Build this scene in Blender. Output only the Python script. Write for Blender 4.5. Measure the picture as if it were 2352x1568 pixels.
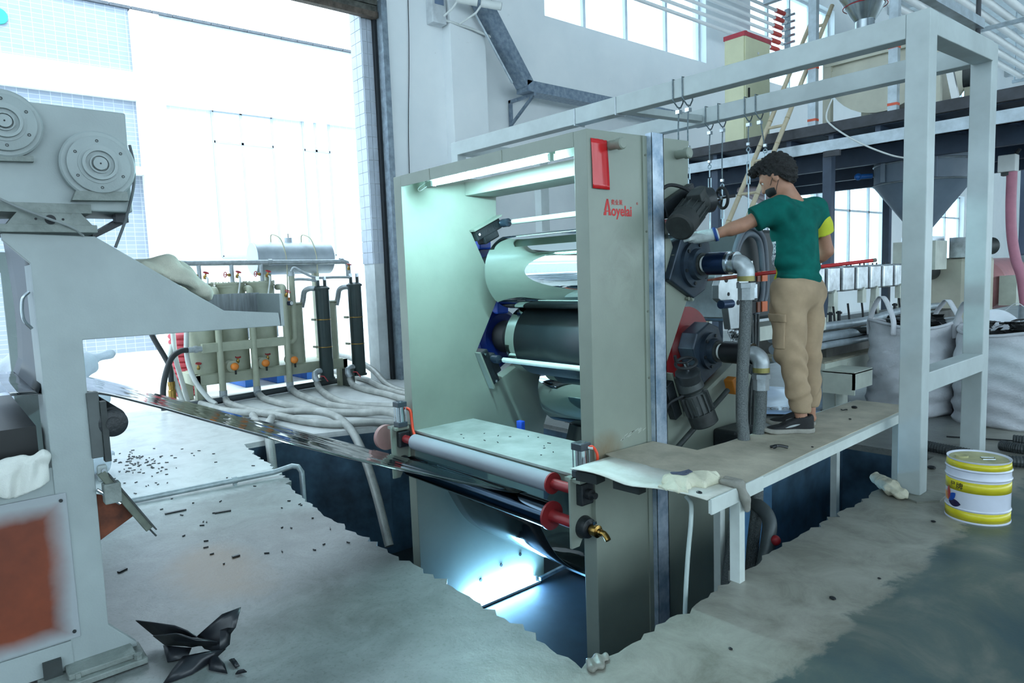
import bpy, bmesh, math, random
import numpy as np
from mathutils import Vector, Matrix

random.seed(7)
rng = np.random.default_rng(7)
for _o in list(bpy.data.objects):
    bpy.data.objects.remove(_o, do_unlink=True)
SC = bpy.context.scene
COL = SC.collection

# ------------------------------------------------------------------ camera
YAW, PITCH, ROLL = math.radians(49.74), math.radians(5.64), math.radians(-2.096)
fwd = Vector((-math.sin(YAW)*math.cos(PITCH), math.cos(YAW)*math.cos(PITCH), -math.sin(PITCH)))
rt = Vector((math.cos(YAW), math.sin(YAW), 0))
up = rt.cross(fwd)
r2 = rt*math.cos(ROLL) + up*math.sin(ROLL)
u2 = -rt*math.sin(ROLL) + up*math.cos(ROLL)
cam_d = bpy.data.cameras.new('camera')
cam_d.sensor_width = 36.0
cam_d.lens = 24.0
cam_d.clip_end = 300
cam = bpy.data.objects.new('camera', cam_d)
COL.objects.link(cam)
cam.matrix_world = Matrix(((r2.x, u2.x, -fwd.x, 0), (r2.y, u2.y, -fwd.y, 0), (r2.z, u2.z, -fwd.z, 1.5), (0, 0, 0, 1)))
SC.camera = cam

# ------------------------------------------------------------------ world, exposure
W = bpy.data.worlds.new('overcast_sky')
SC.world = W
W.use_nodes = True
_nt = W.node_tree
_bg = _nt.nodes['Background']
_bg.inputs['Color'].default_value = (0.70, 0.885, 1.0, 1)
_bg.inputs['Strength'].default_value = 4.8
sun_d = bpy.data.lights.new('sun', 'SUN')
sun_d.energy = 3.0
sun_d.color = (0.90, 0.97, 1.0)
sun_d.angle = math.radians(2.0)
sun = bpy.data.objects.new('sun', sun_d)
COL.objects.link(sun)
sun.location = (20, 10, 30)
sun.rotation_euler = Vector((-math.cos(math.radians(60)), -0.05, -math.sin(math.radians(60)))).to_track_quat('-Z', 'Y').to_euler()
SC.view_settings.view_transform = 'Standard'
SC.view_settings.look = 'None'
SC.view_settings.gamma = 1.0
SC.view_settings.use_curve_mapping = False
SC.view_settings.exposure = 0.0
SC.cycles.max_bounces = 7
SC.cycles.diffuse_bounces = 3
SC.cycles.glossy_bounces = 3
SC.cycles.transmission_bounces = 4
SC.cycles.transparent_max_bounces = 8
SC.cycles.caustics_reflective = False
SC.cycles.caustics_refractive = False

# ------------------------------------------------------------------ materials
def lin(c):
    return tuple(((v/255)/12.92 if v/255 <= 0.04045 else ((v/255+0.055)/1.055)**2.4) for v in c)

MATS = {}
def M(name, rgb, rough=0.5, metal=0.0, var=0.12, scale=5.0, bump=0.0, rgb2=None, rlo=None, detail=4, spec=None, bscale=None, coat=0.0, stretch=None):
    """painted / metal / cloth surface: two tones mixed by noise, slight roughness variation, optional bump"""
    if name in MATS:
        return MATS[name]
    m = bpy.data.materials.new(name)
    m.use_nodes = True
    nt = m.node_tree
    b = nt.nodes['Principled BSDF']
    c = lin(rgb)
    c2 = lin(rgb2) if rgb2 else tuple(max(0, v*(1-var*2)) for v in c)
    c1 = c if rgb2 else tuple(min(1, v*(1+var*0.5)) for v in c)
    tc = nt.nodes.new('ShaderNodeTexCoord')
    src = tc.outputs['Object']
    if stretch:
        mp = nt.nodes.new('ShaderNodeMapping')
        mp.inputs['Scale'].default_value = stretch
        nt.links.new(src, mp.inputs['Vector'])
        src = mp.outputs['Vector']
    n = nt.nodes.new('ShaderNodeTexNoise')
    n.inputs['Scale'].default_value = scale
    n.inputs['Detail'].default_value = detail
    n.inputs['Roughness'].default_value = 0.6
    nt.links.new(src, n.inputs['Vector'])
    r = nt.nodes.new('ShaderNodeValToRGB')
    r.color_ramp.elements[0].position = 0.32
    r.color_ramp.elements[1].position = 0.68
    r.color_ramp.elements[0].color = (*c2, 1)
    r.color_ramp.elements[1].color = (*c1, 1)
    nt.links.new(n.outputs['Fac'], r.inputs['Fac'])
    nt.links.new(r.outputs['Color'], b.inputs['Base Color'])
    b.inputs['Roughness'].default_value = rough
    b.inputs['Metallic'].default_value = metal
    if spec is not None:
        b.inputs['Specular IOR Level'].default_value = spec
    if coat:
        b.inputs['Coat Weight'].default_value = coat
    if rlo is not None:
        mr = nt.nodes.new('ShaderNodeMapRange')
        mr.inputs['To Min'].default_value = rlo
        mr.inputs['To Max'].default_value = rough
        nt.links.new(n.outputs['Fac'], mr.inputs['Value'])
        nt.links.new(mr.outputs['Result'], b.inputs['Roughness'])
    if bump:
        n2 = nt.nodes.new('ShaderNodeTexNoise')
        n2.inputs['Scale'].default_value = bscale or scale*6
        n2.inputs['Detail'].default_value = 3
        nt.links.new(src, n2.inputs['Vector'])
        bp = nt.nodes.new('ShaderNodeBump')
        bp.inputs['Strength'].default_value = bump
        bp.inputs['Distance'].default_value = 0.02
        nt.links.new(n2.outputs['Fac'], bp.inputs['Height'])
        nt.links.new(bp.outputs['Normal'], b.inputs['Normal'])
    MATS[name] = m
    return m

def glow(name, rgb, strength):
    if name in MATS:
        return MATS[name]
    m = bpy.data.materials.new(name)
    m.use_nodes = True
    b = m.node_tree.nodes['Principled BSDF']
    b.inputs['Base Color'].default_value = (*lin(rgb), 1)
    b.inputs['Emission Color'].default_value = (*lin(rgb), 1)
    b.inputs['Emission Strength'].default_value = strength
    MATS[name] = m
    return m

def glassy(name, rgb=(235, 245, 250), clear=0.9, rough=0.02):
    """thin pane / clear plastic: mostly transparent with a glossy skin"""
    if name in MATS:
        return MATS[name]
    m = bpy.data.materials.new(name)
    m.use_nodes = True
    nt = m.node_tree
    out = nt.nodes['Material Output']
    b = nt.nodes['Principled BSDF']
    b.inputs['Base Color'].default_value = (*lin(rgb), 1)
    b.inputs['Roughness'].default_value = rough
    t = nt.nodes.new('ShaderNodeBsdfTransparent')
    t.inputs['Color'].default_value = (*lin(rgb), 1)
    mx = nt.nodes.new('ShaderNodeMixShader')
    mx.inputs['Fac'].default_value = 1-clear
    nt.links.new(t.outputs[0], mx.inputs[1])
    nt.links.new(b.outputs[0], mx.inputs[2])
    nt.links.new(mx.outputs[0], out.inputs['Surface'])
    MATS[name] = m
    return m

# ------------------------------------------------------------------ mesh builder
def smooth_path(pts, n=8):
    """Catmull-Rom through the points"""
    P = [Vector(p) for p in pts]
    if len(P) < 3:
        return P
    out = []
    for i in range(len(P)-1):
        p0 = P[i-1] if i > 0 else P[0]*2-P[1]
        p1, p2 = P[i], P[i+1]
        p3 = P[i+2] if i+2 < len(P) else P[-1]*2-P[-2]
        for k in range(n):
            t = k/n
            out.append(0.5*((2*p1)+(p2-p0)*t+(2*p0-5*p1+4*p2-p3)*t*t+(3*p1-p0-3*p2+p3)*t**3))
    out.append(P[-1])
    return out

def frame(d):
    d = Vector(d).normalized()
    a = Vector((0, 0, 1)) if abs(d.z) < 0.9 else Vector((1, 0, 0))
    u = d.cross(a).normalized()
    v = d.cross(u).normalized()
    return u, v

class MB:
    def __init__(self):
        self.v = []
        self.f = []
    def quadbox(self, c8):
        k = len(self.v)
        self.v += [tuple(p) for p in c8]
        for q in ((0, 3, 2, 1), (4, 5, 6, 7), (0, 1, 5, 4), (1, 2, 6, 5), (2, 3, 7, 6), (3, 0, 4, 7)):
            self.f.append(tuple(k+i for i in q))
        return self
    def box(self, x0, x1, y0, y1, z0, z1):
        x0, x1 = sorted((x0, x1)); y0, y1 = sorted((y0, y1)); z0, z1 = sorted((z0, z1))
        return self.quadbox([(x0, y0, z0), (x1, y0, z0), (x1, y1, z0), (x0, y1, z0), (x0, y0, z1), (x1, y0, z1), (x1, y1, z1), (x0, y1, z1)])
    def obox(self, c, size, M3=None):
        """oriented box; M3 columns are its axes"""
        c = Vector(c)
        A = M3 or Matrix.Identity(3)
        sx, sy, sz = size[0]/2, size[1]/2, size[2]/2
        return self.quadbox([c + A @ Vector(p) for p in ((-sx, -sy, -sz), (sx, -sy, -sz), (sx, sy, -sz), (-sx, sy, -sz), (-sx, -sy, sz), (sx, -sy, sz), (sx, sy, sz), (-sx, sy, sz))])
    def bar(self, a, b, w, h, upv=(0, 0, 1)):
        """rectangular bar from a to b; h measured along upv"""
        a, b = Vector(a), Vector(b)
        d = (b-a).normalized()
        s = d.cross(Vector(upv)).normalized()
        u = s.cross(d).normalized()
        return self.obox((a+b)/2, ((b-a).length, w, h), Matrix((d, s, u)).transposed())
    def tube(self, pts, r, seg=12, caps=True, radii=None, closed=False):
        P = [Vector(p) for p in pts]
        k = len(self.v)
        n = len(P)
        u = None
        for i, p in enumerate(P):
            if closed:
                d = P[(i+1) % n]-P[i-1]
            else:
                d = (P[min(i+1, n-1)]-P[max(i-1, 0)])
            d = d.normalized() if d.length > 1e-9 else Vector((0, 0, 1))
            if u is None:
                u, v = frame(d)
            else:
                u = (u-d*u.dot(d))
                u = u.normalized() if u.length > 1e-6 else frame(d)[0]
                v = d.cross(u).normalized()
            rr = radii[i] if radii else r
            for j in range(seg):
                a = 2*math.pi*j/seg
                self.v.append(tuple(p+u*(rr*math.cos(a))+v*(rr*math.sin(a))))
        m = n if closed else n-1
        for i in range(m):
            i2 = (i+1) % n
            for j in range(seg):
                j2 = (j+1) % seg
                self.f.append((k+i*seg+j, k+i*seg+j2, k+i2*seg+j2, k+i2*seg+j))
        if caps and not closed:
            self.f.append(tuple(k+j for j in range(seg))[::-1])
            self.f.append(tuple(k+(n-1)*seg+j for j in range(seg)))
        return self
    def cyl(self, a, b, r, seg=24, rb=None):
        return self.tube([a, b], r, seg, True, [r, r if rb is None else rb])
    def lathe(self, base, axis, prof, seg=32, caps=True):
        """prof: list of (distance along axis, radius)"""
        base, axis = Vector(base), Vector(axis).normalized()
        u, v = frame(axis)
        k = len(self.v)
        for (t, r) in prof:
            for j in range(seg):
                a = 2*math.pi*j/seg
                self.v.append(tuple(base+axis*t+u*(r*math.cos(a))+v*(r*math.sin(a))))
        for i in range(len(prof)-1):
            for j in range(seg):
                j2 = (j+1) % seg
                self.f.append((k+i*seg+j, k+i*seg+j2, k+(i+1)*seg+j2, k+(i+1)*seg+j))
        if caps:
            self.f.append(tuple(k+j for j in range(seg))[::-1])
            self.f.append(tuple(k+(len(prof)-1)*seg+j for j in range(seg)))
        return self
    def prism(self, poly, ax, a0, a1):
        """extrude a 2D polygon along axis ax ('x': poly is (y,z), 'y': (x,z), 'z': (x,y))"""
        def mk(p, t):
            return {'x': (t, p[0], p[1]), 'y': (p[0], t, p[1]), 'z': (p[0], p[1], t)}[ax]
        k = len(self.v)
        n = len(poly)
        self.v += [mk(p, a0) for p in poly]+[mk(p, a1) for p in poly]
        self.f.append(tuple(range(k, k+n)))
        self.f.append(tuple(range(k+n, k+2*n))[::-1])
        for i in range(n):
            j = (i+1) % n
            self.f.append((k+i, k+n+i, k+n+j, k+j))
        return self
    def oprism(self, poly, o, eu, ev, en, t):
        """extrude polygon given in plane axes eu, ev at origin o, thickness t along en"""
        o, eu, ev, en = Vector(o), Vector(eu).normalized(), Vector(ev).normalized(), Vector(en).normalized()
        k = len(self.v); n = len(poly)
        b = [o+eu*p[0]+ev*p[1] for p in poly]
        self.v += [tuple(p) for p in b]+[tuple(p+en*t) for p in b]
        self.f.append(tuple(range(k, k+n)))
        self.f.append(tuple(range(k+n, k+2*n))[::-1])
        for i in range(n):
            j = (i+1) % n
            self.f.append((k+i, k+n+i, k+n+j, k+j))
        return self
    def sphere(self, c, r, seg=16, rings=10, sc=(1, 1, 1)):
        k = len(self.v)
        for i in range(rings+1):
            th = math.pi*i/rings
            for j in range(seg):
                a = 2*math.pi*j/seg
                self.v.append((c[0]+sc[0]*r*math.sin(th)*math.cos(a), c[1]+sc[1]*r*math.sin(th)*math.sin(a), c[2]+sc[2]*r*math.cos(th)))
        for i in range(rings):
            for j in range(seg):
                j2 = (j+1) % seg
                self.f.append((k+i*seg+j, k+(i+1)*seg+j, k+(i+1)*seg+j2, k+i*seg+j2))
        return self
    def grid(self, rows):
        """rows: list of equal-length point lists"""
        k = len(self.v)
        n = len(rows[0])
        for r in rows:
            self.v += [tuple(p) for p in r]
        for i in range(len(rows)-1):
            for j in range(n-1):
                self.f.append((k+i*n+j, k+i*n+j+1, k+(i+1)*n+j+1, k+(i+1)*n+j))
        return self
    def build(self, name, mat, parent=None, smooth=35, bevel=0.0, solid=0.0, clean=True, recalc=True):
        me = bpy.data.meshes.new(name)
        off = Vector((0, 0, 0))
        if parent is not None:
            p = parent
            while p is not None:
                off += p.location
                p = p.parent
        elif self.v:
            A = np.array(self.v)
            off = Vector(((A[:, 0].min()+A[:, 0].max())/2, (A[:, 1].min()+A[:, 1].max())/2, A[:, 2].min()))
        me.from_pydata([(v[0]-off.x, v[1]-off.y, v[2]-off.z) for v in self.v], [], self.f)
        if recalc:
            bm = bmesh.new()
            bm.from_mesh(me)
            if clean:
                bmesh.ops.remove_doubles(bm, verts=bm.verts, dist=1e-5)
            bmesh.ops.recalc_face_normals(bm, faces=bm.faces)
            bm.to_mesh(me)
            bm.free()
        if smooth:
            me.polygons.foreach_set('use_smooth', [True]*len(me.polygons))
            me.set_sharp_from_angle(angle=math.radians(smooth))
        me.materials.append(mat)
        o = bpy.data.objects.new(name, me)
        COL.objects.link(o)
        if parent is not None:
            o.parent = parent
        else:
            o.location = off
        if solid:
            s = o.modifiers.new('thickness', 'SOLIDIFY')
            s.thickness = solid
            s.offset = 0
        if bevel:
            b = o.modifiers.new('bevel', 'BEVEL')
            b.width = bevel
            b.segments = 2
            b.limit_method = 'ANGLE'
            b.angle_limit = math.radians(50)
            b.harden_normals = False
        return o

def thing(name, label, cat, loc, group=None):
    o = bpy.data.objects.new(name, None)
    o.empty_display_size = 0.1
    COL.objects.link(o)
    o.location = loc
    o['label'] = label
    o['category'] = cat
    if group:
        o['group'] = group
    return o

def tag(o, label, cat, group=None):
    o['label'] = label
    o['category'] = cat
    if group:
        o['group'] = group
    return o

def struct(o, label=None):
    o['kind'] = 'structure'
    if label:
        o['label'] = label
    return o

def hexbolt(parent, p, d, r=0.01, h=0.008, mat=None, name='bolt'):
    return MB().cyl(p, Vector(p)+Vector(d).normalized()*h, r, 6).build(name, mat, parent, smooth=0)

def copy_tree(o, delta, parent=None, label=None):
    c = o.copy()
    COL.objects.link(c)
    if parent is None:
        c.location = o.location+Vector(delta)
        if label:
            c['label'] = label
    else:
        c.parent = parent
    for ch in list(o.children):
        copy_tree(ch, delta, c)
    return c

def text_mesh(s, size, o, eu, ev, mat, name, parent, extr=0.0006, align='LEFT', mirror=False, bold=0.0, narrow=1.0):
    """flat print: text laid at o along eu (reading) and ev (up)"""
    cu = bpy.data.curves.new('t', 'FONT')
    cu.body = s
    cu.size = size
    cu.extrude = 0.0
    cu.offset = bold
    cu.align_x = align
    to = bpy.data.objects.new('t', cu)
    COL.objects.link(to)
    dg = bpy.context.evaluated_depsgraph_get()
    me = bpy.data.meshes.new_from_object(to.evaluated_get(dg))
    bpy.data.objects.remove(to, do_unlink=True)
    me.name = name
    off = Vector((0, 0, 0))
    p = parent
    while p is not None:
        off += p.location
        p = p.parent
    eu, ev = Vector(eu).normalized(), Vector(ev).normalized()
    o = Vector(o)
    for v in me.vertices:
        x, y = v.co.x*narrow, v.co.y
        if mirror:
            x = -x
        v.co = o+eu*x+ev*y-off
    me.materials.clear()
    me.materials.append(mat)
    ob = bpy.data.objects.new(name, me)
    COL.objects.link(ob)
    if parent is not None:
        ob.parent = parent
    return ob

# ------------------------------------------------------------------ surface nets for soft shapes (cloth, body)
def surface_nets(fn, lo, hi, h):
    lo, hi = np.array(lo, float), np.array(hi, float)
    n = np.ceil((hi-lo)/h).astype(int)+1
    ax = [lo[i]+h*np.arange(n[i]) for i in range(3)]
    Xg, Yg, Zg = np.meshgrid(*ax, indexing='ij')
    F = fn(Xg, Yg, Zg)
    ins = F < 0
    nx, ny, nz = n-1
    corners = [(i, j, k) for i in (0, 1) for j in (0, 1) for k in (0, 1)]
    sl = lambda A, c: A[c[0]:c[0]+nx, c[1]:c[1]+ny, c[2]:c[2]+nz]
    cnt = sum(sl(ins, c).astype(np.int8) for c in corners)
    act = (cnt > 0) & (cnt < 8)
    idx = -np.ones(act.shape, int)
    cells = np.argwhere(act)
    idx[act] = np.arange(len(cells))
    acc = np.zeros((len(cells), 3)); num = np.zeros(len(cells))
    ci, cj, ck = cells.T
    val = {c: F[ci+c[0], cj+c[1], ck+c[2]] for c in corners}
    for a in corners:
        for d in range(3):
            if a[d] == 0:
                b = list(a); b[d] = 1; b = tuple(b)
                fa, fb = val[a], val[b]
                m = (fa < 0) != (fb < 0)
                t = np.where(m, fa/(fa-fb+1e-12), 0)
                for e in range(3):
                    acc[:, e] += np.where(m, a[e]+(t if e == d else 0), 0)
                num += m
    V = lo+h*(cells+acc/num[:, None])
    faces = []
    for d in range(3):
        e1, e2 = (d+1) % 3, (d+2) % 3
        A = np.take(ins, range(0, n[d]-1), axis=d)
        B = np.take(ins, range(1, n[d]), axis=d)
        cr = np.argwhere(A != B)
        if not len(cr):
            continue
        ok = (cr[:, e1] > 0) & (cr[:, e2] > 0) & (cr[:, e1] < n[e1]-1) & (cr[:, e2] < n[e2]-1)
        cr = cr[ok]
        def g(o1, o2):
            q = cr.copy(); q[:, e1] += o1; q[:, e2] += o2
            return idx[q[:, 0], q[:, 1], q[:, 2]]
        q = np.stack([g(-1, -1), g(0, -1), g(0, 0), g(-1, 0)], 1)
        flip = ~A[cr[:, 0], cr[:, 1], cr[:, 2]]
        q[flip] = q[flip][:, ::-1]
        faces.append(q)
    return V, np.concatenate(faces)

def net_object(name, mat, fn, lo, hi, h, parent=None, relax=2):
    V, F = surface_nets(fn, lo, hi, h)
    # a little Laplacian smoothing
    for _ in range(relax):
        S = np.zeros_like(V); c = np.zeros(len(V))
        for a, b in ((0, 1), (1, 2), (2, 3), (3, 0)):
            np.add.at(S, F[:, a], V[F[:, b]]); np.add.at(c, F[:, a], 1)
            np.add.at(S, F[:, b], V[F[:, a]]); np.add.at(c, F[:, b], 1)
        V = 0.5*V+0.5*S/np.maximum(c, 1)[:, None]
    mb = MB()
    mb.v = [tuple(v) for v in V]
    mb.f = [tuple(int(i) for i in f) for f in F]
    return mb.build(name, mat, parent, smooth=80, clean=False, recalc=False)

def smin(a, b, k):
    hh = np.clip(0.5+0.5*(b-a)/k, 0, 1)
    return b*(1-hh)+a*hh-k*hh*(1-hh)
def smax(a, b, k):
    return -smin(-a, -b, k)
def capsule(X, Y, Z, a, b, ra, rb):
    a, b = np.array(a, float), np.array(b, float)
    d = b-a
    t = np.clip(((X-a[0])*d[0]+(Y-a[1])*d[1]+(Z-a[2])*d[2])/(d@d), 0, 1)
    return np.sqrt((X-a[0]-d[0]*t)**2+(Y-a[1]-d[1]*t)**2+(Z-a[2]-d[2]*t)**2)-(ra+(rb-ra)*t)
def ellipsoid(X, Y, Z, c, r):
    q = np.sqrt(((X-c[0])/r[0])**2+((Y-c[1])/r[1])**2+((Z-c[2])/r[2])**2)
    return (q-1)*min(r)
# ================================================================== THE SETTING
def pos_mat(name):
    m = bpy.data.materials.new(name)
    m.use_nodes = True
    nt = m.node_tree
    g = nt.nodes.new('ShaderNodeNewGeometry')
    return m, nt, nt.nodes['Principled BSDF'], g.outputs['Position']

def node_noise(nt, vec, scale, detail=4, rough=0.6, dist=0.0):
    n = nt.nodes.new('ShaderNodeTexNoise')
    n.inputs['Scale'].default_value = scale
    n.inputs['Detail'].default_value = detail
    n.inputs['Roughness'].default_value = rough
    n.inputs['Distortion'].default_value = dist
    nt.links.new(vec, n.inputs['Vector'])
    return n.outputs['Fac']
def node_ramp(nt, fac, stops):
    r = nt.nodes.new('ShaderNodeValToRGB')
    while len(r.color_ramp.elements) < len(stops):
        r.color_ramp.elements.new(0.5)
    for e, (p, c) in zip(r.color_ramp.elements, stops):
        e.position = p
        e.color = (*c, 1)
    nt.links.new(fac, r.inputs['Fac'])
    return r.outputs['Color']
def node_mix(nt, fac, a, b):
    x = nt.nodes.new('ShaderNodeMix')
    x.data_type = 'RGBA'
    for s, v in ((x.inputs[0], fac), (x.inputs[6], a), (x.inputs[7], b)):
        if isinstance(v, (int, float)):
            s.default_value = v
        elif isinstance(v, tuple):
            s.default_value = (*v, 1)
        else:
            nt.links.new(v, s)
    return x.outputs[2]
def node_math(nt, op, a, b=None, clamp=False):
    x = nt.nodes.new('ShaderNodeMath')
    x.operation = op
    x.use_clamp = clamp
    for s, v in ((x.inputs[0], a), (x.inputs[1], b)):
        if v is None:
            continue
        if isinstance(v, (int, float)):
            s.default_value = v
        else:
            nt.links.new(v, s)
    return x.outputs[0]
def node_bump(nt, b, h, strength, dist=0.01):
    bp = nt.nodes.new('ShaderNodeBump')
    bp.inputs['Strength'].default_value = strength
    bp.inputs['Distance'].default_value = dist
    nt.links.new(h, bp.inputs['Height'])
    nt.links.new(bp.outputs['Normal'], b.inputs['Normal'])

def edge_x(nt, x, n):
    return node_math(nt, 'ADD', x, node_math(nt, 'MULTIPLY', node_math(nt, 'SUBTRACT', n, 0.5), 0.8))
def floor_material():
    m, nt, b, P = pos_mat('worn_concrete')
    big = node_noise(nt, P, 0.9, 5, 0.62, 0.4)
    mid = node_noise(nt, P, 4.0, 8, 0.72, 0.5)
    fine = node_noise(nt, P, 60.0, 3, 0.6)
    c = node_ramp(nt, mid, [(0.28, lin((70, 75, 74))), (0.46, lin((108, 112, 110))), (0.56, lin((124, 128, 127))), (0.74, lin((150, 154, 152)))])
    c2 = node_ramp(nt, big, [(0.32, lin((86, 86, 80))), (0.52, lin((116, 120, 119))), (0.70, lin((140, 145, 145)))])
    col = node_mix(nt, 0.5, c, c2)
    sp = node_ramp(nt, fine, [(0.30, (0.62, 0.62, 0.60)), (0.45, (1, 1, 1)), (0.70, (1.0, 1.0, 1.0))])
    mul = nt.nodes.new('ShaderNodeMix'); mul.data_type = 'RGBA'; mul.blend_type = 'MULTIPLY'
    mul.inputs[0].default_value = 0.7
    nt.links.new(col, mul.inputs[6]); nt.links.new(sp, mul.inputs[7])
    col = mul.outputs[2]
    sep = nt.nodes.new('ShaderNodeSeparateXYZ')
    nt.links.new(P, sep.inputs[0])
    x, y = sep.outputs[0], sep.outputs[1]
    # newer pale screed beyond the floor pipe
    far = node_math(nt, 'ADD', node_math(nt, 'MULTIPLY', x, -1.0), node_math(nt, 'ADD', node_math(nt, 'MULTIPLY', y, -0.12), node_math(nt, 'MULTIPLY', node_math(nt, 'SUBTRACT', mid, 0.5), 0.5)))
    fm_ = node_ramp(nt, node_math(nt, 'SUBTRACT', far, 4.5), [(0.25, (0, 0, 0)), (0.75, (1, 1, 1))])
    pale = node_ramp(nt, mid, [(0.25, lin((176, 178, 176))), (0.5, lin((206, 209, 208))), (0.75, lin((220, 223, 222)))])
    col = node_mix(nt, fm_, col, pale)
    # rust coloured overspray patch beside the stand
    dx = node_math(nt, 'MULTIPLY', node_math(nt, 'ADD', x, 3.72), 1.25)
    dy = node_math(nt, 'MULTIPLY', node_math(nt, 'SUBTRACT', y, 1.02), 2.0)
    rr = node_math(nt, 'SQRT', node_math(nt, 'ADD', node_math(nt, 'MULTIPLY', dx, dx), node_math(nt, 'MULTIPLY', dy, dy)))
    rr = node_math(nt, 'ADD', rr, node_math(nt, 'MULTIPLY', node_math(nt, 'SUBTRACT', big, 0.5), 0.9))
    mask = node_ramp(nt, rr, [(0.28, (0.75, 0.75, 0.75)), (0.62, (0, 0, 0))])
    col = node_mix(nt, mask, col, lin((140, 112, 82)))
    # rougher, warmer concrete strip right of the pit
    sm_ = node_ramp(nt, node_math(nt, 'ADD', edge_x(nt, x, big), 2.35), [(0.30, (0, 0, 0)), (0.70, (0.8, 0.8, 0.8))])
    strip_c = node_ramp(nt, mid, [(0.28, lin((112, 110, 98))), (0.5, lin((150, 148, 136))), (0.74, lin((172, 170, 158)))])
    col = node_mix(nt, sm_, col, strip_c)
    # worn blue-green floor paint away from the pit
    edge = node_math(nt, 'ADD', x, node_math(nt, 'MULTIPLY', node_math(nt, 'SUBTRACT', mid, 0.5), 0.35))
    pm = node_ramp(nt, node_math(nt, 'ADD', edge, 1.2+0.5), [(0.48, (0, 0, 0)), (0.52, (1, 1, 1))])
    worn = node_noise(nt, P, 2.2, 6, 0.65, 0.6)
    paint = node_ramp(nt, worn, [(0.35, lin((56, 78, 82))), (0.52, lin((78, 92, 88))), (0.68, lin((112, 114, 106)))])
    col = node_mix(nt, pm, col, paint)
    nt.links.new(col, b.inputs['Base Color'])
    b.inputs['Roughness'].default_value = 0.36
    b.inputs['Specular IOR Level'].default_value = 0.5
    hgt = node_math(nt, 'ADD', node_math(nt, 'MULTIPLY', mid, 1.0), node_math(nt, 'MULTIPLY', fine, 0.25))
    node_bump(nt, b, hgt, 0.25, 0.010)
    return m

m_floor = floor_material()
m_pit = M('pit_paint_dark_blue', (72, 104, 128), 0.55, var=0.35, scale=2.5, bump=0.15)
m_pitfloor = M('pit_floor_dark', (40, 52, 58), 0.5, var=0.3, scale=3)

PIT = [(-1.735, 1.755), (-1.71, 1.94), (-1.727, 2.486), (-1.78, 3.21), (-1.805, 4.97), (-1.82, 5.72), (-2.5, 5.70), (-2.5, 4.55),
       (-6.1, 4.55), (-6.09, 3.446), (-6.464, 2.458), (-6.461, 2.123), (-5.9, 2.05), (-5.326, 2.007), (-4.7, 1.88), (-4.097, 1.806), (-2.967, 1.813), (-2.23, 1.79)]
rough_edges = {0, 1, 2, 3, 11, 12, 13, 14, 15, 16, 17}
loop = []
for i, p in enumerate(PIT):
    q = PIT[(i+1) % len(PIT)]
    Lq = math.hypot(q[0]-p[0], q[1]-p[1])
    n = max(1, int(Lq/0.045)) if i in rough_edges else 1
    for k in range(n):
        t = k/n
        j = 0.011 if (i in rough_edges and k) else 0
        jj = random.gauss(0, j) if random.random() > 0.2 else random.gauss(0, j*2)
        nx, ny = -(q[1]-p[1])/Lq, (q[0]-p[0])/Lq
        loop.append((p[0]+(q[0]-p[0])*t+nx*jj, p[1]+(q[1]-p[1])*t+ny*jj))

def floor_obj():
    bm = bmesh.new()
    X0, X1, Y0, Y1 = -9.25, 8.0, -7.0, 40.0
    outer = [(X0, Y0), (X1, Y0), (X1, Y1), (X0, Y1)]
    ov = [bm.verts.new((x, y, 0)) for x, y in outer]
    iv = [bm.verts.new((x, y, 0)) for x, y in loop]
    es = [bm.edges.new((ov[i], ov[(i+1) % 4])) for i in range(4)]
    ie = [bm.edges.new((iv[i], iv[(i+1) % len(iv)])) for i in range(len(iv))]
    bmesh.ops.triangle_fill(bm, use_beauty=True, use_dissolve=False, edges=es+ie)
    # chipped lip and broken concrete face of the slab
    low = []
    for i, (x, y) in enumerate(loop):
        low.append(bm.verts.new((x+random.gauss(0, 0.004), y+random.gauss(0, 0.004), -0.05)))
    for i in range(len(iv)):
        j = (i+1) % len(iv)
        bm.faces.new((iv[i], iv[j], low[j], low[i]))
    bmesh.ops.recalc_face_normals(bm, faces=bm.faces)
    me = bpy.data.meshes.new('floor')
    bm.to_mesh(me); bm.free()
    if me.polygons[0].normal.z < 0:
        me.flip_normals()
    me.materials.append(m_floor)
    o = bpy.data.objects.new('floor', me)
    COL.objects.link(o)
    return struct(o, 'worn concrete hall floor with a machine pit and stains')
floor_o = floor_obj()

mb = MB()
k = len(PIT)
mb.v = [(x, y, -0.045) for x, y in PIT]+[(x, y, -1.35) for x, y in PIT]
# pit walls stand slightly back under the slab lip
cxp, cyp = -3.6, 3.2
for i in range(k):
    j = (i+1) % k
    mb.f.append((i, j, k+j, k+i))
o = mb.build('wall_pit', m_pit, None, smooth=0)
struct(o, 'dark blue painted walls of the machine pit')
o = MB().box(-6.6, -1.6, 1.6, 5.9, -1.42, -1.35).build('floor_pit', m_pitfloor, None, smooth=0)
struct(o, 'dark floor at the bottom of the machine pit')

# ------------------------------------------------------------------ yard, facade across the yard
m_yard = M('sunny_yard_concrete', (214, 214, 208), 0.8, var=0.06, scale=2)
o = MB().box(-18.4, -9.25, -14, 26, -0.12, -0.004).build('floor_yard', m_yard, None, smooth=0)
struct(o, 'pale concrete yard outside the door')

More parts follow.
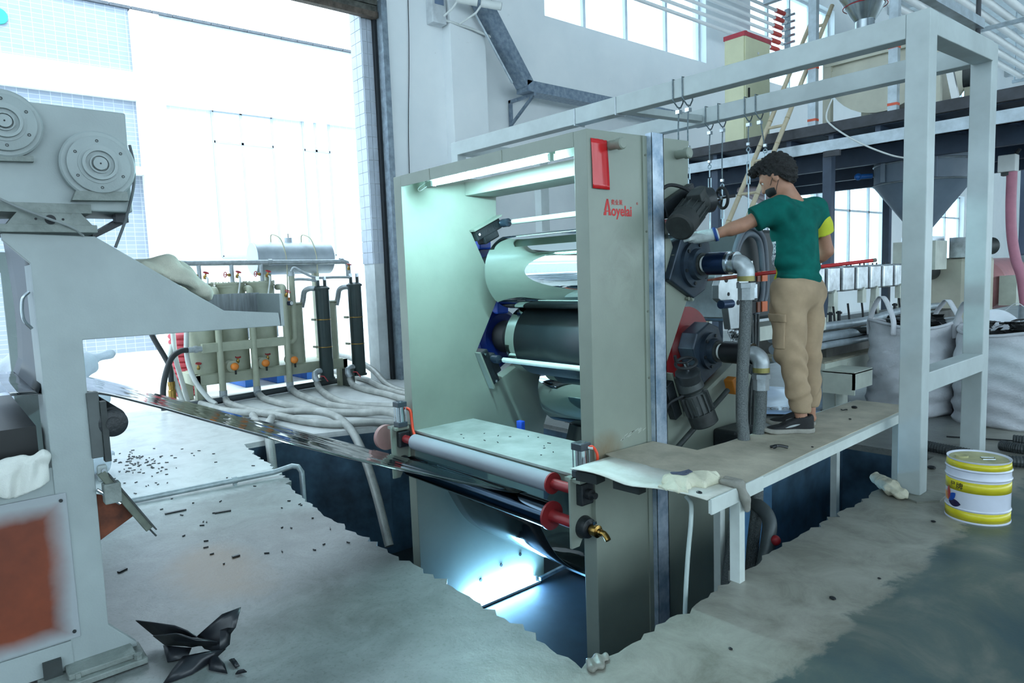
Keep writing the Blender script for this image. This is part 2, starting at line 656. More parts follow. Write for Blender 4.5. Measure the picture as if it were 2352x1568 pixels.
def facade_mat(name, c1, c2, grout):
    m, nt, b, P = pos_mat(name)
    br = nt.nodes.new('ShaderNodeTexBrick')
    sep = nt.nodes.new('ShaderNodeSeparateXYZ'); nt.links.new(P, sep.inputs[0])
    cmb = nt.nodes.new('ShaderNodeCombineXYZ')
    nt.links.new(sep.outputs[1], cmb.inputs[0]); nt.links.new(sep.outputs[2], cmb.inputs[1])
    nt.links.new(cmb.outputs[0], br.inputs['Vector'])
    br.inputs['Color1'].default_value = (*lin(c1), 1)
    br.inputs['Color2'].default_value = (*lin(c2), 1)
    br.inputs['Mortar'].default_value = (*lin(grout), 1)
    br.inputs['Scale'].default_value = 1.0
    br.inputs['Mortar Size'].default_value = 0.006
    br.inputs['Brick Width'].default_value = 0.2
    br.inputs['Row Height'].default_value = 0.1
    br.offset = 0.0
    nt.links.new(br.outputs['Color'], b.inputs['Base Color'])
    b.inputs['Roughness'].default_value = 0.5
    return m
m_fac = facade_mat('facade_blue_tile_shaded', (140, 149, 164), (132, 143, 158), (172, 178, 188))  # grey-blue tile, kept darker so the shade on this wing sits in the colour
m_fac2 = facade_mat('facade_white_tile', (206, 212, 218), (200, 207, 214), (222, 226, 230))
m_white = M('white_render', (247, 248, 248), 0.6, var=0.02)
m_winglass = glassy('window_pane_glass', (240, 248, 252), 0.86)

fac = thing('facade_building', 'pale tiled building across the yard, seen through the open door', 'building', (-18.3, 6, 0))
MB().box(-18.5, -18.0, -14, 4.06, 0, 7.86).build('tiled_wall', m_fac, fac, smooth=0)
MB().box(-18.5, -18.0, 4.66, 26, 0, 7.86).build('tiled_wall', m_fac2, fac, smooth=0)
MB().box(-18.5, -17.8, 4.06, 4.66, 0, 7.80).build('pilaster', m_white, fac, smooth=0)
for z0, z1 in ((6.29, 6.43), (5.80, 5.94)):
    MB().box(-18.05, -17.86, -14, 4.06, z0, z1).build('string_course', m_white, fac, smooth=0)
    MB().box(-18.05, -17.9, 4.66, 26, z0, z1).build('string_course', m_white, fac, smooth=0)
MB().box(-18.05, -17.97, -14, 4.06, 5.94, 6.29).build('band', m_white, fac, smooth=0)
MB().box(-18.05, -17.97, 4.66, 26, 5.94, 6.29).build('band', m_white, fac, smooth=0)
MB().box(-18.05, -17.5, 3.2, 4.05, 4.1, 4.24).build('ledge', m_white, fac, smooth=0)
m_coping = M('coping_tile_grey', (84, 90, 98), 0.5, var=0.15, scale=8)
for i in range(60):
    y0 = -6+i*0.44
    MB().box(-18.52, -17.93, y0+0.006, y0+0.434, 7.86+random.uniform(-.004, .004), 7.92).build('coping_tile', m_coping, fac, smooth=0)
m_teal = M('teal_sign', (40, 170, 160), 0.5)
MB().cyl((-18.02, 1.62, 7.2), (-17.96, 1.62, 7.2), 0.16, 32).build('round_sign', m_teal, fac)
m_fframe = M('facade_window_frame', (168, 178, 192), 0.4, var=0.04)
for (y0, y1, z0, z1, mul) in ((5.75, 7.25, 2.2, 5.80, 6.45), (8.1, 8.85, 2.2, 5.88, 8.45)):
    fr = MB()
    for a in (y0, mul, y1):
        fr.box(-18.02, -17.97, a-0.03, a+0.03, z0, z1)
    for a in (z0, 5.05, z1):
        fr.box(-18.02, -17.97, y0, y1, a-0.03, a+0.03)
    w = fr.build('window_frame', m_fframe, fac, smooth=0)
    MB().box(-18.004, -17.995, y0, y1, z0, z1).build('pane', M('facade_pane', (243, 248, 252), 0.1, var=0.02), w, smooth=0)

# ------------------------------------------------------------------ hall wall with the door and high windows
def wall_mat():
    m, nt, b, P = pos_mat('whitewashed_plaster')
    big = node_noise(nt, P, 0.7, 4, 0.6)
    grime = node_noise(nt, P, 3.0, 6, 0.7, 1.2)
    c = node_ramp(nt, big, [(0.3, lin((232, 238, 241))), (0.7, lin((246, 249, 250)))])
    g = node_ramp(nt, grime, [(0.24, (1, 1, 1)), (0.33, (0, 0, 0))])
    col = node_mix(nt, g, c, lin((190, 192, 188)))
    nt.links.new(col, b.inputs['Base Color'])
    b.inputs['Roughness'].default_value = 0.7
    node_bump(nt, b, grime, 0.12)
    return m
m_wall = wall_mat()
WX0, WX1 = -9.25, -8.9     # outer / inner face
DY0, DY1 = -6.6, 5.18      # door opening
w = MB()
w.box(WX0, WX1, -7, DY0, 0, 9.2)
w.box(WX0, WX1, DY0, DY1, 5.34, 9.2)
HW = []                     # high windows (y0,y1)
a = 8.55
high_rows = [(8.55, 13.40), (15.2, 19.5), (21.2, 25.5), (27.0, 31.5), (33.0, 37.5)]
low_rows = [(16.6, 18.9), (19.2, 23.5), (26.0, 30.5)]
ys = sorted({DY1, 40.0} | {v for r in high_rows+low_rows for v in r})
for i in range(len(ys)-1):
    y0, y1 = ys[i], ys[i+1]
    c = (y0+y1)/2
    hi = any(r[0] <= c <= r[1] for r in high_rows)
    lo = any(r[0] <= c <= r[1] for r in low_rows)
    zz = 0
    if lo:
        w.box(WX0, WX1, y0, y1, 0, 1.0); zz = 3.80
    if hi:
        w.box(WX0, WX1, y0, y1, zz, 5.93); zz = 8.3
    w.box(WX0, WX1, y0, y1, zz, 9.2)
o = struct(w.build('wall_left', m_wall, None, smooth=0), 'white plastered hall wall with high windows and a wide doorway')
m_frame = M('window_frame_aluminium', (214, 224, 232), 0.4, var=0.05)
wn = 0
def wall_window(y0, y1, z0, z1, muls, rails, nm):
    global wn
    wn += 1
    r = bpy.data.objects.new('window_%d' % wn, None)
    COL.objects.link(r)
    r.location = (-9.1, (y0+y1)/2, z0)
    r['kind'] = 'structure'
    r['label'] = nm
    f = MB()
    for yy in (y0+0.03, y1-0.03):
        f.box(-9.13, -9.06, yy-0.03, yy+0.03, z0, z1)
    for zz in (z0+0.03, z1-0.03):
        f.box(-9.13, -9.06, y0, y1, zz-0.03, zz+0.03)
    f.build('window_frame', m_frame, r, smooth=0)
    for yy in muls:
        MB().box(-9.13, -9.06, yy-0.035, yy+0.035, z0, z1).build('mullion', m_frame, r, smooth=0)
    for zz in rails:
        MB().box(-9.13, -9.06, y0, y1, zz-0.03, zz+0.03).build('rail', m_frame, r, smooth=0)
    e = [y0]+list(muls)+[y1]
    for i in range(len(e)-1):
        MB().box(-9.10, -9.094, e[i]+0.02, e[i+1]-0.02, z0+0.02, z1-0.02).build('pane', m_winglass, r, smooth=0)
wall_window(8.55, 13.40, 5.93, 8.3, [9.72, 10.92, 12.2], [], 'high white-framed window nearest the doorway')
for i, (y0, y1) in enumerate(high_rows[1:]):
    n = 4
    wall_window(y0, y1, 5.93, 8.3, [y0+(y1-y0)*k/n for k in range(1, n)], [], ('high window just past the wall pipes and control cabinet', 'high window behind the upper steel post of the mezzanine', 'high window behind the mixer on the mezzanine', 'farthest high window behind the overhead pipes')[i])
wall_window(16.6, 18.9, 1.0, 3.8, [17.9], [3.0], 'low window partly hidden by the worker and a steel column')
wall_window(19.2, 23.5, 1.0, 3.8, [20.95, 22.3], [3.0], 'low window with sliding panes right of the worker')
wall_window(26.0, 30.5, 1.0, 3.8, [27.5, 29.0], [3.0], 'low window far behind the hopper')

m_pillar = m_wall
struct(MB().box(-8.95, -8.55, 6.26, 6.92, 0, 9.2).build('wall_pillar', m_pillar, None, smooth=0), 'white plastered pillar beside the doorway')
struct(MB().box(-9.0, -8.75, 5.25, 6.26, 0, 9.2).build('wall_pier', m_pillar, None, smooth=0), 'wide white pier between doorway and pillar with steel door track')
m_track = M('galvanised_track', (150, 164, 176), 0.45, 0.6, var=0.2, scale=9)
m_dark = M('dark_rubber', (22, 26, 30), 0.6, var=0.1)
m_trackin = M('door_track_dark_groove', (24, 30, 36), 0.6)
# roller door track and lintel
t = bpy.data.objects.new('trim_1', None); COL.objects.link(t); t.location = (-8.85, 5.2, 0)
struct(t, 'steel guide track of the roller door')
MB().box(-8.93, -8.85, 5.15, 5.19, 0, 5.3).build('groove', m_trackin, t, smooth=0)
MB().box(-8.90, -8.70, 5.19, 5.28, 0, 5.4).build('guide_rail', m_track, t, smooth=0)
m_shutter = M('rusty_shutter_steel', (92, 92, 86), 0.6, 0.3, var=0.3, scale=12)
dl = thing('roller_shutter', 'rusty rolled-up steel shutter hanging at the top of the doorway', 'shutter', (-8.8, 1, 5.16))
for i in range(6):
    MB().box(-8.86, -8.80, DY0, 5.19, 5.24+i*0.1, 5.33+i*0.1).build('slat', m_shutter, dl, smooth=0, bevel=0.006)
MB().box(-8.88, -8.78, DY0, 5.18, 5.16, 5.24).build('bottom_bar', M('rusty_bottom_bar', (96, 84, 74), 0.7, var=0.3, scale=10), dl, smooth=0)
# tiled door reveal
jt = bpy.data.objects.new('trim_2', None); COL.objects.link(jt); jt.location = (-8.95, 5.07, 1.7)
struct(jt, 'grey tiled reveal at the edge of the doorway')
m_jt = M('reveal_tile', (196, 204, 216), 0.35, var=0.06)
m_jt2 = M('reveal_grout', (222, 226, 232), 0.7)
MB().box(-9.24, -8.94, 4.985, 5.15, 1.72, 5.34).build('backing', m_jt2, jt, smooth=0)
for i in range(22):
    for jx in (0, 1):
        MB().box(-9.25+jx*0.155, -9.102+jx*0.155, 4.975, 4.985, 1.725+i*0.165, 1.725+i*0.165+0.158).build('tile', m_jt, jt, smooth=0)
    MB().box(-8.94, -8.93, 4.985, 5.065, 1.725+i*0.165, 1.725+i*0.165+0.158).build('tile', m_jt, jt, smooth=0)
    MB().box(-8.94, -8.93, 5.071, 5.15, 1.725+i*0.165, 1.725+i*0.165+0.158).build('tile', m_jt, jt, smooth=0)
# painted plinth below the tiles
m_pl = M('plinth_flaking_green', (196, 204, 202), 0.7, rgb2=(104, 140, 128), scale=5)
struct(MB().box(-9.24, -8.94, 4.99, 5.15, 0, 1.72).build('trim_3', M('plinth_white', (216, 222, 224), 0.7, var=0.08), None, smooth=0), 'bare plaster below the tiled reveal')

struct(MB().box(-8.752, -8.742, 5.29, 6.2, 0, 0.70).build('trim_4', m_pl, None, smooth=0), 'flaking green dado at the foot of the white pier')

# ------------------------------------------------------------------ roof and the other walls of the hall (outside the frame)
m_roof = M('roof_sheet_pale', (196, 204, 208), 0.6, var=0.05)
rf = MB()
rf.box(-9.25, 8.2, -7.2, 40, 9.2, 9.3)
for yy in range(-7, 41, 6):
    rf.box(-9.25, 8.0, yy, yy+0.25, 8.95, 9.2)
struct(rf.build('ceiling', m_roof, None, smooth=0), 'pale sheet roof with cross beams')
wr = MB()
wr.box(8.0, 8.2, -7, 40, 0, 0.8)  # unseen side openings, sill and top set for the light they let in
wr.box(8.0, 8.2, -7, 40, 5.0, 9.3)
for yy in np.arange(-7, 41, 3.0):
    wr.box(8.0, 8.2, yy, yy+0.4, 0.8, 5.0)
struct(wr.build('wall_right', m_wall, None, smooth=0), 'unseen plastered side wall, wide window openings sized for side light')
struct(MB().box(-9.25, 8.0, 40, 40.2, 0, 9.3).build('wall_back', m_wall, None, smooth=0), 'white end wall of the hall')
wb = MB()
wb.box(-9.25, 8.2, -7.2, -7, 0, 5.6).box(-9.25, 8.2, -7.2, -7, 8.6, 9.3)  # unseen high openings, added to brighten upper faces turned this way
for xx in np.arange(-9.25, 8.2, 3.4):
    wb.box(xx, xx+0.5, -7.2, -7, 5.6, 8.6)
struct(wb.build('wall_front', m_wall, None, smooth=0), 'plastered wall behind the camera, high window openings added for light')
# ================================================================== CALENDER
def cal_paint():
    m, nt, b, P = pos_mat('calender_paint_pebble')
    sep = nt.nodes.new('ShaderNodeSeparateXYZ'); nt.links.new(P, sep.inputs[0])
    n = node_noise(nt, P, 2.2, 4, 0.6)
    col = node_ramp(nt, n, [(0.32, lin((132, 140, 129))), (0.68, lin((144, 152, 140)))])
    g = node_noise(nt, P, 6.0, 7, 0.7, 0.6)
    def blob(cy, cz, sy, sz):
        dy = node_math(nt, 'MULTIPLY', node_math(nt, 'SUBTRACT', sep.outputs[1], cy), 1/sy)
        dz = node_math(nt, 'MULTIPLY', node_math(nt, 'SUBTRACT', sep.outputs[2], cz), 1/sz)
        r = node_math(nt, 'ADD', node_math(nt, 'MULTIPLY', dy, dy), node_math(nt, 'MULTIPLY', dz, dz))
        return node_math(nt, 'SUBTRACT', 1.0, r, True)
    # greasy hand marks and a rusty run low on the plate
    hm = node_math(nt, 'MULTIPLY', blob(3.03, 1.50, 0.22, 0.34), node_math(nt, 'SUBTRACT', node_math(nt, 'MULTIPLY', g, 2.6), 1.0, True), True)
    outer = node_math(nt, 'GREATER_THAN', sep.outputs[0], -2.60)
    col = node_mix(nt, node_math(nt, 'MULTIPLY', node_math(nt, 'MULTIPLY', hm, 0.55), outer), col, lin((96, 98, 88)))
    rm = node_math(nt, 'MULTIPLY', blob(2.86, 0.47, 0.16, 0.14), node_math(nt, 'MULTIPLY', g, 1.4), True)
    col = node_mix(nt, node_math(nt, 'MULTIPLY', rm, outer), col, lin((122, 98, 66)))
    nt.links.new(col, b.inputs['Base Color'])
    b.inputs['Roughness'].default_value = 0.38
    node_bump(nt, b, node_noise(nt, P, 90, 3), 0.05, 0.01)
    return m
m_cal = cal_paint()
m_caledge = M('calender_worn_edge', (132, 138, 124), 0.5, var=0.18, scale=9)
m_mint = m_cal
m_chrome = M('mirror_chrome', (222, 230, 230), 0.025, 1.0, var=0.0)
m_red = M('roll_end_red', (150, 40, 44), 0.4, var=0.12)
m_blackmetal = M('black_cast_iron', (34, 40, 44), 0.45, var=0.2, scale=10, bump=0.15)
m_bluesteel = M('blued_steel_housing', (52, 66, 80), 0.38, 0.3, var=0.25, scale=8)
m_steel = M('bright_steel', (190, 198, 204), 0.22, 1.0, var=0.08, scale=10)
m_galv = M('galvanised_sheet', (196, 208, 220), 0.34, 0.35, rgb2=(124, 148, 172), scale=11, detail=6)
m_pipe = M('galvanised_pipe', (176, 184, 188), 0.4, 0.45, var=0.15, scale=14)
m_brass = M('brass', (176, 140, 78), 0.28, 1.0, var=0.15, scale=20)
m_motor = M('motor_grey_black', (56, 62, 62), 0.55, var=0.2, scale=12)
m_sheet = M('black_plastic_sheet_matte', (20, 32, 38), 0.42, var=0.1, scale=3)
m_tube = M('white_guide_tube', (214, 226, 214), 0.4, var=0.05)
m_lampon = glow('fluorescent_tube_lit', (186, 242, 252), 430.0)
m_lampon2 = glow('fluorescent_tube_lit_pit', (140, 205, 255), 620.0)
m_white_plastic = M('white_plastic', (224, 228, 226), 0.4, var=0.05)
m_orange_hose = M('orange_air_hose', (232, 74, 44), 0.35, var=0.05)
m_deck = M('dusty_deck_plate', (178, 184, 180), 0.6, rgb2=(144, 150, 144), scale=4, detail=8, bump=0.1)

cal = thing('calender', 'pebble-grey three-roll calender with mirrored top roll standing in the pit', 'machine', (-3.58, 3.4, -1.35))
PROF = [(2.765, -1.33), (2.765, 2.262), (3.69, 2.285), (3.675, 1.985), (3.40, 1.862), (3.67, 1.32), (3.40, 0.857), (3.53, 0.56), (4.18, 0.845),
        (4.42, 0.72), (4.14, 0.12), (4.08, -1.33)]
XR0, XR1, XL0, XL1 = -2.683, -2.582, -4.592, -4.485
sideR = MB().prism(PROF, 'x', XR0, XR1).build('side_plate', m_cal, cal, smooth=0, bevel=0.004)
sideL = MB().prism(PROF, 'x', XL0, XL1).build('side_plate', m_cal, cal, smooth=0, bevel=0.004)
# front and rear top beams
fb = MB().box(XL1, XR0, 2.765, 2.775, 2.182, 2.262).box(XL1, XR0, 2.775, 2.99, 2.252, 2.262).box(XL1, XR0, 2.98, 2.99, 2.182, 2.252)
front_beam = fb.build('top_beam', m_cal, cal, smooth=0)
for xx in (-3.3, -4.1):
    MB().box(xx-0.003, xx+0.003, 2.7635, 2.765, 2.182, 2.262).build('seam', m_caledge, front_beam, smooth=0)
MB().box(XL1, XR0, 3.36, 3.66, 2.14, 2.25).build('top_beam', m_cal, cal, smooth=0, bevel=0.004)
# lit tube under the beam
lamp = MB().box(-4.27, -2.99, 2.875, 2.925, 2.205, 2.25).build('lamp_batten', m_white_plastic, cal, smooth=0)
MB().cyl((-4.24, 2.90, 2.182), (-3.02, 2.90, 2.182), 0.014, 16).build('fluorescent_tube', m_lampon, lamp)
for xx in (-4.255, -3.005):
    MB().box(xx-0.012, xx+0.012, 2.885, 2.915, 2.165, 2.205).build('tube_holder', m_white_plastic, lamp, smooth=0)
MB().tube(smooth_path([(-4.27, 2.9, 2.22), (-4.36, 2.88, 2.19), (-4.40, 2.86, 2.16), (-4.36, 2.85, 2.14), (-4.3, 2.87, 2.165)]), 0.003, 6).build('wire', m_white_plastic, lamp)
# three rolls
RX0, RX1 = -4.29, -2.735
ROLLS = [((3.67, 1.518), 0.30), ((3.84, 0.955), 0.29), ((4.20, 0.49), 0.30)]
for i, ((yc, zc), r) in enumerate(ROLLS):
    ro = MB().lathe((RX0, yc, zc), (1, 0, 0), [(0, r-0.05), (0, r-0.006), (0.006, r), (RX1-RX0-0.006, r), (RX1-RX0, r-0.006)], 96, caps=True).build('roll', m_chrome, cal)
    MB().lathe((RX1+0.001, yc, zc), (1, 0, 0), [(0, r-0.004), (0.012, r-0.004), (0.012, 0.16), (0.05, 0.13), (0.05, 0.08)], 64).build('red_end_disc', m_red, ro)
    MB().cyl((-4.62, yc, zc), (RX0+0.01, yc, zc), 0.085, 32).build('journal', m_steel, ro)
    MB().cyl((RX1, yc, zc), (-2.5 if i < 2 else -2.69, yc, zc), 0.075, 32).build('journal', m_steel, ro)
    MB().cyl((RX0-0.012, yc, zc), (RX0+0.003, yc, zc), r-0.02, 64).build('end_face', m_bluesteel, ro)
# guide tubes in front of the rolls
for (ya, za) in ((3.70, 1.925), (3.545, 0.80)):
    gt = MB().cyl((-4.30, ya, za), (-2.70, ya, za), 0.021, 20).build('guide_tube', m_tube, cal)
    MB().cyl((-4.35, ya, za), (-4.29, ya, za), 0.007, 10).build('spindle', m_steel, gt)
    MB().lathe((-4.48, ya, za), (1, 0, 0), [(0, 0.03), (0.05, 0.03), (0.052, 0.035), (0.12, 0.035), (0.125, 0.02)], 24).build('coupling', m_bluesteel, gt)
# gear boxes on the left plate, inside
def slant_frame(a, b):
    d = Vector((0, b[0]-a[0], b[1]-a[1])).normalized()
    n = Vector((0, -d.z, d.y))
    return d, n
for (a, b) in (((3.40, 1.862), (3.675, 1.985)), ((3.40, 0.857), (3.53, 0.56))):
    d, n = slant_frame(a, b)
    mid = Vector((0, (a[0]+b[0])/2, (a[1]+b[1])/2))
    if n.y < 0:
        n = -n
    if a[1] > 1.5:
        n = -n if n.z > 0 else n
    R3 = Matrix((Vector((1, 0, 0)), d, n)).transposed()
    Lq = math.hypot(b[0]-a[0], b[1]-a[1])
    pl = MB().obox(Vector((-4.50, 0, 0))+mid+n*0.0, (0.16, Lq+0.02, 0.016), R3).build('mount_plate', m_cal, cal, smooth=0)
    gb = MB().obox(Vector((-4.52, 0, 0))+mid+n*0.055, (0.15, Lq*0.95, 0.09), R3).build('screw_jack_body', m_blackmetal, cal, smooth=0, bevel=0.01)
    MB().obox(Vector((-4.50, 0, 0))+mid+n*0.12, (0.11, Lq*0.55, 0.07), R3).build('gear_cover', m_blackmetal, gb, smooth=0, bevel=0.012)
    for s in (-1, 1):
        hexbolt(gb, Vector((-4.44, 0, 0))+mid+d*s*Lq*0.4+n*0.05, (1, 0, 0), 0.012, 0.012, m_steel)
# blue universal drive shafts and couplings seen beyond the left plate
m_blue = M('royal_blue_paint', (18, 40, 108), 0.35, var=0.12, scale=8)
m_blue2 = M('bright_blue_cap', (44, 92, 214), 0.35, var=0.06)
for (yc, zc) in (ROLLS[0][0], ROLLS[1][0]):
    bb = MB().lathe((-4.95, yc, zc), (1, 0, 0), [(0, 0.2), (0.12, 0.24), (0.26, 0.24), (0.3, 0.2)], 40).build('bearing_housing', m_blue, cal)
    MB().obox((-4.80, yc, zc-0.05), (0.2, 0.42, 0.42), Matrix.Rotation(0.5, 3, 'X')).build('housing_block', m_blue, bb, smooth=0, bevel=0.02)
    MB().lathe((-4.66, yc, zc), (1, 0, 0), [(0, 0.13), (0.03, 0.14), (0.16, 0.14), (0.2, 0.1)], 40).build('seal_ring', m_dark, bb)
    MB().box(-4.72, -4.62, yc-0.08, yc+0.05, zc+0.2, zc+0.33).build('terminal_cap', m_blue2, bb, smooth=0, bevel=0.015)
# outer bearing housings with rotary joints (right side)
def housing(yc, zc, ang, x1, lbl):
    h = None
    ca, sa = math.cos(ang), math.sin(ang)
    poly0 = [(-0.20, -0.20), (-0.20, 0.13), (-0.10, 0.215), (0.09, 0.215), (0.19, 0.12), (0.19, -0.10), (0.10, -0.20)]
    k_ = 0.95 if lbl == 'top' else 0.80
    poly = [(yc+k_*(ca*p[0]-sa*p[1]), zc+k_*(sa*p[0]+ca*p[1])) for p in poly0]
    h = MB().prism(poly, 'x', -2.66, x1-0.03).build('bearing_block', m_bluesteel, cal, smooth=0, bevel=0.008)
    fl = MB().lathe((x1-0.03, yc, zc), (1, 0, 0), [(0, 0.15*k_), (0.025, 0.15*k_), (0.025, 0.105*k_), (0.06, 0.10*k_), (0.06, 0.05)], 48).build('flange', m_bluesteel, h)
    for k in range(6):
        a = k*math.pi/3+0.3
        MB().cyl((x1-0.01, yc+0.127*k_*math.cos(a), zc+0.127*k_*math.sin(a)), (x1+0.004, yc+0.127*k_*math.cos(a), zc+0.127*k_*math.sin(a)), 0.011, 10).build('bolt', m_blackmetal, fl)
    MB().lathe((x1+0.01, yc, zc), (1, 0, 0), [(0, 0.07), (0.03, 0.07), (0.03, 0.045), (0.06, 0.045)], 32).build('lock_ring', m_brass if False else m_motor, h)
    sh = MB().cyl((x1-0.02, yc, zc), (x1+0.07, yc, zc), 0.042, 28).build('shaft', m_steel, h)
    MB().cyl((x1+0.045, yc, zc), (x1+0.06, yc, zc), 0.05, 28).build('seal_ring', m_white_plastic, h)
    return h
x1 = -2.51
h1 = housing(3.67, 1.518, -0.46, x1, 'top')
h2 = housing(3.84, 0.955, 0.42, x1, 'mid')
m_rjoint = M('rotary_joint_blue_anodised', (22, 44, 74), 0.25, 0.6, var=0.1)
for h, (yc, zc), mt in ((h1, ROLLS[0][0], m_rjoint), (h2, ROLLS[1][0], M('rotary_joint_black', (24, 26, 30), 0.35, 0.2, var=0.1))):
    rj = MB().lathe((x1+0.06, yc, zc), (1, 0, 0), [(0, 0.052), (0.02, 0.052), (0.02, 0.07), (0.155, 0.07), (0.16, 0.062)], 36).build('rotary_joint', mt, h)
    MB().lathe((x1+0.215, yc, zc), (1, 0, 0), [(0, 0.07), (0.018, 0.07), (0.02, 0.058), (0.045, 0.058), (0.047, 0.066), (0.06, 0.066)], 36).build('joint_collar', m_steel, rj)
    # elbow
    R = 0.06
    arc = [(x1+0.27+R*math.sin(t), yc, zc-R*(1-math.cos(t))) for t in np.linspace(0, math.pi/2, 9)]
    MB().tube([(x1+0.25, yc, zc)]+arc+[(x1+0.27+R, yc, zc-R-0.02)], 0.05, 24).build('elbow', m_pipe, h)
    MB().lathe((x1+0.27+R, yc, zc-R-0.02), (0, 0, -1), [(0, 0.050), (0.03, 0.050)], 24).build('hose_collar', M('dull_brass', (150, 142, 84), 0.45, 0.4), h)
    MB().lathe((x1+0.27+R, yc, zc-R-0.06), (0, 0, -1), [(0, 0.054), (0.03, 0.054), (0.03, 0.047), (0.10, 0.047)], 6).build('hose_nut', m_pipe, h)
# white bolted bar beside the upper housing
d, n = slant_frame((3.42, 1.60), (3.66, 1.10))
p0, p1 = Vector((-2.575, 3.52, 1.60)), Vector((-2.575, 3.68, 1.29))
wb_ = MB().bar(p0, p1, 0.02, 0.05, (1, 0, 0)).build('clamp_bar', m_cal, cal, smooth=0, bevel=0.003)
for t in np.linspace(0.08, 0.95, 5):
    q = p0.lerp(p1, t)
    MB().cyl(q+Vector((0.0, -0.035, 0)), q+Vector((0.02, -0.035, 0)), 0.011, 12).build('bolt', m_caledge, wb_)
MB().obox((-2.53, 3.50, 1.71), (0.14, 0.17, 0.025), Matrix.Rotation(0.25, 3, 'X')).build('clamp_plate', m_steel, cal, smooth=0)
# long rail under the mid bearing
MB().bar((-2.57, 3.56, 0.58), (-2.57, 4.15, 0.84), 0.05, 0.03, (0, 0, 1)).build('bearing_rail', m_cal, cal, smooth=0)
# gear motors for the roll gap
def gearmotor(gc, fan, wheel, tilt_up, mount_a, mount_b):
    gc, fan, wheel = Vector(gc), Vector(fan), Vector(wheel)
    ax = (fan-gc).normalized()
    Lm = (fan-gc).length
    g = MB().lathe(gc-ax*0.06, ax, [(0, 0.05), (0.0, 0.075), (0.10, 0.08), (0.12, 0.06), (0.15, 0.055)], 28).build('gear_motor', m_motor, cal)
    MB().lathe(gc+ax*0.07, ax, [(0, 0.062), (0.02, 0.072), (Lm*0.55, 0.072)], 28).build('motor_body', m_motor, g)
    u, v = frame(ax)
    for k in range(14):
        a = 2*math.pi*k/14
        q = u*math.cos(a)+v*math.sin(a)
        MB().obox(gc+ax*(0.07+Lm*0.28)+q*0.078, (Lm*0.5, 0.004, 0.02), Matrix((ax, ax.cross(q), q)).transposed()).build('cooling_fin', m_motor, g, smooth=0)
    MB().lathe(gc+ax*(0.06+Lm*0.55), ax, [(0, 0.074), (0.0, 0.085), (Lm*0.32, 0.085), (Lm*0.36, 0.07)], 36).build('fan_cowl', M('fan_cowl_black', (40, 44, 44), 0.6, var=0.2, scale=30), g)
    q = (u if u.z > 0 else -u)
    MB().obox(gc+ax*(Lm*0.38)+Vector((0.03, 0, tilt_up*0.085)), (0.09, 0.09, 0.05), Matrix((ax, ax.cross(Vector((0, 0, 1))).normalized(), ax.cross(Vector((0, 0, 1))).normalized().cross(ax))).transposed()).build('terminal_box', m_motor, g, smooth=0, bevel=0.006)
    # worm box and hand wheel
    wd = (wheel-gc).normalized()
    MB().lathe(gc-wd*0.07, wd, [(0, 0.06), (0.02, 0.075), (0.15, 0.075), (0.16, 0.06)], 28).build('worm_box', m_blackmetal, g)
    MB().cyl(gc+wd*0.08, wheel, 0.014, 12).build('wheel_shaft', m_steel, g)
    u, v = frame(wd)
    ring = [wheel+(u*math.cos(t)+v*math.sin(t))*0.062 for t in np.linspace(0, 2*math.pi, 33)[:-1]]
    hw = MB().tube(ring, 0.0095, 10, closed=True).build('hand_wheel', m_dark, g)
    for k in range(3):
        a = k*2*math.pi/3
        MB().cyl(wheel, wheel+(u*math.cos(a)+v*math.sin(a))*0.06, 0.007, 8).build('spoke', m_dark, hw)
    MB().cyl(wheel+u*0.06, wheel+u*0.06+wd*0.05, 0.01, 10).build('crank_knob', m_dark, hw)
    a, b = Vector(mount_a), Vector(mount_b)
    MB().bar(a, b, 0.10, 0.05, (1, 0, 0)).build('mount_bracket', m_blackmetal, cal, smooth=0, bevel=0.006)
    return g
g1 = gearmotor((-2.45, 3.60, 1.895), (-2.40, 3.345, 1.745), (-2.38, 3.74, 1.915), 1, (-2.555, 3.38, 1.84), (-2.555, 3.68, 1.975))
MB().tube(smooth_path([(-2.565, 3.33, 1.93), (-2.52, 3.40, 1.99), (-2.46, 3.50, 1.96), (-2.42, 3.50, 1.89)]), 0.011, 10).build('motor_cable', m_dark, g1)
g2 = gearmotor((-2.45, 3.48, 0.80), (-2.40, 3.55, 0.57), (-2.43, 3.42, 0.93), -1, (-2.555, 3.40, 0.80), (-2.555, 3.50, 0.58))
MB().tube(smooth_path([(-2.56, 3.36, 0.60), (-2.52, 3.38, 0.68), (-2.47, 3.43, 0.72), (-2.45, 3.46, 0.74)]), 0.009, 10).build('motor_cable', m_dark, g2)
MB().bar((-2.57, 3.415, 0.86), (-2.57, 3.53, 0.57), 0.012, 0.09, (1, 0, 0)).build('motor_plate', m_cal, g2, smooth=0)
# diagonal drive shaft low on the right plate
MB().cyl((-2.50, 3.38, 0.38), (-2.50, 3.98, 0.68), 0.017, 14).build('drive_shaft', m_motor, cal)
MB().obox((-2.52, 4.06, 0.70), (0.07, 0.06, 0.11), Matrix.Rotation(0.4, 3, 'X')).build('shaft_box', M('orange_box', (206, 126, 40), 0.5), cal, smooth=0, bevel=0.008)
MB().box(-2.58, -2.40, 3.92, 4.20, 0.05, 0.42).build('gear_case', m_blackmetal, cal, smooth=0, bevel=0.02)
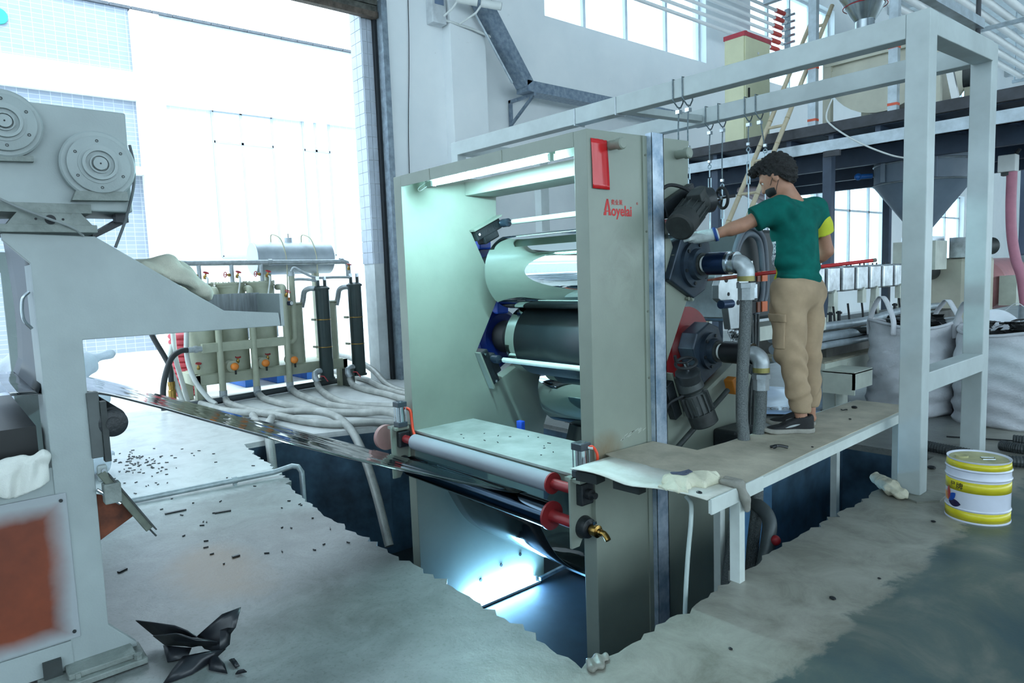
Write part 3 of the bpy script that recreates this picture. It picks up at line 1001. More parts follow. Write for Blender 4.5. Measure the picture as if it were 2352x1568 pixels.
# right face fittings
strip = MB().box(-2.582, -2.535, 3.262, 3.268, -1.3, 2.285).box(-2.54, -2.532, 3.262, 3.368, -1.3, 2.285).box(-2.582, -2.532, 3.362, 3.368, -1.3, 2.285).build('galvanised_strip', m_galv, cal, smooth=0)
MB().box(-2.582, -2.572, 3.225, 3.262, -1.3, 2.27).build('strip_edge', m_cal, cal, smooth=0)
for zz in (2.16, 1.72, 1.25, 0.85):
    MB().cyl((-2.572, 3.244, zz), (-2.567, 3.244, zz), 0.007, 8).build('rivet', m_caledge, strip)
for yy in (2.95, 3.565):
    MB().lathe((-2.582, yy, 2.188), (1, 0, 0), [(0, 0.026), (0.062, 0.026), (0.064, 0.033), (0.092, 0.033), (0.098, 0.026)], 28).build('lifting_peg', m_cal, cal)
m_redpaper = M('red_glossy_paper', (206, 36, 40), 0.18, var=0.06, scale=3)
rows = []
for i in range(12):
    z = 2.215-0.267*i/11
    rows.append([(-2.578+0.006*math.sin(math.pi*j/8)**2+0.004*math.sin(3*j+i*0.3)+(0.004*(i/11)**2), 2.792+0.137*j/8+0.004*(i/11)*(1-j/8), z-0.003*(j/8)) for j in range(9)])
MB().grid(rows).build('red_paper', m_redpaper, cal, solid=0.001, smooth=80)
m_logo = M('logo_red_print', (200, 34, 34), 0.5, var=0.03)
xl = -2.5812
# tall split A, small line of characters above, word
mbl = MB()
for (a, b) in (((2.888, 1.809), (2.913, 1.905)), ((2.913, 1.905), (2.938, 1.809))):
    pass
def fl(poly):
    mbl.prism([(p[0], p[1]) for p in poly], 'x', xl, xl+0.0008)
fl([(2.890, 1.832), (2.907, 1.832), (2.921, 1.880), (2.921, 1.896), (2.912, 1.896)])
fl([(2.925, 1.896), (2.917, 1.896), (2.926, 1.832), (2.943, 1.832)])
fl([(2.884, 1.806), (2.906, 1.806), (2.909, 1.826), (2.889, 1.826)])
fl([(2.926, 1.806), (2.948, 1.806), (2.944, 1.826), (2.926, 1.826)])
fl([(2.896, 1.826), (2.940, 1.826), (2.940, 1.832), (2.896, 1.832)])
mbl.build('logo_letter', m_logo, cal, smooth=0)
text_mesh('oyelai', 0.082, (xl+0.0006, 2.949, 1.806), (0, 1, 0), (0, 0, 1), m_logo, 'logo_word', cal, bold=0.0018, narrow=0.93)
text_mesh('奥业莱', 0.033, (xl+0.0006, 2.948, 1.868), (0, 1, 0), (0, 0, 1), m_logo, 'logo_characters', cal, bold=0.0003)
text_mesh('®', 0.022, (xl+0.0006, 3.168, 1.872), (0, 1, 0), (0, 0, 1), m_logo, 'logo_mark', cal)
# wipe marks on the paint low on the right face
m_scuff = M('scuff_mark', (176, 182, 172), 0.6, var=0.05)
sc_ = MB()
for i in range(14):
    yy, zz = random.uniform(2.98, 3.2), 0
    zz = 0.515+(yy-2.98)*0.10+random.uniform(-.014, .014)
    sc_.prism([(yy, zz), (yy+0.03, zz+0.012), (yy+0.034, zz+0.018), (yy+0.004, zz+0.009)], 'x', -2.5815, -2.5808)
sc_.build('scuff', m_scuff, cal, smooth=0)
# deck plate between the side plates
dk = MB().box(XL1+0.002, XR0-0.002, 2.775, 3.345, 0.305, 0.32).build('deck_plate', m_deck, cal, smooth=0)
MB().box(XL1+0.002, XR0-0.002, 2.80, 2.86, 0.20, 0.305).build('deck_beam', m_cal, dk, smooth=0)
for i in range(14):
    xx, yy = random.uniform(-4.3, -3.2), random.uniform(2.82, 3.25)
    MB().obox((xx, yy, 0.323), (random.uniform(.008, .03), 0.006, 0.004), Matrix.Rotation(random.uniform(0, 3), 3, 'Z')).build('plastic_crumb', m_sheet, dk, smooth=0)
# front guide rolls
YG = 2.695
m_rubber = M('grey_rubber_roll', (150, 156, 164), 0.6, var=0.05, scale=3)
gr = MB().cyl((-4.36, YG, 0.265), (-2.86, YG, 0.265), 0.058, 40).build('rubber_roll', m_rubber, cal)
MB().lathe((-2.865, YG, 0.265), (1, 0, 0), [(0, 0.064), (0.012, 0.064), (0.014, 0.03), (0.18, 0.03)], 36).build('red_shaft', m_red, gr)
MB().lathe((-4.36, YG, 0.265), (-1, 0, 0), [(0, 0.05), (0.004, 0.03), (0.14, 0.03)], 36).build('red_shaft', m_red, gr)
gl = MB().cyl((-4.42, YG, 0.065), (-2.88, YG, 0.065), 0.079, 48).build('steel_guide_roll', M('dark_steel_roll', (70, 84, 96), 0.12, 1.0, var=0.05), cal)
MB().lathe((-2.885, YG, 0.065), (1, 0, 0), [(0, 0.086), (0.016, 0.086), (0.02, 0.04), (0.06, 0.034), (0.24, 0.034)], 40).build('red_shaft', m_red, gl)
MB().lathe((-4.42, YG, 0.065), (-1, 0, 0), [(0, 0.079), (0.02, 0.04), (0.2, 0.034)], 40).build('red_shaft', m_red, gl)
MB().cyl((-4.78, YG-0.02, 0.24), (-4.74, YG-0.02, 0.24), 0.10, 40).build('pulley', M('dusty_red_pulley', (176, 132, 128), 0.6, var=0.1), gl)
def roll_bracket(xc, s):
    br = MB().prism([(2.60, -0.04), (2.60, 0.36), (2.765, 0.36), (2.765, 0.06), (2.70, 0.02), (2.66, -0.04)], 'x', xc-0.008, xc+0.008).build('roll_bracket', m_cal, cal, smooth=0)
    MB().box(xc-0.05*s, xc+0.07*s, 2.615, 2.735, 0.34, 0.36).build('cylinder_seat', m_cal, br, smooth=0)
    mcap = M('cylinder_end_cap', (58, 66, 74), 0.45, var=0.1)
    c = MB().cyl((xc+0.02, 2.68, 0.39), (xc+0.02, 2.68, 0.52), 0.033, 28).build('air_cylinder', m_steel, cal)
    MB().box(xc-0.02, xc+0.06, 2.64, 2.72, 0.36, 0.40).build('cylinder_cap', mcap, c, smooth=0, bevel=0.004)
    MB().box(xc-0.02, xc+0.06, 2.64, 2.72, 0.515, 0.555).build('cylinder_cap', mcap, c, smooth=0, bevel=0.004)
    for dx in (-0.032, 0.032):
        for dy in (-0.032, 0.032):
            MB().cyl((xc+0.02+dx, 2.68+dy, 0.39), (xc+0.02+dx, 2.68+dy, 0.53), 0.004, 8).build('tie_rod', m_steel, c)
    MB().cyl((xc+0.02, 2.68, 0.553), (xc+0.02, 2.68, 0.558), 0.026, 24).build('end_disc', m_steel, c)
    MB().box(xc-0.03, xc+0.05, YG-0.05, YG+0.05, 0.20, 0.325).build('slide_bearing', m_blackmetal, br, smooth=0, bevel=0.01)
    MB().lathe((xc+0.05*s, YG, 0.265), (s, 0, 0), [(0, 0.03), (0.03, 0.03), (0.035, 0.018), (0.06, 0.018)], 16).build('bearing_nut', m_dark, br)
    pb = MB().lathe((xc-0.035*s, YG, 0.065), (s, 0, 0), [(0, 0.035), (0.01, 0.06), (0.05, 0.066), (0.09, 0.055), (0.10, 0.035)], 28).build('pillow_bearing', m_blackmetal, br)
    return br
bR = roll_bracket(-2.625, 1)
bL = roll_bracket(-4.55, -1)
un = MB().lathe((-2.555, YG, 0.065), (1, 0, 0), [(0, 0.03), (0.01, 0.035), (0.05, 0.035), (0.055, 0.02), (0.075, 0.02)], 20).build('brass_union', m_brass, bR)
MB().tube([(-2.49, YG, 0.065), (-2.46, YG, 0.065), (-2.44, YG-0.005, 0.055), (-2.425, YG-0.008, 0.04)], 0.017, 14).build('brass_nozzle', m_brass, un)
MB().cyl((-2.53, YG, 0.10), (-2.53, YG, 0.118), 0.012, 6).build('grub_screw', m_steel, un)
MB().tube(smooth_path([(-2.575, 2.70, 0.53), (-2.545, 2.71, 0.535), (-2.525, 2.72, 0.505), (-2.53, 2.73, 0.46), (-2.56, 2.735, 0.42), (-2.57, 2.74, 0.37)]), 0.008, 10).build('orange_air_hose', m_orange_hose, bR)
MB().cyl((-2.575, 2.70, 0.53), (-2.54, 2.712, 0.53), 0.010, 10).build('hose_fitting', m_white_plastic, bR)
MB().tube(smooth_path([(-4.53, 2.72, 0.50), (-4.50, 2.75, 0.48), (-4.49, 2.755, 0.40), (-4.47, 2.75, 0.33), (-4.43, 2.74, 0.29)]), 0.011, 10).build('orange_air_hose', m_orange_hose, bL)
# pit level: floor tray, cross bar, lit tube, blue shut-off
MB().box(XL1+0.003, XR0-0.003, 2.80, 4.35, -1.30, -1.28).build('pit_tray', M('pit_tray_blue_black', (26, 42, 56), 0.7, var=0.15), cal, smooth=0)
MB().bar((-4.42, 4.30, -1.22), (-2.7, 4.30, -1.20), 0.05, 0.05).build('cross_bar', m_galv, cal, smooth=0)
MB().bar((-4.40, 3.95, -1.24), (-4.40, 4.30, -1.22), 0.03, 0.03).build('cross_bar', m_galv, cal, smooth=0)
lp2 = MB().box(-4.484, -4.40, 3.16, 3.96, -1.278, -1.258).build('lamp_batten', m_white_plastic, cal, smooth=0)
MB().cyl((-4.438, 3.18, -1.238), (-4.438, 3.92, -1.238), 0.014, 16).build('fluorescent_tube', m_lampon2, lp2)
for yy in (3.17, 3.93):
    MB().box(-4.46, -4.42, yy-0.012, yy+0.012, -1.26, -1.215).build('tube_holder', m_white_plastic, lp2, smooth=0)
for (yy, zz) in ((3.35, -1.08), (3.58, -1.02), (3.80, -0.99)):
    MB().cyl((-4.487, yy, zz), (-4.478, yy, zz), 0.014, 12).build('bolt', m_blackmetal, cal)
MB().box(-4.0, -3.94, 3.40, 3.44, 0.24, 0.36).build('limit_switch', m_blue2, cal, smooth=0, bevel=0.006)
MB().obox((-4.30, 4.42, -1.02), (0.22, 0.24, 0.3), None).build('pit_gear_motor', m_blackmetal, cal, smooth=0, bevel=0.02)

# ------------------------------------------------------------------ black sheet
def sheet_mat():
    m, nt, b, P = pos_mat('glossy_black_sheet')
    b.inputs['Base Color'].default_value = (0.010, 0.014, 0.017, 1)
    b.inputs['Roughness'].default_value = 0.05
    b.inputs['Specular IOR Level'].default_value = 0.9
    b.inputs['IOR'].default_value = 1.75
    n = node_noise(nt, P, 2.4, 2, 0.5)
    node_bump(nt, b, n, 0.22, 0.05)
    return m
m_gsheet = sheet_mat()
web = thing('plastic_sheet_web', 'glossy black plastic sheet sagging from the calender to the grey stand', 'plastic sheet', (-3.65, 1.5, 0.0))
SX0, SX1 = -4.17, -3.15
near = [(0.20, 1.115), (0.45, 1.089), (0.656, 1.009), (0.928, 0.879), (1.32, 0.696), (1.743, 0.511), (1.933, 0.433), (2.275, 0.293), (2.62, 0.160)]
path = [Vector((0, a, b)) for a, b in smooth_path([(0, p[0], p[1]) for p in near], 8) and [(v.y, v.z) for v in smooth_path([(0, p[0], p[1]) for p in near], 8)]]
# over the steel roll and down its back
for t in np.linspace(0.25, -1.15, 9):
    path.append(Vector((0, YG-0.081*math.sin(t), 0.065+0.081*math.cos(t))))
tail = [(2.86, -0.14), (3.05, -0.42), (3.40, -0.62), (3.80, -0.50), (4.08, 0.0), (4.16, 0.19)]
path2 = path[-1:]+[Vector((0, a, b)) for a, b in tail]
rows = []
for p in path:
    y, z = p.y, p.z
    row = []
    for j in range(9):
        t = j/8
        lift = 0.035*max(0, math.sin(math.pi*min(1, max(0, (y-0.45)/2.2))))
        row.append((SX1+(SX0-SX1)*t, y, z+lift*t))
    rows.append(row)
MB().grid(rows).build('running_web', m_gsheet, web, smooth=80, solid=0.003)
rows = [[(SX1+(SX0-SX1)*j/8, p.y, p.z) for j in range(9)] for p in smooth_path(path2, 8)]
MB().grid(rows).build('returning_web', m_gsheet, web, smooth=80, solid=0.003)
def wrap(yc, zc, r, a0, a1, nm, mt):
    rows = []
    for a in np.linspace(a0, a1, 60):
        rows.append([(x, yc+r*math.cos(a), zc+r*math.sin(a)) for x in np.linspace(SX0, -2.9, 3)])
    MB().grid(rows).build(nm, mt, web, smooth=80, solid=0.003)
(yc, zc), r = ROLLS[1]
wrap(yc, zc, r+0.0035, math.radians(105), math.radians(310), 'wrapped_web', m_sheet)
(yc, zc), r = ROLLS[2]
wrap(yc, zc, r+0.0035, math.radians(-110), math.radians(130), 'wrapped_web', m_gsheet)
# ================================================================== LEFT STAND (pull-off frame)
m_stand = M('stand_paint_grey_green', (164, 174, 174), 0.45, var=0.09, scale=2.5, bump=0.08, bscale=120)
m_standd = M('stand_paint_dusty', (142, 150, 146), 0.6, rgb2=(112, 120, 116), scale=10, bump=0.3)
def rust_panel_mat():
    m, nt, b, P = pos_mat('overspray_rust_panel')
    sep = nt.nodes.new('ShaderNodeSeparateXYZ'); nt.links.new(P, sep.inputs[0])
    n = node_noise(nt, P, 5, 4, 0.6)
    rustc = node_ramp(nt, node_noise(nt, P, 3.0, 5, 0.6), [(0.3, lin((86, 38, 22))), (0.7, lin((134, 62, 34)))])
    # grey spray fading in from the top and right edges of the panel
    t = node_math(nt, 'MAXIMUM', node_math(nt, 'MULTIPLY', node_math(nt, 'SUBTRACT', sep.outputs[1], 0.245), 12.0),
                  node_math(nt, 'MULTIPLY', node_math(nt, 'SUBTRACT', sep.outputs[2], 0.635), 13.0))
    t = node_math(nt, 'MAXIMUM', t, node_math(nt, 'MULTIPLY', node_math(nt, 'SUBTRACT', 0.215, sep.outputs[2]), 14.0))
    t = node_math(nt, 'ADD', t, node_math(nt, 'MULTIPLY', node_math(nt, 'SUBTRACT', n, 0.5), 0.6))
    mk = node_ramp(nt, t, [(0.0, (0, 0, 0)), (0.85, (1, 1, 1))])
    col = node_mix(nt, mk, rustc, lin((160, 166, 170)))
    nt.links.new(col, b.inputs['Base Color'])
    b.inputs['Roughness'].default_value = 0.55
    return m
m_rustp = rust_panel_mat()
SXF = -3.083
st = thing('pull_off_stand', 'grey-green steel machine stand with round flanges cropped by the left edge', 'machine', (-3.25, 0.3, 0))
body = [(0.296, 0.028), (0.296, 1.603), (0.218, 1.690), (0.218, 1.714), (0.51, 1.704), (0.83, 1.484), (0.973, 1.387), (1.214, 1.362), (1.22, 1.302), (0.436, 1.307), (0.428, 0.155), (0.522, 0.045), (0.522, 0.028)]
fr = MB().prism(body, 'x', SXF-0.035, SXF).build('side_frame', m_stand, st, smooth=0, bevel=0.003)
MB().box(SXF-0.22, SXF-0.035, 0.296, 0.306, 0.03, 1.60).build('frame_flange', m_stand, fr, smooth=0)
# far side frame of the stand
MB().prism(body, 'x', -4.50, -4.465).build('side_frame', m_stand, st, smooth=0)
# lower cover that runs out of the picture, and the rusty guard panel
MB().box(SXF-0.03, SXF-0.005, -0.40, 0.296, 0.03, 0.83).build('lower_cover', m_stand, st, smooth=0)
pn = MB().box(SXF-0.005, SXF+0.006, -0.30, 0.332, 0.146, 0.727).build('guard_panel', m_rustp, st, smooth=0, bevel=0.003)
for zz in (0.70, 0.175):
    MB().cyl((SXF+0.006, 0.312, zz), (SXF+0.012, 0.312, zz), 0.0065, 12).build('screw', m_blackmetal, pn)
MB().box(SXF-0.03, SXF+0.004, -0.40, 0.30, 0.03, 0.14).build('kick_plate', m_stand, st, smooth=0)
# foot and base plate
ft = MB().prism([(0.18, 0.005), (0.18, 0.028), (0.535, 0.028), (0.535, 0.005)], 'x', SXF-0.04, SXF+0.13).build('base_plate', m_standd, st, smooth=0, bevel=0.004)
MB().box(SXF-0.02, SXF+0.10, 0.27, 0.50, 0.028, 0.050).build('foot_plate', m_standd, ft, smooth=0, bevel=0.004)
for (xx, yy) in ((SXF+0.11, 0.505), (SXF+0.09, 0.30)):
    MB().cyl((xx, yy, 0.028), (xx, yy, 0.048), 0.016, 6).build('anchor_bolt', m_standd, ft, smooth=0)
MB().box(SXF-0.05, SXF+0.03, 0.20, 0.26, 0.028, 0.09).build('foot_bracket', m_motor, ft, smooth=0)
# arm tray
MB().box(SXF-0.30, SXF-0.035, 0.95, 1.22, 1.302, 1.318).build('tray_floor', m_stand, st, smooth=0)
MB().box(SXF-0.30, SXF-0.285, 0.86, 1.235, 1.318, 1.455).build('tray_back', M('tray_grey_streaked', (118, 126, 130), 0.5, var=0.2, scale=14, stretch=(1, 6, 0.6)), st, smooth=0)
MB().prism([(1.222, 1.30), (1.222, 1.45), (1.237, 1.45), (1.237, 1.30)], 'x', SXF-0.30, SXF).build('tray_end', m_stand, st, smooth=0)
# slide shelf and roll head
sh = MB().box(SXF-0.30, SXF+0.03, 0.205, 0.517, 1.716, 1.745).build('slide_base', m_standd, st, smooth=0, bevel=0.003)
MB().prism([(0.235, 1.745), (0.27, 1.79), (0.47, 1.79), (0.505, 1.745)], 'x', SXF-0.30, SXF+0.01).build('dovetail', m_standd, sh, smooth=0)
MB().cyl((SXF+0.0085, 0.37, 1.764), (SXF+0.0125, 0.37, 1.764), 0.018, 24).build('lead_screw_hole', m_dark, sh)
for yy in (0.325, 0.41):
    MB().cyl((SXF+0.0085, yy, 1.766), (SXF+0.0115, yy, 1.766), 0.0045, 10).build('screw', m_dark, sh)
MB().box(SXF-0.30, SXF+0.012, 0.10, 0.505, 1.79, 1.825).build('slide_carriage', m_standd, sh, smooth=0)
hd = MB().prism([(-0.45, 1.80), (-0.45, 2.20), (0.655, 2.187), (0.65, 1.80)], 'x', SXF-0.33, SXF).build('roll_head', m_stand, st, smooth=0, bevel=0.006)
def flange_disc(yc, zc, r):
    base = MB().lathe((SXF, yc, zc), (1, 0, 0), [(0, r), (0.035, r), (0.040, r-0.006)], 72).build('round_flange', m_stand, hd)
    MB().lathe((SXF+0.040, yc, zc), (1, 0, 0), [(0, r*0.83), (0.016, r*0.83), (0.018, r*0.80)], 64).build('cover_ring', m_stand, base)
    MB().lathe((SXF+0.058, yc, zc), (1, 0, 0), [(0, r*0.56), (0.004, r*0.56), (0.004, r*0.47), (0.018, r*0.46), (0.018, r*0.38), (0.006, r*0.37), (0.006, r*0.27), (0.016, r*0.27), (0.016, r*0.23), (0.004, r*0.22), (0.004, r*0.19), (0.024, r*0.185), (0.024, 0.004)], 64).build('bearing_cap', m_stand, base)
    MB().cyl((SXF+0.080, yc, zc), (SXF+0.0835, yc, zc), 0.003, 10).build('centre_mark', m_dark, base)
    for k in range(6):
        a = k*math.pi/3+0.55
        MB().lathe((SXF+0.056, yc+r*0.68*math.cos(a), zc+r*0.68*math.sin(a)), (1, 0, 0), [(0, 0.0055), (0.004, 0.0055), (0.004, 0.003), (0.001, 0.003)], 14).build('cap_screw', m_motor, base)
    return base
flange_disc(0.539, 1.972, 0.128)
flange_disc(0.256, 2.098, 0.118)
MB().prism([(0.44, 1.835), (0.455, 1.87), (0.625, 1.875), (0.63, 1.84)], 'x', SXF, SXF+0.05).build('flange_shelf', m_standd, hd, smooth=0)
MB().prism([(0.22, 1.965), (0.225, 1.985), (0.335, 1.99), (0.335, 1.97)], 'x', SXF, SXF+0.035).build('flange_shelf', m_standd, hd, smooth=0)
# black support under the head, right side
MB().prism([(0.52, 1.70), (0.52, 1.72), (0.63, 1.79), (0.65, 1.80), (0.65, 1.77)], 'x', SXF-0.33, SXF-0.10).build('head_support', m_blackmetal, hd, smooth=0)
MB().box(SXF-0.12, SXF-0.06, 0.60, 0.645, 1.765, 1.80).build('support_tube', m_blackmetal, hd, smooth=0)
# rolls between the frames
for (yy, zz, rr) in ((0.14, 2.10, 0.11), (0.539, 1.972, 0.11)):
    MB().cyl((-4.47, yy, zz), (SXF-0.04, yy, zz), rr, 40).build('stand_roll', m_steel, st)
# black box put in for the shade of the cavity below the web
MB().box(-4.3, SXF-0.12, -0.30, 0.27, 0.10, 0.98).build('cavity_shade_box', M('cavity_shade_black', (26, 28, 30), 0.5, var=0.2), st, smooth=0)
# guide roll with bracket on the right side of the column
gb = MB().box(SXF-0.03, SXF+0.012, 0.428, 0.47, 0.84, 1.10).build('guide_bracket', M('guide_bracket_dark', (86, 92, 92), 0.5, var=0.15), st, smooth=0, bevel=0.003)
MB().box(SXF-0.02, SXF+0.02, 0.47, 0.492, 0.82, 1.06).build('bracket_arm', m_motor, gb, smooth=0)
MB().cyl((-4.46, 0.510, 0.978), (SXF-0.01, 0.510, 0.978), 0.052, 36).build('guide_roll', m_dark, gb)
MB().lathe((SXF-0.02, 0.510, 0.968), (1, 0, 0), [(0, 0.054), (0.03, 0.054), (0.034, 0.048), (0.036, 0.026), (0.044, 0.026), (0.044, 0.018), (0.046, 0.003)], 40).build('roll_end_cap', m_blackmetal, gb)
MB().box(SXF-0.01, SXF+0.015, 0.44, 0.476, 0.74, 0.81).build('clevis', m_stand, gb, smooth=0, bevel=0.01)
MB().cyl((SXF+0.015, 0.462, 0.787), (SXF+0.024, 0.462, 0.787), 0.009, 12).build('clevis_pin', m_steel, gb)
# slanted knife holder and rust triangle
kh = MB().bar((SXF+0.0, 0.452, 0.78), (SXF+0.02, 0.60, 0.515), 0.03, 0.05, (1, 0, 0)).build('knife_holder', M('knife_holder_green_grey', (104, 112, 100), 0.5, var=0.2, scale=14), st, smooth=0, bevel=0.003)
MB().bar((SXF+0.0, 0.48, 0.765), (SXF+0.02, 0.622, 0.51), 0.006, 0.075, (1, 0, 0)).build('knife_blade', m_motor, kh, smooth=0)
MB().box(SXF-0.01, SXF+0.045, 0.452, 0.512, 0.655, 0.735).build('holder_block', m_standd, kh, smooth=0, bevel=0.004)
MB().cyl((SXF+0.02, 0.60, 0.515), (SXF+0.02, 0.625, 0.475), 0.0035, 8).build('threaded_rod', m_motor, kh)
MB().cyl((SXF+0.03, 0.43, 0.72), (SXF+0.03, 0.505, 0.645), 0.007, 10).build('handle_rod', m_steel, kh)
MB().prism([(0.43, 0.50), (0.43, 0.69), (0.49, 0.67), (0.585, 0.585)], 'x', SXF-0.03, SXF-0.018).build('rusty_gusset', M('rust_plate', (122, 62, 36), 0.7, var=0.35, scale=9), st, smooth=0)
# wires on the head
MB().tube(smooth_path([(SXF+0.02, 0.656, 2.06), (SXF+0.03, 0.662, 1.99), (SXF+0.03, 0.655, 1.90), (SXF+0.02, 0.62, 1.775), (SXF+0.01, 0.575, 1.66)]), 0.0055, 10).build('power_cable', M('cable_dark_grey', (84, 90, 92), 0.5), st)
MB().tube(smooth_path([(SXF+0.03, 0.17, 1.862), (SXF+0.04, 0.27, 1.805), (SXF+0.04, 0.36, 1.765), (SXF+0.04, 0.43, 1.735), (SXF+0.01, 0.47, 1.705)]), 0.0048, 10).build('power_cable', M('cable_grey', (140, 146, 146), 0.5), st)
MB().tube(smooth_path([(SXF-0.06, 0.288, 1.50), (SXF-0.06, 0.265, 1.47), (SXF-0.06, 0.262, 1.40), (SXF-0.06, 0.285, 1.36)]), 0.006, 8).build('side_handle', m_steel, st)

# rising black web beside the stand (goes on up to the head)
rows = []
for a in np.linspace(0, 1, 14):
    z = 1.11+a*0.90
    y = 0.305+0.012*math.sin(a*5)
    rows.append([(x, y-(0.02 if a == 0 else 0), z) for x in np.linspace(-3.16, SX0, 5)])
MB().grid(rows).build('rising_web', m_sheet, web, smooth=80, solid=0.003)

# canvas bundle lying on the sloping arm
m_canvas = M('beige_canvas', (196, 194, 178), 0.85, var=0.12, scale=8, bump=0.3, bscale=300)
def canvas_fn(X, Y, Z):
    w = 0.012*np.sin(34*Y+20*Z)+0.008*np.sin(60*Z-25*Y+9*X)
    d = capsule(X, Y, Z, (-3.27, 0.69, 1.575), (-3.25, 0.80, 1.575), 0.045, 0.055)
    d = smin(d, capsule(X, Y, Z, (-3.23, 0.77, 1.585), (-3.20, 0.93, 1.475), 0.05, 0.03), 0.03)
    d = smin(d, capsule(X, Y, Z, (-3.31, 0.86, 1.575), (-3.26, 0.96, 1.46), 0.04, 0.03), 0.02)
    d = smin(d, capsule(X, Y, Z, (-3.20, 0.70, 1.59), (-3.17, 0.88, 1.50), 0.022, 0.02), 0.01)
    return d+w*0.6
tag(net_object('canvas_bundle', m_canvas, canvas_fn, (-3.42, 0.58, 1.38), (-3.08, 1.06, 1.72), 0.009), 'crumpled beige canvas bundle lying on the sloping stand arm', 'canvas')
# white work cloth hanging over the guard
m_cloth = M('white_work_cloth', (226, 228, 222), 0.9, var=0.06, scale=6, bump=0.25, bscale=250)
def cloth_fn(X, Y, Z):
    fold = 0.010*np.sin(70*Y+4)+0.006*np.sin(120*Y-30*Z)
    sheet = np.abs(X-(SXF+0.024)-fold*1.1)-0.010
    prof = 0.865+0.018*np.sin(26*Y+1.0)+0.06*np.maximum(0, Y-0.24)
    bot = 0.745+0.35*np.abs(Y-0.175)
    d = np.maximum(sheet, Z-prof)
    d = np.maximum(d, bot-Z)
    d = np.maximum(d, Y-0.285)
    top = capsule(X, Y, Z, (SXF+0.0, -0.02, 0.87), (SXF+0.0, 0.16, 0.865), 0.035, 0.032)
    top = smin(top, capsule(X, Y, Z, (SXF+0.01, 0.19, 0.885), (SXF+0.02, 0.275, 0.885), 0.012, 0.02), 0.02)+fold*0.5
    return smin(d, top, 0.02)
tag(net_object('work_cloth', m_cloth, cloth_fn, (SXF-0.07, -0.05, 0.70), (SXF+0.09, 0.32, 0.94), 0.006), 'white work cloth draped over the edge of the grey stand', 'cloth')

# white woven sacks stacked on the floor behind the stand
m_sack = M('white_woven_sack', (222, 228, 240), 0.7, var=0.06, scale=6, bump=0.25, bscale=120)
def sack(c, rx, ry, rz, rot, lbl, seed, ear=None):
    ca, sa = math.cos(rot), math.sin(rot)
    def fn(X, Y, Z):
        x = ca*(X-c[0])+sa*(Y-c[1]); y = -sa*(X-c[0])+ca*(Y-c[1]); z = Z-c[2]
        q = (np.abs(x/rx)**2.6+np.abs(y/ry)**2.6+np.abs(z/rz)**2.2)**(1/2.4)
        d = (q-1)*min(rx, ry, rz)
        d = d+0.010*np.sin(23*x+seed)*np.cos(19*y+seed)+0.008*np.sin(41*y+17*z+seed)
        if ear:
            e = capsule(X, Y, Z, ear[0], ear[1], 0.02, 0.045)
            d = smin(d, e, 0.05)
        return d
    m = max(rx, ry)+0.2
    return tag(net_object('woven_sack', m_sack, fn, (c[0]-m, c[1]-m, c[2]-rz-0.03), (c[0]+m, c[1]+m, c[2]+rz+0.12), 0.022), lbl, 'sack', 'white sacks behind the grey stand')
sack((-6.35, 0.66, 0.14), 0.30, 0.36, 0.135, 0.1, 'white woven sack lowest on the floor behind the grey stand', 1.0)
sack((-6.38, 0.62, 0.39), 0.30, 0.36, 0.13, -0.1, 'white woven sack second from the floor behind the grey stand', 2.2)
sack((-6.36, 0.66, 0.64), 0.30, 0.37, 0.135, 0.05, 'white woven sack just below the topmost one behind the stand column', 3.1)
sack((-6.36, 0.64, 0.91), 0.30, 0.33, 0.14, 0.0, 'topmost white woven sack with tied corner, right of the stand column', 4.4, ((-6.36, 0.93, 0.95), (-6.36, 1.08, 0.97)))
sack((-7.0, 0.26, 0.16), 0.32, 0.34, 0.15, 0.2, 'lower white sack left of the stand column', 5.0)
sack((-7.0, 0.26, 0.46), 0.32, 0.34, 0.15, -0.15, 'middle white sack left of the stand column', 5.7)
sack((-7.0, 0.25, 0.76), 0.32, 0.34, 0.15, 0.1, 'upper white sack left of the stand column', 6.3)
# ================================================================== COOLING UNIT IN THE DOORWAY
m_ctank = M('cooler_paint_beige_green', (176, 180, 158), 0.5, var=0.10, scale=4)
m_cdark = M('exchanger_dark_green', (36, 52, 52), 0.35, var=0.12, scale=6)
m_orange = M('orange_cap', (240, 138, 50), 0.4, var=0.08)
m_valvered = M('valve_wheel_red', (178, 44, 52), 0.45)
m_silver = M('silver_tank_paint', (184, 194, 202), 0.42, 0.35, var=0.12, scale=4)
cu = thing('cooling_unit', 'beige cooling unit with tanks, pipes and dark green cylinders in the doorway', 'machine', (-9.3, 3.5, 0))
MB().box(-9.06, -9.0, 2.43, 4.50, 0.245, 0.375).build('base_beam', m_ctank, cu, smooth=0)
MB().box(-9.66, -9.60, 2.43, 4.50, 0.245, 0.375).build('base_beam', m_ctank, cu, smooth=0)
MB().box(-9.66, -9.0, 2.43, 2.49, 0.245, 0.376).build('base_beam', m_ctank, cu, smooth=0)
MB().box(-9.66, -9.0, 4.44, 4.50, 0.245, 0.376).build('base_beam', m_ctank, cu, smooth=0)
MB().box(-9.64, -9.02, 2.49, 4.44, 0.365, 0.385).build('base_deck', m_ctank, cu, smooth=0)
for (xx, yy) in ((-9.03, 2.49), (-9.63, 2.49), (-9.03, 4.42), (-9.63, 4.42)):
    MB().box(xx-0.05, xx+0.05, yy-0.06, yy+0.06, 0.0, 0.25).build('leg', m_ctank, cu, smooth=0)
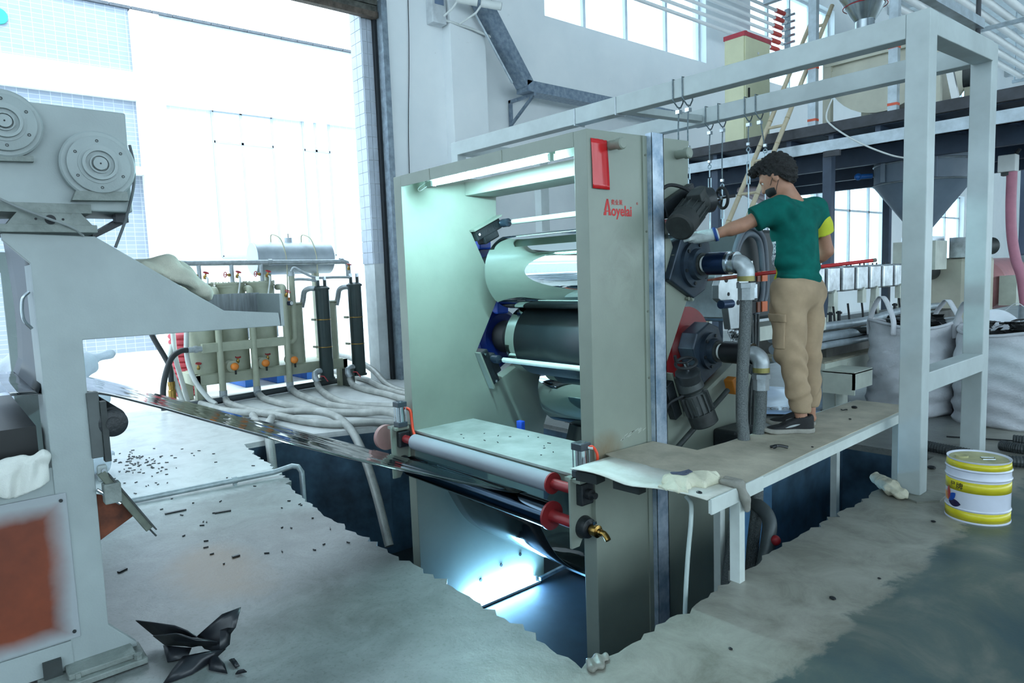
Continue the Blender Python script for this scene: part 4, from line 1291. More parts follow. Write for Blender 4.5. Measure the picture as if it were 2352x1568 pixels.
def flanged_tank(y, x, r, z0, z1, mat, nb=16):
    t = MB().lathe((x, y, z0), (0, 0, 1), [(0, r), (z1-z0-0.06, r), (z1-z0-0.06, r+0.012), (z1-z0-0.03, r+0.012), (z1-z0-0.03, r), (z1-z0-0.026, r), (z1-z0-0.026, r+0.012), (z1-z0, r+0.012), (z1-z0+0.006, r-0.03)], 44).build('tank', mat, cu)
    for k in range(nb):
        a = 2*math.pi*k/nb
        MB().cyl((x+(r+0.002)*math.cos(a), y+(r+0.002)*math.sin(a), z1-0.002), (x+(r+0.002)*math.cos(a), y+(r+0.002)*math.sin(a), z1+0.014), 0.008, 6).build('bolt', m_ctank, t, smooth=0)
    return t
def hand_valve(y, x, z, d, parent):
    """brass valve with a red wheel, wheel axis d"""
    d = Vector(d).normalized()
    b = MB().lathe(Vector((x, y, z))-d*0.02, d, [(0, 0.018), (0.03, 0.022), (0.045, 0.012), (0.075, 0.008)], 14).build('brass_valve', m_brass, parent)
    c = Vector((x, y, z))+d*0.06
    u, v = frame(d)
    ring = [c+(u*math.cos(t)+v*math.sin(t))*0.032 for t in np.linspace(0, 2*math.pi, 19)[:-1]]
    MB().tube(ring, 0.006, 6, closed=True).build('valve_wheel', m_valvered, b)
    MB().cyl(c-u*0.03, c+u*0.03, 0.005, 6).build('wheel_spoke', m_valvered, b)
    return b
TY = (2.61, 3.01, 3.40)
for i, y in enumerate(TY):
    t = flanged_tank(y, -9.22, 0.178, 0.385, 1.52, m_ctank)
    # inlet from the top header
    p = MB().cyl((-9.12, y+0.0, 1.50), (-9.12, y+0.0, 1.77), 0.026, 14).build('inlet_pipe', m_pipe, t)
    hand_valve(y-0.03, -9.12, 1.62, (0.2, -1, 0.1), t)
    hand_valve(y+0.05, -9.07, 1.60, (0.4, 0.2, 1), t)
    MB().tube(smooth_path([(-9.07, y+0.05, 1.60), (-9.03, y+0.07, 1.57), (-9.0, y+0.03, 1.40), (-8.98, y-0.01, 1.25)]), 0.011, 8).build('clear_tube', m_white_plastic, t)
    MB().tube([(-9.05, y+0.13, 0.78), (-9.05, y+0.13, 1.05)], 0.010, 8).build('sight_tube', m_steel, t)
    # side outlet, elbow and long drop pipe to the floor
    yo = (2.735, 3.165, 3.610)[i]
    R = 0.05
    arc = [(-9.0+R*math.sin(a), yo, 1.39+R*math.cos(a)) for a in np.linspace(0, math.pi/2, 7)]
    dp = MB().tube([(-9.16, yo, 1.44)]+arc+[(-8.95, yo, 1.0), (-8.95, yo, 0.10)], 0.041, 18).build('drop_pipe', m_ctank, cu)
    arc = [(-8.95+R*(1-math.cos(a)), yo, 0.10-R*math.sin(a)) for a in np.linspace(0, math.pi/2.6, 5)]
    MB().tube([(-8.95, yo, 0.16)]+arc, 0.048, 18).build('elbow', m_pipe, dp)
    MB().lathe((-8.94, yo, 0.075), (0.8, 0, -0.45), [(0, 0.05), (0.03, 0.05), (0.03, 0.044), (0.08, 0.044)], 18).build('hose_collar', m_pipe, dp)
    # orange float cap
    yk = y+0.27
    k = MB().lathe((-9.06, yk-0.0, 0.455), (1, 0, -0.05), [(0, 0.075), (0.10, 0.075), (0.11, 0.06)], 24).build('drain_stub', m_ctank, t)
    MB().sphere((-8.915, yk+0.01, 0.452), 0.052, 20, 12, (0.9, 1, 0.95)).build('orange_cap', m_orange, k)
    MB().obox((-8.92, yk+0.02, 0.385), (0.02, 0.02, 0.07)).build('black_clip', m_dark, k, smooth=0)
    hand_valve(y-0.12 if i == 0 else y-0.03, -9.05, 0.47 if i == 0 else 0.50, (0.3, 0, 1), t)
# header box
hb = MB().box(-8.99, -8.92, 2.52, 3.645, 0.66, 0.775).build('header_box', m_ctank, cu, smooth=0, bevel=0.004)
MB().lathe((-8.955, 2.52, 0.715), (0, -1, 0), [(0, 0.035), (0.05, 0.035), (0.05, 0.045), (0.09, 0.045), (0.09, 0.036), (0.16, 0.036)], 18).build('header_nipple', m_pipe, hb)
# filter tanks and dark exchangers
for i, (y, r) in enumerate(((3.81, 0.125), (4.33, 0.115))):
    t = MB().lathe((-9.16, y, 0.385), (0, 0, 1), [(0, r), (0.78, r), (0.78, r+0.02), (0.80, r+0.02), (0.80, r+0.002), (0.815, r+0.02), (0.83, r+0.02), (0.835, r-0.03)], 36).build('filter_tank', m_ctank, cu)
    MB().cyl((-9.16, y-0.02, 1.21), (-9.16, y-0.02, 1.29), 0.034, 16).build('orange_plug', m_orange, t)
    # S-pipe over to the exchanger
    ye = y+0.29
    pts = [(-9.10, y+0.10, 1.15), (-9.08, y+0.12, 1.25), (-9.04, y+0.13, 1.36), (-8.97, y+0.17, 1.40), (-8.90, ye-0.06, 1.40)]
    MB().tube(smooth_path(pts), 0.036, 16).build('transfer_pipe', m_pipe, t)
for i, y in enumerate((4.115, 4.61)):
    z1 = 1.43+0.03*i
    g = MB().lathe((-8.87, y, 0.135), (0, 0, 1), [(0, 0.05), (0.0, 0.108), (0.025, 0.108), (0.025, 0.094), (z1-0.135-0.05, 0.094), (z1-0.135-0.05, 0.108), (z1-0.135-0.025, 0.108), (z1-0.135, 0.07), (z1-0.135+0.005, 0.02)], 36).build('heat_exchanger', m_cdark, cu)
    for zz in (0.585, 0.965):
        MB().lathe((-8.87, y, zz), (0, 0, 1), [(0, 0.097), (0.012, 0.097)], 36, caps=False).build('band_clamp', m_brass, g, solid=0.002)
        MB().box(-9.05, -8.95, y-0.10, y-0.07, zz-0.01, zz+0.02).build('stay', m_ctank, g, smooth=0)
    # water nipples on top
    for dy in (-0.05, 0.05):
        MB().cyl((-8.87, y+dy, z1-0.02), (-8.87, y+dy, z1+0.10), 0.022, 14).build('nipple', m_cdark, g)
        MB().cyl((-8.87, y+dy, z1+0.08), (-8.87, y+dy, z1+0.13), 0.026, 6).build('nipple_nut', m_steel, g, smooth=0)
    # bottom outlet
    R = 0.05
    bo = MB().tube([(-8.87, y-0.05, 0.26), (-8.86, y-0.14, 0.26), (-8.84, y-0.19, 0.24), (-8.82, y-0.20, 0.19), (-8.80, y-0.18, 0.13)], 0.042, 16).build('outlet_elbow', m_pipe, g)
    MB().tube([(-8.80, y-0.13, 0.20), (-8.75, y-0.10, 0.20), (-8.70, y-0.07, 0.13)], 0.008, 8).build('valve_lever', m_valvered, g)
MB().box(-9.05, -8.80, 4.40, 4.50, 0.0, 0.24).build('exchanger_foot', M('foot_dark', (70, 78, 74), 0.6, var=0.2), cu, smooth=0)
# horizontal expansion tank with stand pipes
ht = MB().lathe((-9.42, 3.40, 1.835), (0, 1, 0), [(0, 0.05), (0.0, 0.225), (1.10, 0.225), (1.10, 0.05)], 56).build('expansion_tank', m_silver, cu)
MB().lathe((-9.42, 3.398, 1.835), (0, 1, 0), [(0, 0.222), (-0.006, 0.215), (-0.006, 0.01)], 56).build('tank_end', M('silver_tank_end', (214, 224, 232), 0.4, 0.2, var=0.04), ht)
MB().cyl((-9.42, 3.92, 2.05), (-9.42, 3.92, 2.12), 0.052, 24).build('filler_neck', m_silver, ht)
MB().cyl((-9.42, 3.92, 2.12), (-9.42, 3.92, 2.18), 0.006, 8).build('vent_pin', m_motor, ht)
for y in (3.66, 4.10):
    MB().tube(smooth_path([(-9.40, y, 2.03), (-9.39, y, 2.14), (-9.33, y+0.02, 2.155), (-9.24, y+0.08, 2.08), (-9.20, y+0.12, 1.85), (-9.18, y+0.11, 1.55), (-9.18, y+0.09, 1.20)]), 0.0095, 8).build('vent_tube', M('clear_yellowed_tube', (206, 204, 178), 0.3), ht)
MB().box(-9.47, -9.37, 3.55, 3.62, 0.385, 1.64).build('tank_stand', m_ctank, ht, smooth=0)
MB().box(-9.47, -9.37, 4.25, 4.32, 0.385, 1.64).build('tank_stand', m_ctank, ht, smooth=0)
# top header pipe
tp = MB().tube([(-9.12, 2.36, 1.60), (-9.12, 2.36, 1.72), (-9.12, 2.375, 1.765), (-9.12, 2.42, 1.78), (-9.12, 3.4, 1.775), (-9.12, 4.60, 1.765), (-9.12, 4.645, 1.75), (-9.12, 4.66, 1.70), (-9.12, 4.66, 1.55)], 0.035, 18).build('top_header_pipe', m_pipe, cu)
for y in (2.44, 3.52, 4.56):
    MB().cyl((-9.12, y-0.025, 1.776), (-9.12, y+0.025, 1.776), 0.043, 18).build('pipe_socket', m_pipe, tp)
# riser and flexible links to the exchangers
rs = MB().tube([(-9.02, 3.62, 0.70), (-9.0, 3.70, 0.69), (-8.98, 3.74, 0.74), (-8.98, 3.745, 1.60)], 0.038, 18).build('riser_pipe', m_ctank, cu)
MB().lathe((-8.98, 3.745, 1.58), (0, 0, 1), [(0, 0.044), (0.03, 0.044), (0.03, 0.036), (0.06, 0.036)], 18).build('riser_socket', m_pipe, rs)
MB().tube(smooth_path([(-8.98, 3.745, 1.64), (-8.97, 3.79, 1.69), (-8.93, 3.90, 1.62), (-8.89, 4.05, 1.55), (-8.87, 4.30, 1.545), (-8.87, 4.50, 1.54), (-8.87, 4.555, 1.53)]), 0.018, 12).build('flexible_link', m_pipe, rs)
MB().tube(smooth_path([(-8.98, 3.76, 1.53), (-8.95, 3.85, 1.535), (-8.90, 3.98, 1.52), (-8.87, 4.06, 1.50)]), 0.018, 12).build('flexible_link', m_pipe, rs)
hand_valve(4.58, -8.95, 1.66, (0, 0.2, 1), cu)
hand_valve(3.62, -8.90, 1.33, (0.5, 0.3, 0.8), cu)
gv = MB().cyl((-8.93, 3.66, 1.22), (-8.88, 3.68, 1.22), 0.032, 20).build('pressure_gauge', M('gauge_blue_black', (30, 38, 60), 0.3), cu)
MB().lathe((-8.88, 3.68, 1.22), (1, 0.3, 0), [(0, 0.026), (0.003, 0.026)], 20).build('gauge_face', m_white_plastic, gv)

# ------------------------------------------------------------------ braided hoses
def braid_mat():
    m = bpy.data.materials.new('braided_hose_grey')
    m.use_nodes = True
    nt = m.node_tree
    b = nt.nodes['Principled BSDF']
    tc = nt.nodes.new('ShaderNodeTexCoord')
    wv = nt.nodes.new('ShaderNodeTexWave')
    wv.inputs['Scale'].default_value = 60
    wv.inputs['Distortion'].default_value = 1.0
    nt.links.new(tc.outputs['Object'], wv.inputs['Vector'])
    n = node_noise(nt, tc.outputs['Object'], 6, 4)
    c = node_ramp(nt, n, [(0.3, lin((150, 152, 148))), (0.7, lin((190, 192, 188)))])
    c2 = node_ramp(nt, wv.outputs['Fac'], [(0.0, (0.72, 0.72, 0.72)), (0.6, (1, 1, 1))])
    mx = nt.nodes.new('ShaderNodeMix'); mx.data_type = 'RGBA'; mx.blend_type = 'MULTIPLY'; mx.inputs[0].default_value = 1.0
    nt.links.new(c, mx.inputs[6]); nt.links.new(c2, mx.inputs[7])
    nt.links.new(mx.outputs[2], b.inputs['Base Color'])
    b.inputs['Roughness'].default_value = 0.45
    b.inputs['Metallic'].default_value = 0.25
    node_bump(nt, b, wv.outputs['Fac'], 0.3, 0.004)
    return m
m_braid = braid_mat()
HG = 'braided hoses of the cooling unit'
def hose(pts, r, lbl, mat=None, grp=HG, nm='braided_hose', seg=14, cat='hose'):
    o = MB().tube(smooth_path(pts, 7), r, seg).build(nm, mat or m_braid)
    return tag(o, lbl, cat, grp)
r = 0.041
hose([(-8.86, 2.735, 0.05), (-8.6, 2.69, 0.042), (-7.9, 2.71, 0.042), (-7.29, 2.81, 0.042), (-6.74, 2.90, 0.042), (-6.40, 3.05, 0.042), (-6.12, 3.38, 0.042), (-5.85, 3.62, -0.05), (-5.6, 3.7, -0.5)], r, 'braided hose from the leftmost drop pipe, lowest across the floor')
hose([(-8.86, 3.165, 0.05), (-8.5, 3.12, 0.042), (-7.75, 3.167, 0.042), (-7.064, 3.30, 0.042), (-6.75, 3.49, 0.042), (-6.4, 3.62, 0.075), (-6.05, 3.62, 0.03), (-5.75, 3.66, -0.35)], r, 'braided hose from the middle drop pipe of the cooling unit')
hose([(-8.86, 3.61, 0.05), (-8.45, 3.54, 0.042), (-7.57, 3.483, 0.042), (-7.06, 3.56, 0.042), (-6.68, 3.72, 0.042), (-6.3, 3.86, 0.042), (-5.95, 3.95, 0.0), (-5.7, 3.95, -0.4)], r, 'braided hose from the drop pipe beside the filter tanks')
hose([(-8.80, 3.93, 0.11), (-8.55, 3.87, 0.045), (-7.75, 3.69, 0.042), (-7.27, 3.68, 0.042), (-6.93, 3.83, 0.042), (-6.5, 4.05, 0.042), (-5.9, 4.2, 0.0), (-5.7, 4.2, -0.4)], r, 'braided hose from the outlet of the left dark green cylinder')
hose([(-8.80, 4.42, 0.11), (-8.6, 4.37, 0.045), (-8.13, 4.31, 0.042), (-7.57, 4.31, 0.042), (-7.1, 4.27, 0.042), (-6.3, 4.36, 0.042), (-5.95, 4.38, 0.0), (-5.7, 4.38, -0.4)], r, 'braided hose from the outlet of the right dark green cylinder')
hose([(-10.6, 4.80, 0.35), (-9.6, 4.86, 0.30), (-8.9, 4.84, 0.18), (-8.2, 4.68, 0.05), (-7.5, 4.55, 0.042), (-6.6, 4.58, 0.042), (-5.8, 4.72, 0.042)], r, 'upper of two braided hoses coming in along the door jamb')
hose([(-10.5, 4.74, 0.10), (-9.6, 4.78, 0.05), (-8.9, 4.74, 0.042), (-8.1, 4.54, 0.042), (-7.5, 4.45, 0.042), (-6.6, 4.46, 0.042), (-5.9, 4.62, 0.042)], r, 'lower of two braided hoses coming in along the door jamb')
hose([(-8.9, 2.44, 0.042), (-8.07, 2.52, 0.042), (-7.59, 2.76, 0.05), (-7.09, 2.97, 0.10), (-6.75, 3.08, 0.11), (-6.35, 3.10, 0.06), (-5.95, 3.05, -0.10), (-5.6, 3.0, -0.45), (-5.3, 2.95, -0.9)], r, 'braided hose looping over the pit edge in front of the left side plate')
hose([(-7.6, 2.62, 0.042), (-7.0, 2.45, 0.07), (-6.58, 2.36, 0.07), (-6.40, 2.34, 0.0), (-6.34, 2.34, -0.5), (-6.34, 2.34, -1.2)], r, 'braided hose hanging straight down the left corner of the pit')
hose([(-7.3, 2.72, 0.042), (-6.8, 2.50, 0.09), (-6.45, 2.36, 0.08), (-6.20, 2.28, -0.12), (-6.08, 2.24, -0.5), (-6.02, 2.2, -1.1)], r, 'braided hose curving down into the pit right of the straight one')
# rubber and plastic lines at the left end of the unit
m_bhose = M('black_rubber_hose', (38, 42, 44), 0.45, var=0.1)
hose([(-8.955, 2.36, 0.715), (-8.95, 2.27, 0.71), (-8.92, 2.16, 0.64), (-8.88, 2.07, 0.46), (-8.86, 2.02, 0.26), (-8.84, 2.01, 0.03)], 0.034, 'thick black rubber hose arching from the header box to the floor', m_bhose, 'rubber hoses left of the cooling unit', 'rubber_hose')
hose([(-9.3, 2.0, 1.25), (-9.25, 2.03, 0.95), (-9.18, 2.14, 0.65), (-9.12, 2.18, 0.50), (-9.12, 2.18, 0.32)], 0.032, 'straight black rubber hose with brass coupling left of the cooling unit', m_bhose, 'rubber hoses left of the cooling unit', 'rubber_hose')
bc = MB().lathe((-9.12, 2.18, 0.08), (0, 0, 1), [(0, 0.03), (0.02, 0.045), (0.14, 0.045), (0.15, 0.036), (0.19, 0.036), (0.20, 0.042), (0.25, 0.042)], 20).build('hose_coupling', m_brass)
tag(bc, 'brass hose coupling standing on the floor left of the cooling unit', 'coupling')
m_phose = M('pale_plastic_hose', (206, 210, 206), 0.4, var=0.05)
for i, (pts, lb) in enumerate((
    ([(-9.10, 2.40, 0.95), (-9.02, 2.36, 0.62), (-8.92, 2.40, 0.34), (-8.80, 2.50, 0.12), (-8.70, 2.56, 0.04)], 'pale plastic hose falling in front of the left beam of the cooling unit'),
    ([(-9.45, 2.30, 0.75), (-9.30, 2.22, 0.55), (-9.15, 2.24, 0.30), (-9.05, 2.28, 0.05)], 'pale plastic hose curving behind the brass coupling'),
    ([(-9.5, 2.34, 0.9), (-9.35, 2.31, 0.6), (-9.22, 2.33, 0.3), (-9.15, 2.36, 0.04)], 'pale plastic hose against the left end of the base frame'))):
    hose(pts, 0.03, lb, m_phose, 'pale hoses at the cooling unit', 'plastic_hose')
hose([(-8.95, 2.30, 0.04), (-8.9, 2.6, 0.045), (-9.0, 3.2, 0.045), (-9.12, 3.9, 0.045), (-9.2, 4.5, 0.045)], 0.04, 'dark pipe lying on the floor under the cooling unit', M('dark_pipe', (64, 72, 76), 0.5), None, 'floor_pipe', 14, 'pipe')
# things on the yard behind the unit
pal = thing('blue_pallet', 'blue plastic pallet on the ground behind the cooling unit', 'pallet', (-10.6, 3.9, 0))
m_pal = M('pallet_blue', (30, 104, 190), 0.5, var=0.08)
for i in range(7):
    MB().box(-11.1+i*0.16, -10.98+i*0.16, 3.35, 4.45, 0.11, 0.14).build('deck_slat', m_pal, pal, smooth=0)
for yy in (3.38, 3.85, 4.32):
    MB().box(-11.1, -10.02, yy, yy+0.11, 0, 0.11).build('runner', m_pal, pal, smooth=0)
rc = thing('red_hose_coil', 'red ribbed hose coil behind the left end of the cooling unit', 'hose', (-10.1, 2.62, 0))
m_rc = M('red_ribbed_hose', (206, 76, 88), 0.45, var=0.1)
for i in range(11):
    ring = [(-10.1+0.16*math.cos(t), 2.62+0.16*math.sin(t), 0.04+0.078*i) for t in np.linspace(0, 2*math.pi, 33)[:-1]]
    MB().tube(ring, 0.039, 10, closed=True).build('turn', m_rc, rc)
# ================================================================== WALKWAY
m_angle = M('walkway_angle_white', (208, 216, 212), 0.45, var=0.06, scale=8)
m_wdeck = M('walkway_plate_dusty', (196, 188, 170), 0.62, rgb2=(146, 141, 126), scale=3.2, detail=8, bump=0.15, bscale=40)
m_wdeck2 = M('walkway_plate_pale', (222, 226, 220), 0.55, rgb2=(190, 188, 174), scale=4, detail=7, bump=0.12, bscale=40)
wk = thing('walkway', 'raised L-shaped steel walkway with dusty deck plates over the pit', 'walkway', (-1.95, 3.8, 0))
ZW = 0.463
MB().prism([(-1.722, 2.90), (-1.768, 3.63), (-2.21, 3.63), (-2.24, 3.253), (-2.555, 3.253), (-2.575, 2.85), (-2.43, 2.79), (-2.2, 2.80)], 'z', ZW-0.006, ZW).build('deck_plate', m_wdeck, wk, smooth=0)
MB().prism([(-1.768, 3.634), (-1.812, 5.0), (-1.86, 5.24), (-2.20, 5.24), (-2.21, 3.634)], 'z', ZW-0.006, ZW).build('deck_plate', m_wdeck, wk, smooth=0)
# front plate with a curled edge
rows = []
for i in range(17):
    t = i/16
    xa = -2.515+(2.515-1.718)*t
    ya = 2.50+0.064*t
    drop = 0.010*math.sin(3*math.pi*t)*0.6 - 0.012*math.exp(-((t-0.45)/0.12)**2)
    y1 = 2.80+(2.90-2.80)*max(0, (t-0.35)/0.65)
    y1 = 2.82 if t < 0.35 else y1
    rows.append([(xa, ya+(y1-ya)*k/4, ZW-0.001+drop*(1-k/4)) for k in range(5)])
MB().grid(rows).build('front_plate', m_wdeck2, wk, solid=0.004, smooth=60)
MB().bar((-1.712, 2.572, ZW-0.034), (-1.79, 4.98, ZW-0.034), 0.008, 0.06).build('edge_angle', m_angle, wk, smooth=0)
MB().bar((-1.728, 2.93, ZW-0.006), (-1.80, 4.98, ZW-0.006), 0.035, 0.006).build('edge_angle_top', m_angle, wk, smooth=0)
MB().bar((-1.703, 2.572, ZW-0.032), (-1.718, 3.04, ZW-0.032), 0.010, 0.072).build('splice_plate', m_angle, wk, smooth=0, bevel=0.002)
MB().bar((-2.215, 3.26, ZW-0.034), (-2.205, 5.2, ZW-0.034), 0.05, 0.05).build('inner_beam', m_angle, wk, smooth=0)
m_under = M('walkway_under_dark', (40, 46, 46), 0.6, var=0.2)
MB().bar((-2.50, 2.56, ZW-0.04), (-2.37, 2.58, ZW-0.04), 0.08, 0.05).build('front_bearer', m_under, wk, smooth=0)
MB().bar((-2.28, 2.60, ZW-0.05), (-2.12, 2.61, ZW-0.05), 0.06, 0.045).build('front_bearer', m_under, wk, smooth=0)
for yy in (3.1, 3.63, 4.3, 4.95):
    MB().bar((-2.2, yy, ZW-0.032), (-1.77-0.02*(yy-3), yy, ZW-0.032), 0.05, 0.05).build('cross_bearer', m_angle, wk, smooth=0)
MB().box(-1.752, -1.700, 2.80, 2.845, 0.0, ZW-0.06).build('leg', m_angle, wk, smooth=0)
MB().box(-1.83, -1.79, 4.93, 4.97, 0.0, ZW-0.06).build('leg', m_angle, wk, smooth=0)
MB().box(-2.235, -2.19, 4.90, 4.95, -1.35, ZW-0.05).build('leg', m_angle, wk, smooth=0)
MB().box(-2.235, -2.19, 3.40, 3.45, -1.35, ZW-0.05).build('leg', m_angle, wk, smooth=0)
# clear drain tube under the corner
hose([(-1.93, 2.70, 0.40), (-1.90, 2.70, 0.37), (-1.875, 2.665, 0.30), (-1.865, 2.62, 0.12), (-1.86, 2.59, -0.1), (-1.86, 2.57, -0.5), (-1.87, 2.56, -1.3)], 0.011,
     'clear plastic tube hanging under the walkway corner', glassy('clear_tube_plastic', (214, 226, 224), 0.35, 0.15), None, 'clear_tube', 12, 'tube')
# braided hoses falling from the rotary joints
HG2 = 'braided hoses at the rotary joints'
m_braid2 = M('braided_steel_dark', (126, 132, 132), 0.35, 0.55, rgb2=(84, 90, 92), scale=160, detail=2, bump=0.5, bscale=260)
hose([(-2.18, 3.67, 1.34), (-2.185, 3.67, 1.15), (-2.205, 3.67, 0.85), (-2.20, 3.655, 0.60), (-2.17, 3.62, 0.40), (-2.14, 3.48, 0.0), (-2.15, 3.38, -0.5), (-2.2, 3.36, -1.2)], 0.036, 'long braided hose falling from the upper rotary joint past the walkway', m_braid2, HG2)
hose([(-2.18, 3.84, 0.78), (-2.185, 3.84, 0.60), (-2.19, 3.81, 0.35), (-2.14, 3.72, 0.05), (-2.12, 3.62, -0.3), (-2.14, 3.58, -1.2)], 0.036, 'shorter braided hose falling from the lower rotary joint', m_braid2, HG2)
m_dpipe = M('pit_pipe_grey', (92, 100, 102), 0.45, 0.3, var=0.2)
pp = thing('pit_pipe', 'grey pipe elbow with a red valve in the pit under the walkway', 'pipe', (-2.0, 3.62, -1.3))
MB().tube(smooth_path([(-2.35, 3.80, 0.05), (-2.12, 3.70, 0.05), (-2.03, 3.66, 0.0), (-2.0, 3.60, -0.10), (-1.99, 3.50, -0.30), (-2.0, 3.35, -0.7), (-2.02, 3.2, -1.3)]), 0.042, 18).build('elbow_pipe', m_dpipe, pp)
MB().lathe((-1.993, 3.52, -0.25), (0.03, -0.4, -0.9), [(0, 0.05), (0.05, 0.05)], 18).build('pipe_socket', m_dpipe, pp)
MB().sphere((-1.955, 3.60, -0.09), 0.03, 12, 8).build('red_valve', m_valvered, pp)

# ================================================================== GANTRY
m_gan = M('gantry_paint_grey_blue', (186, 196, 196), 0.42, var=0.08, scale=3, bump=0.05)
ga = thing('gantry', 'tall white-grey square-tube gantry frame spanning above the calender', 'gantry', (-4.0, 5.3, 0))
GX0, GX1 = -1.69, -1.555
MB().box(GX0, GX1, 4.643, 4.765, 0.012, 2.975).build('post', m_gan, ga, smooth=0, bevel=0.006)
MB().box(GX0-0.02, GX1-0.02, 5.905, 6.04, 0.012, 3.02).build('post', m_gan, ga, smooth=0, bevel=0.006)
MB().box(-6.43, -6.31, 4.643, 4.765, 0, 2.86).build('post', m_gan, ga, smooth=0, bevel=0.006)
MB().box(-6.43, -6.31, 5.905, 6.04, 0, 2.90).build('post', m_gan, ga, smooth=0, bevel=0.006)
MB().bar((-6.43, 4.704, 2.922), (GX0, 4.704, 2.902), 0.122, 0.145).build('long_beam', m_gan, ga, smooth=0, bevel=0.006)
MB().bar((-6.43, 5.972, 2.972), (GX0-0.02, 5.972, 2.965), 0.122, 0.145).build('long_beam', m_gan, ga, smooth=0, bevel=0.006)
MB().bar(((GX0+GX1)/2, 4.765, 2.908), ((GX0+GX1)/2-0.01, 5.905, 2.95), 0.132, 0.135).build('end_beam', m_gan, ga, smooth=0, bevel=0.006)
MB().bar((-6.37, 4.765, 2.915), (-6.37, 5.905, 2.955), 0.12, 0.12).build('end_beam', m_gan, ga, smooth=0, bevel=0.006)
MB().bar((-4.02, 4.765, 2.90), (-4.02, 5.905, 2.945), 0.10, 0.06).build('cross_beam', m_gan, ga, smooth=0, bevel=0.004)
MB().bar(((GX0+GX1)/2, 4.765, 0.72), ((GX0+GX1)/2-0.01, 5.905, 0.72), 0.125, 0.128).build('stretcher', m_gan, ga, smooth=0, bevel=0.005)
MB().prism([(-1.72, 4.62), (-1.53, 4.52), (-1.44, 4.64), (-1.45, 4.80), (-1.70, 4.82)], 'z', 0.0, 0.012).build('foot_plate', M('foot_plate_dusty', (140, 142, 134), 0.6, var=0.15, scale=8), ga, smooth=0)
MB().box(GX0-0.05, GX1+0.03, 5.86, 6.09, 0, 0.012).build('foot_plate', MATS['foot_plate_dusty'], ga, smooth=0)
for k, xx in enumerate((-4.48, -3.99)):
    MB().box(xx-0.006, xx+0.006, 4.638, 4.770, 2.83, 2.982).build('strap', m_pipe, ga, smooth=0)

# hanging wire ropes with turnbuckles
m_wire = M('wire_rope', (104, 118, 124), 0.4, 0.6, var=0.2, scale=60)
m_zinc = M('zinc_turnbuckle', (176, 196, 204), 0.3, 0.6, var=0.15, scale=20)
def hanger(x, yb, zb, zt, zend, lbl, hook=True, lean=0.0, body=0.32):
    t = thing('hanging_turnbuckle', lbl, 'turnbuckle', (x, yb, zend), 'wire ropes hanging from the gantry')
    # loop round the beam
    w, h = 0.068, 0.08
    loop_ = [(x, yb-w, zb+h), (x, yb+w, zb+h), (x, yb+w, zb-h), (x+0.01, yb+0.02, zb-h-0.05), (x+0.01, yb-0.02, zb-h-0.05), (x, yb-w, zb-h)]
    lp = MB().tube(loop_, 0.006, 6, closed=True).build('rope_loop', m_wire, t)
    MB().box(x-0.012, x+0.025, yb-0.02, yb+0.02, zb-h-0.10, zb-h-0.07).build('rope_clip', m_steel, lp, smooth=0)
    MB().tube([(x+0.01, yb, zb-h-0.05), (x+lean*0.5, yb, (zb-h+zt)/2), (x+lean, yb, zt)], 0.006, 8).build('rope', m_wire, t)
    MB().obox((x+lean, yb, zt+0.03), (0.03, 0.03, 0.03)).build('rope_clip', m_steel, t, smooth=0, bevel=0.004)
    ring = [(x+lean+0.018*math.cos(a), yb, zt-0.02+0.018*math.sin(a)) for a in np.linspace(0, 2*math.pi, 15)[:-1]]
    MB().tube(ring, 0.005, 6, closed=True).build('eye', m_zinc, t)
    z1 = zt-0.04
    tb = MB().tube([(x+lean, yb, z1), (x+lean, yb, z1-0.08)], 0.006, 8).build('eye_bolt', m_zinc, t)
    fr_ = [(x+lean-0.014, yb, z1-0.09), (x+lean-0.014, yb, z1-body+0.02), (x+lean+0.014, yb, z1-body+0.02), (x+lean+0.014, yb, z1-0.09)]
    MB().tube(fr_, 0.006, 8, closed=True).build('turnbuckle_body', m_zinc, t)
    MB().tube([(x+lean, yb, z1-body+0.03), (x+lean, yb, zend+0.05)], 0.006, 8).build('hook_bolt', m_zinc, t)
    hk = [(x+lean, yb, zend+0.05), (x+lean+0.02, yb, zend+0.02), (x+lean+0.012, yb, zend-0.012), (x+lean-0.012, yb, zend-0.012), (x+lean-0.02, yb, zend+0.015)]
    MB().tube(smooth_path(hk), 0.007, 8).build('hook', m_zinc, t)
    return t
hanger(-3.94, 5.972, 2.97, 2.50, 1.50, 'hanging turnbuckle leftmost of four between calender and worker')
hanger(-3.80, 5.972, 2.97, 2.30, 1.45, 'hanging turnbuckle second from the left of four beside the worker')
hanger(-3.52, 5.972, 2.97, 2.60, 1.50, 'hanging turnbuckle just left of the worker\'s head')
hanger(-3.41, 5.972, 2.97, 2.56, 1.45, 'hanging turnbuckle behind the worker\'s forehead', lean=0.06)
hanger(-3.39, 4.704, 2.905, 2.45, 1.95, 'wire rope on the near gantry beam behind the calender corner', body=0.2)
hanger(-3.30, 4.704, 2.905, 2.42, 1.95, 'second wire rope on the near gantry beam, right of the first', body=0.2)

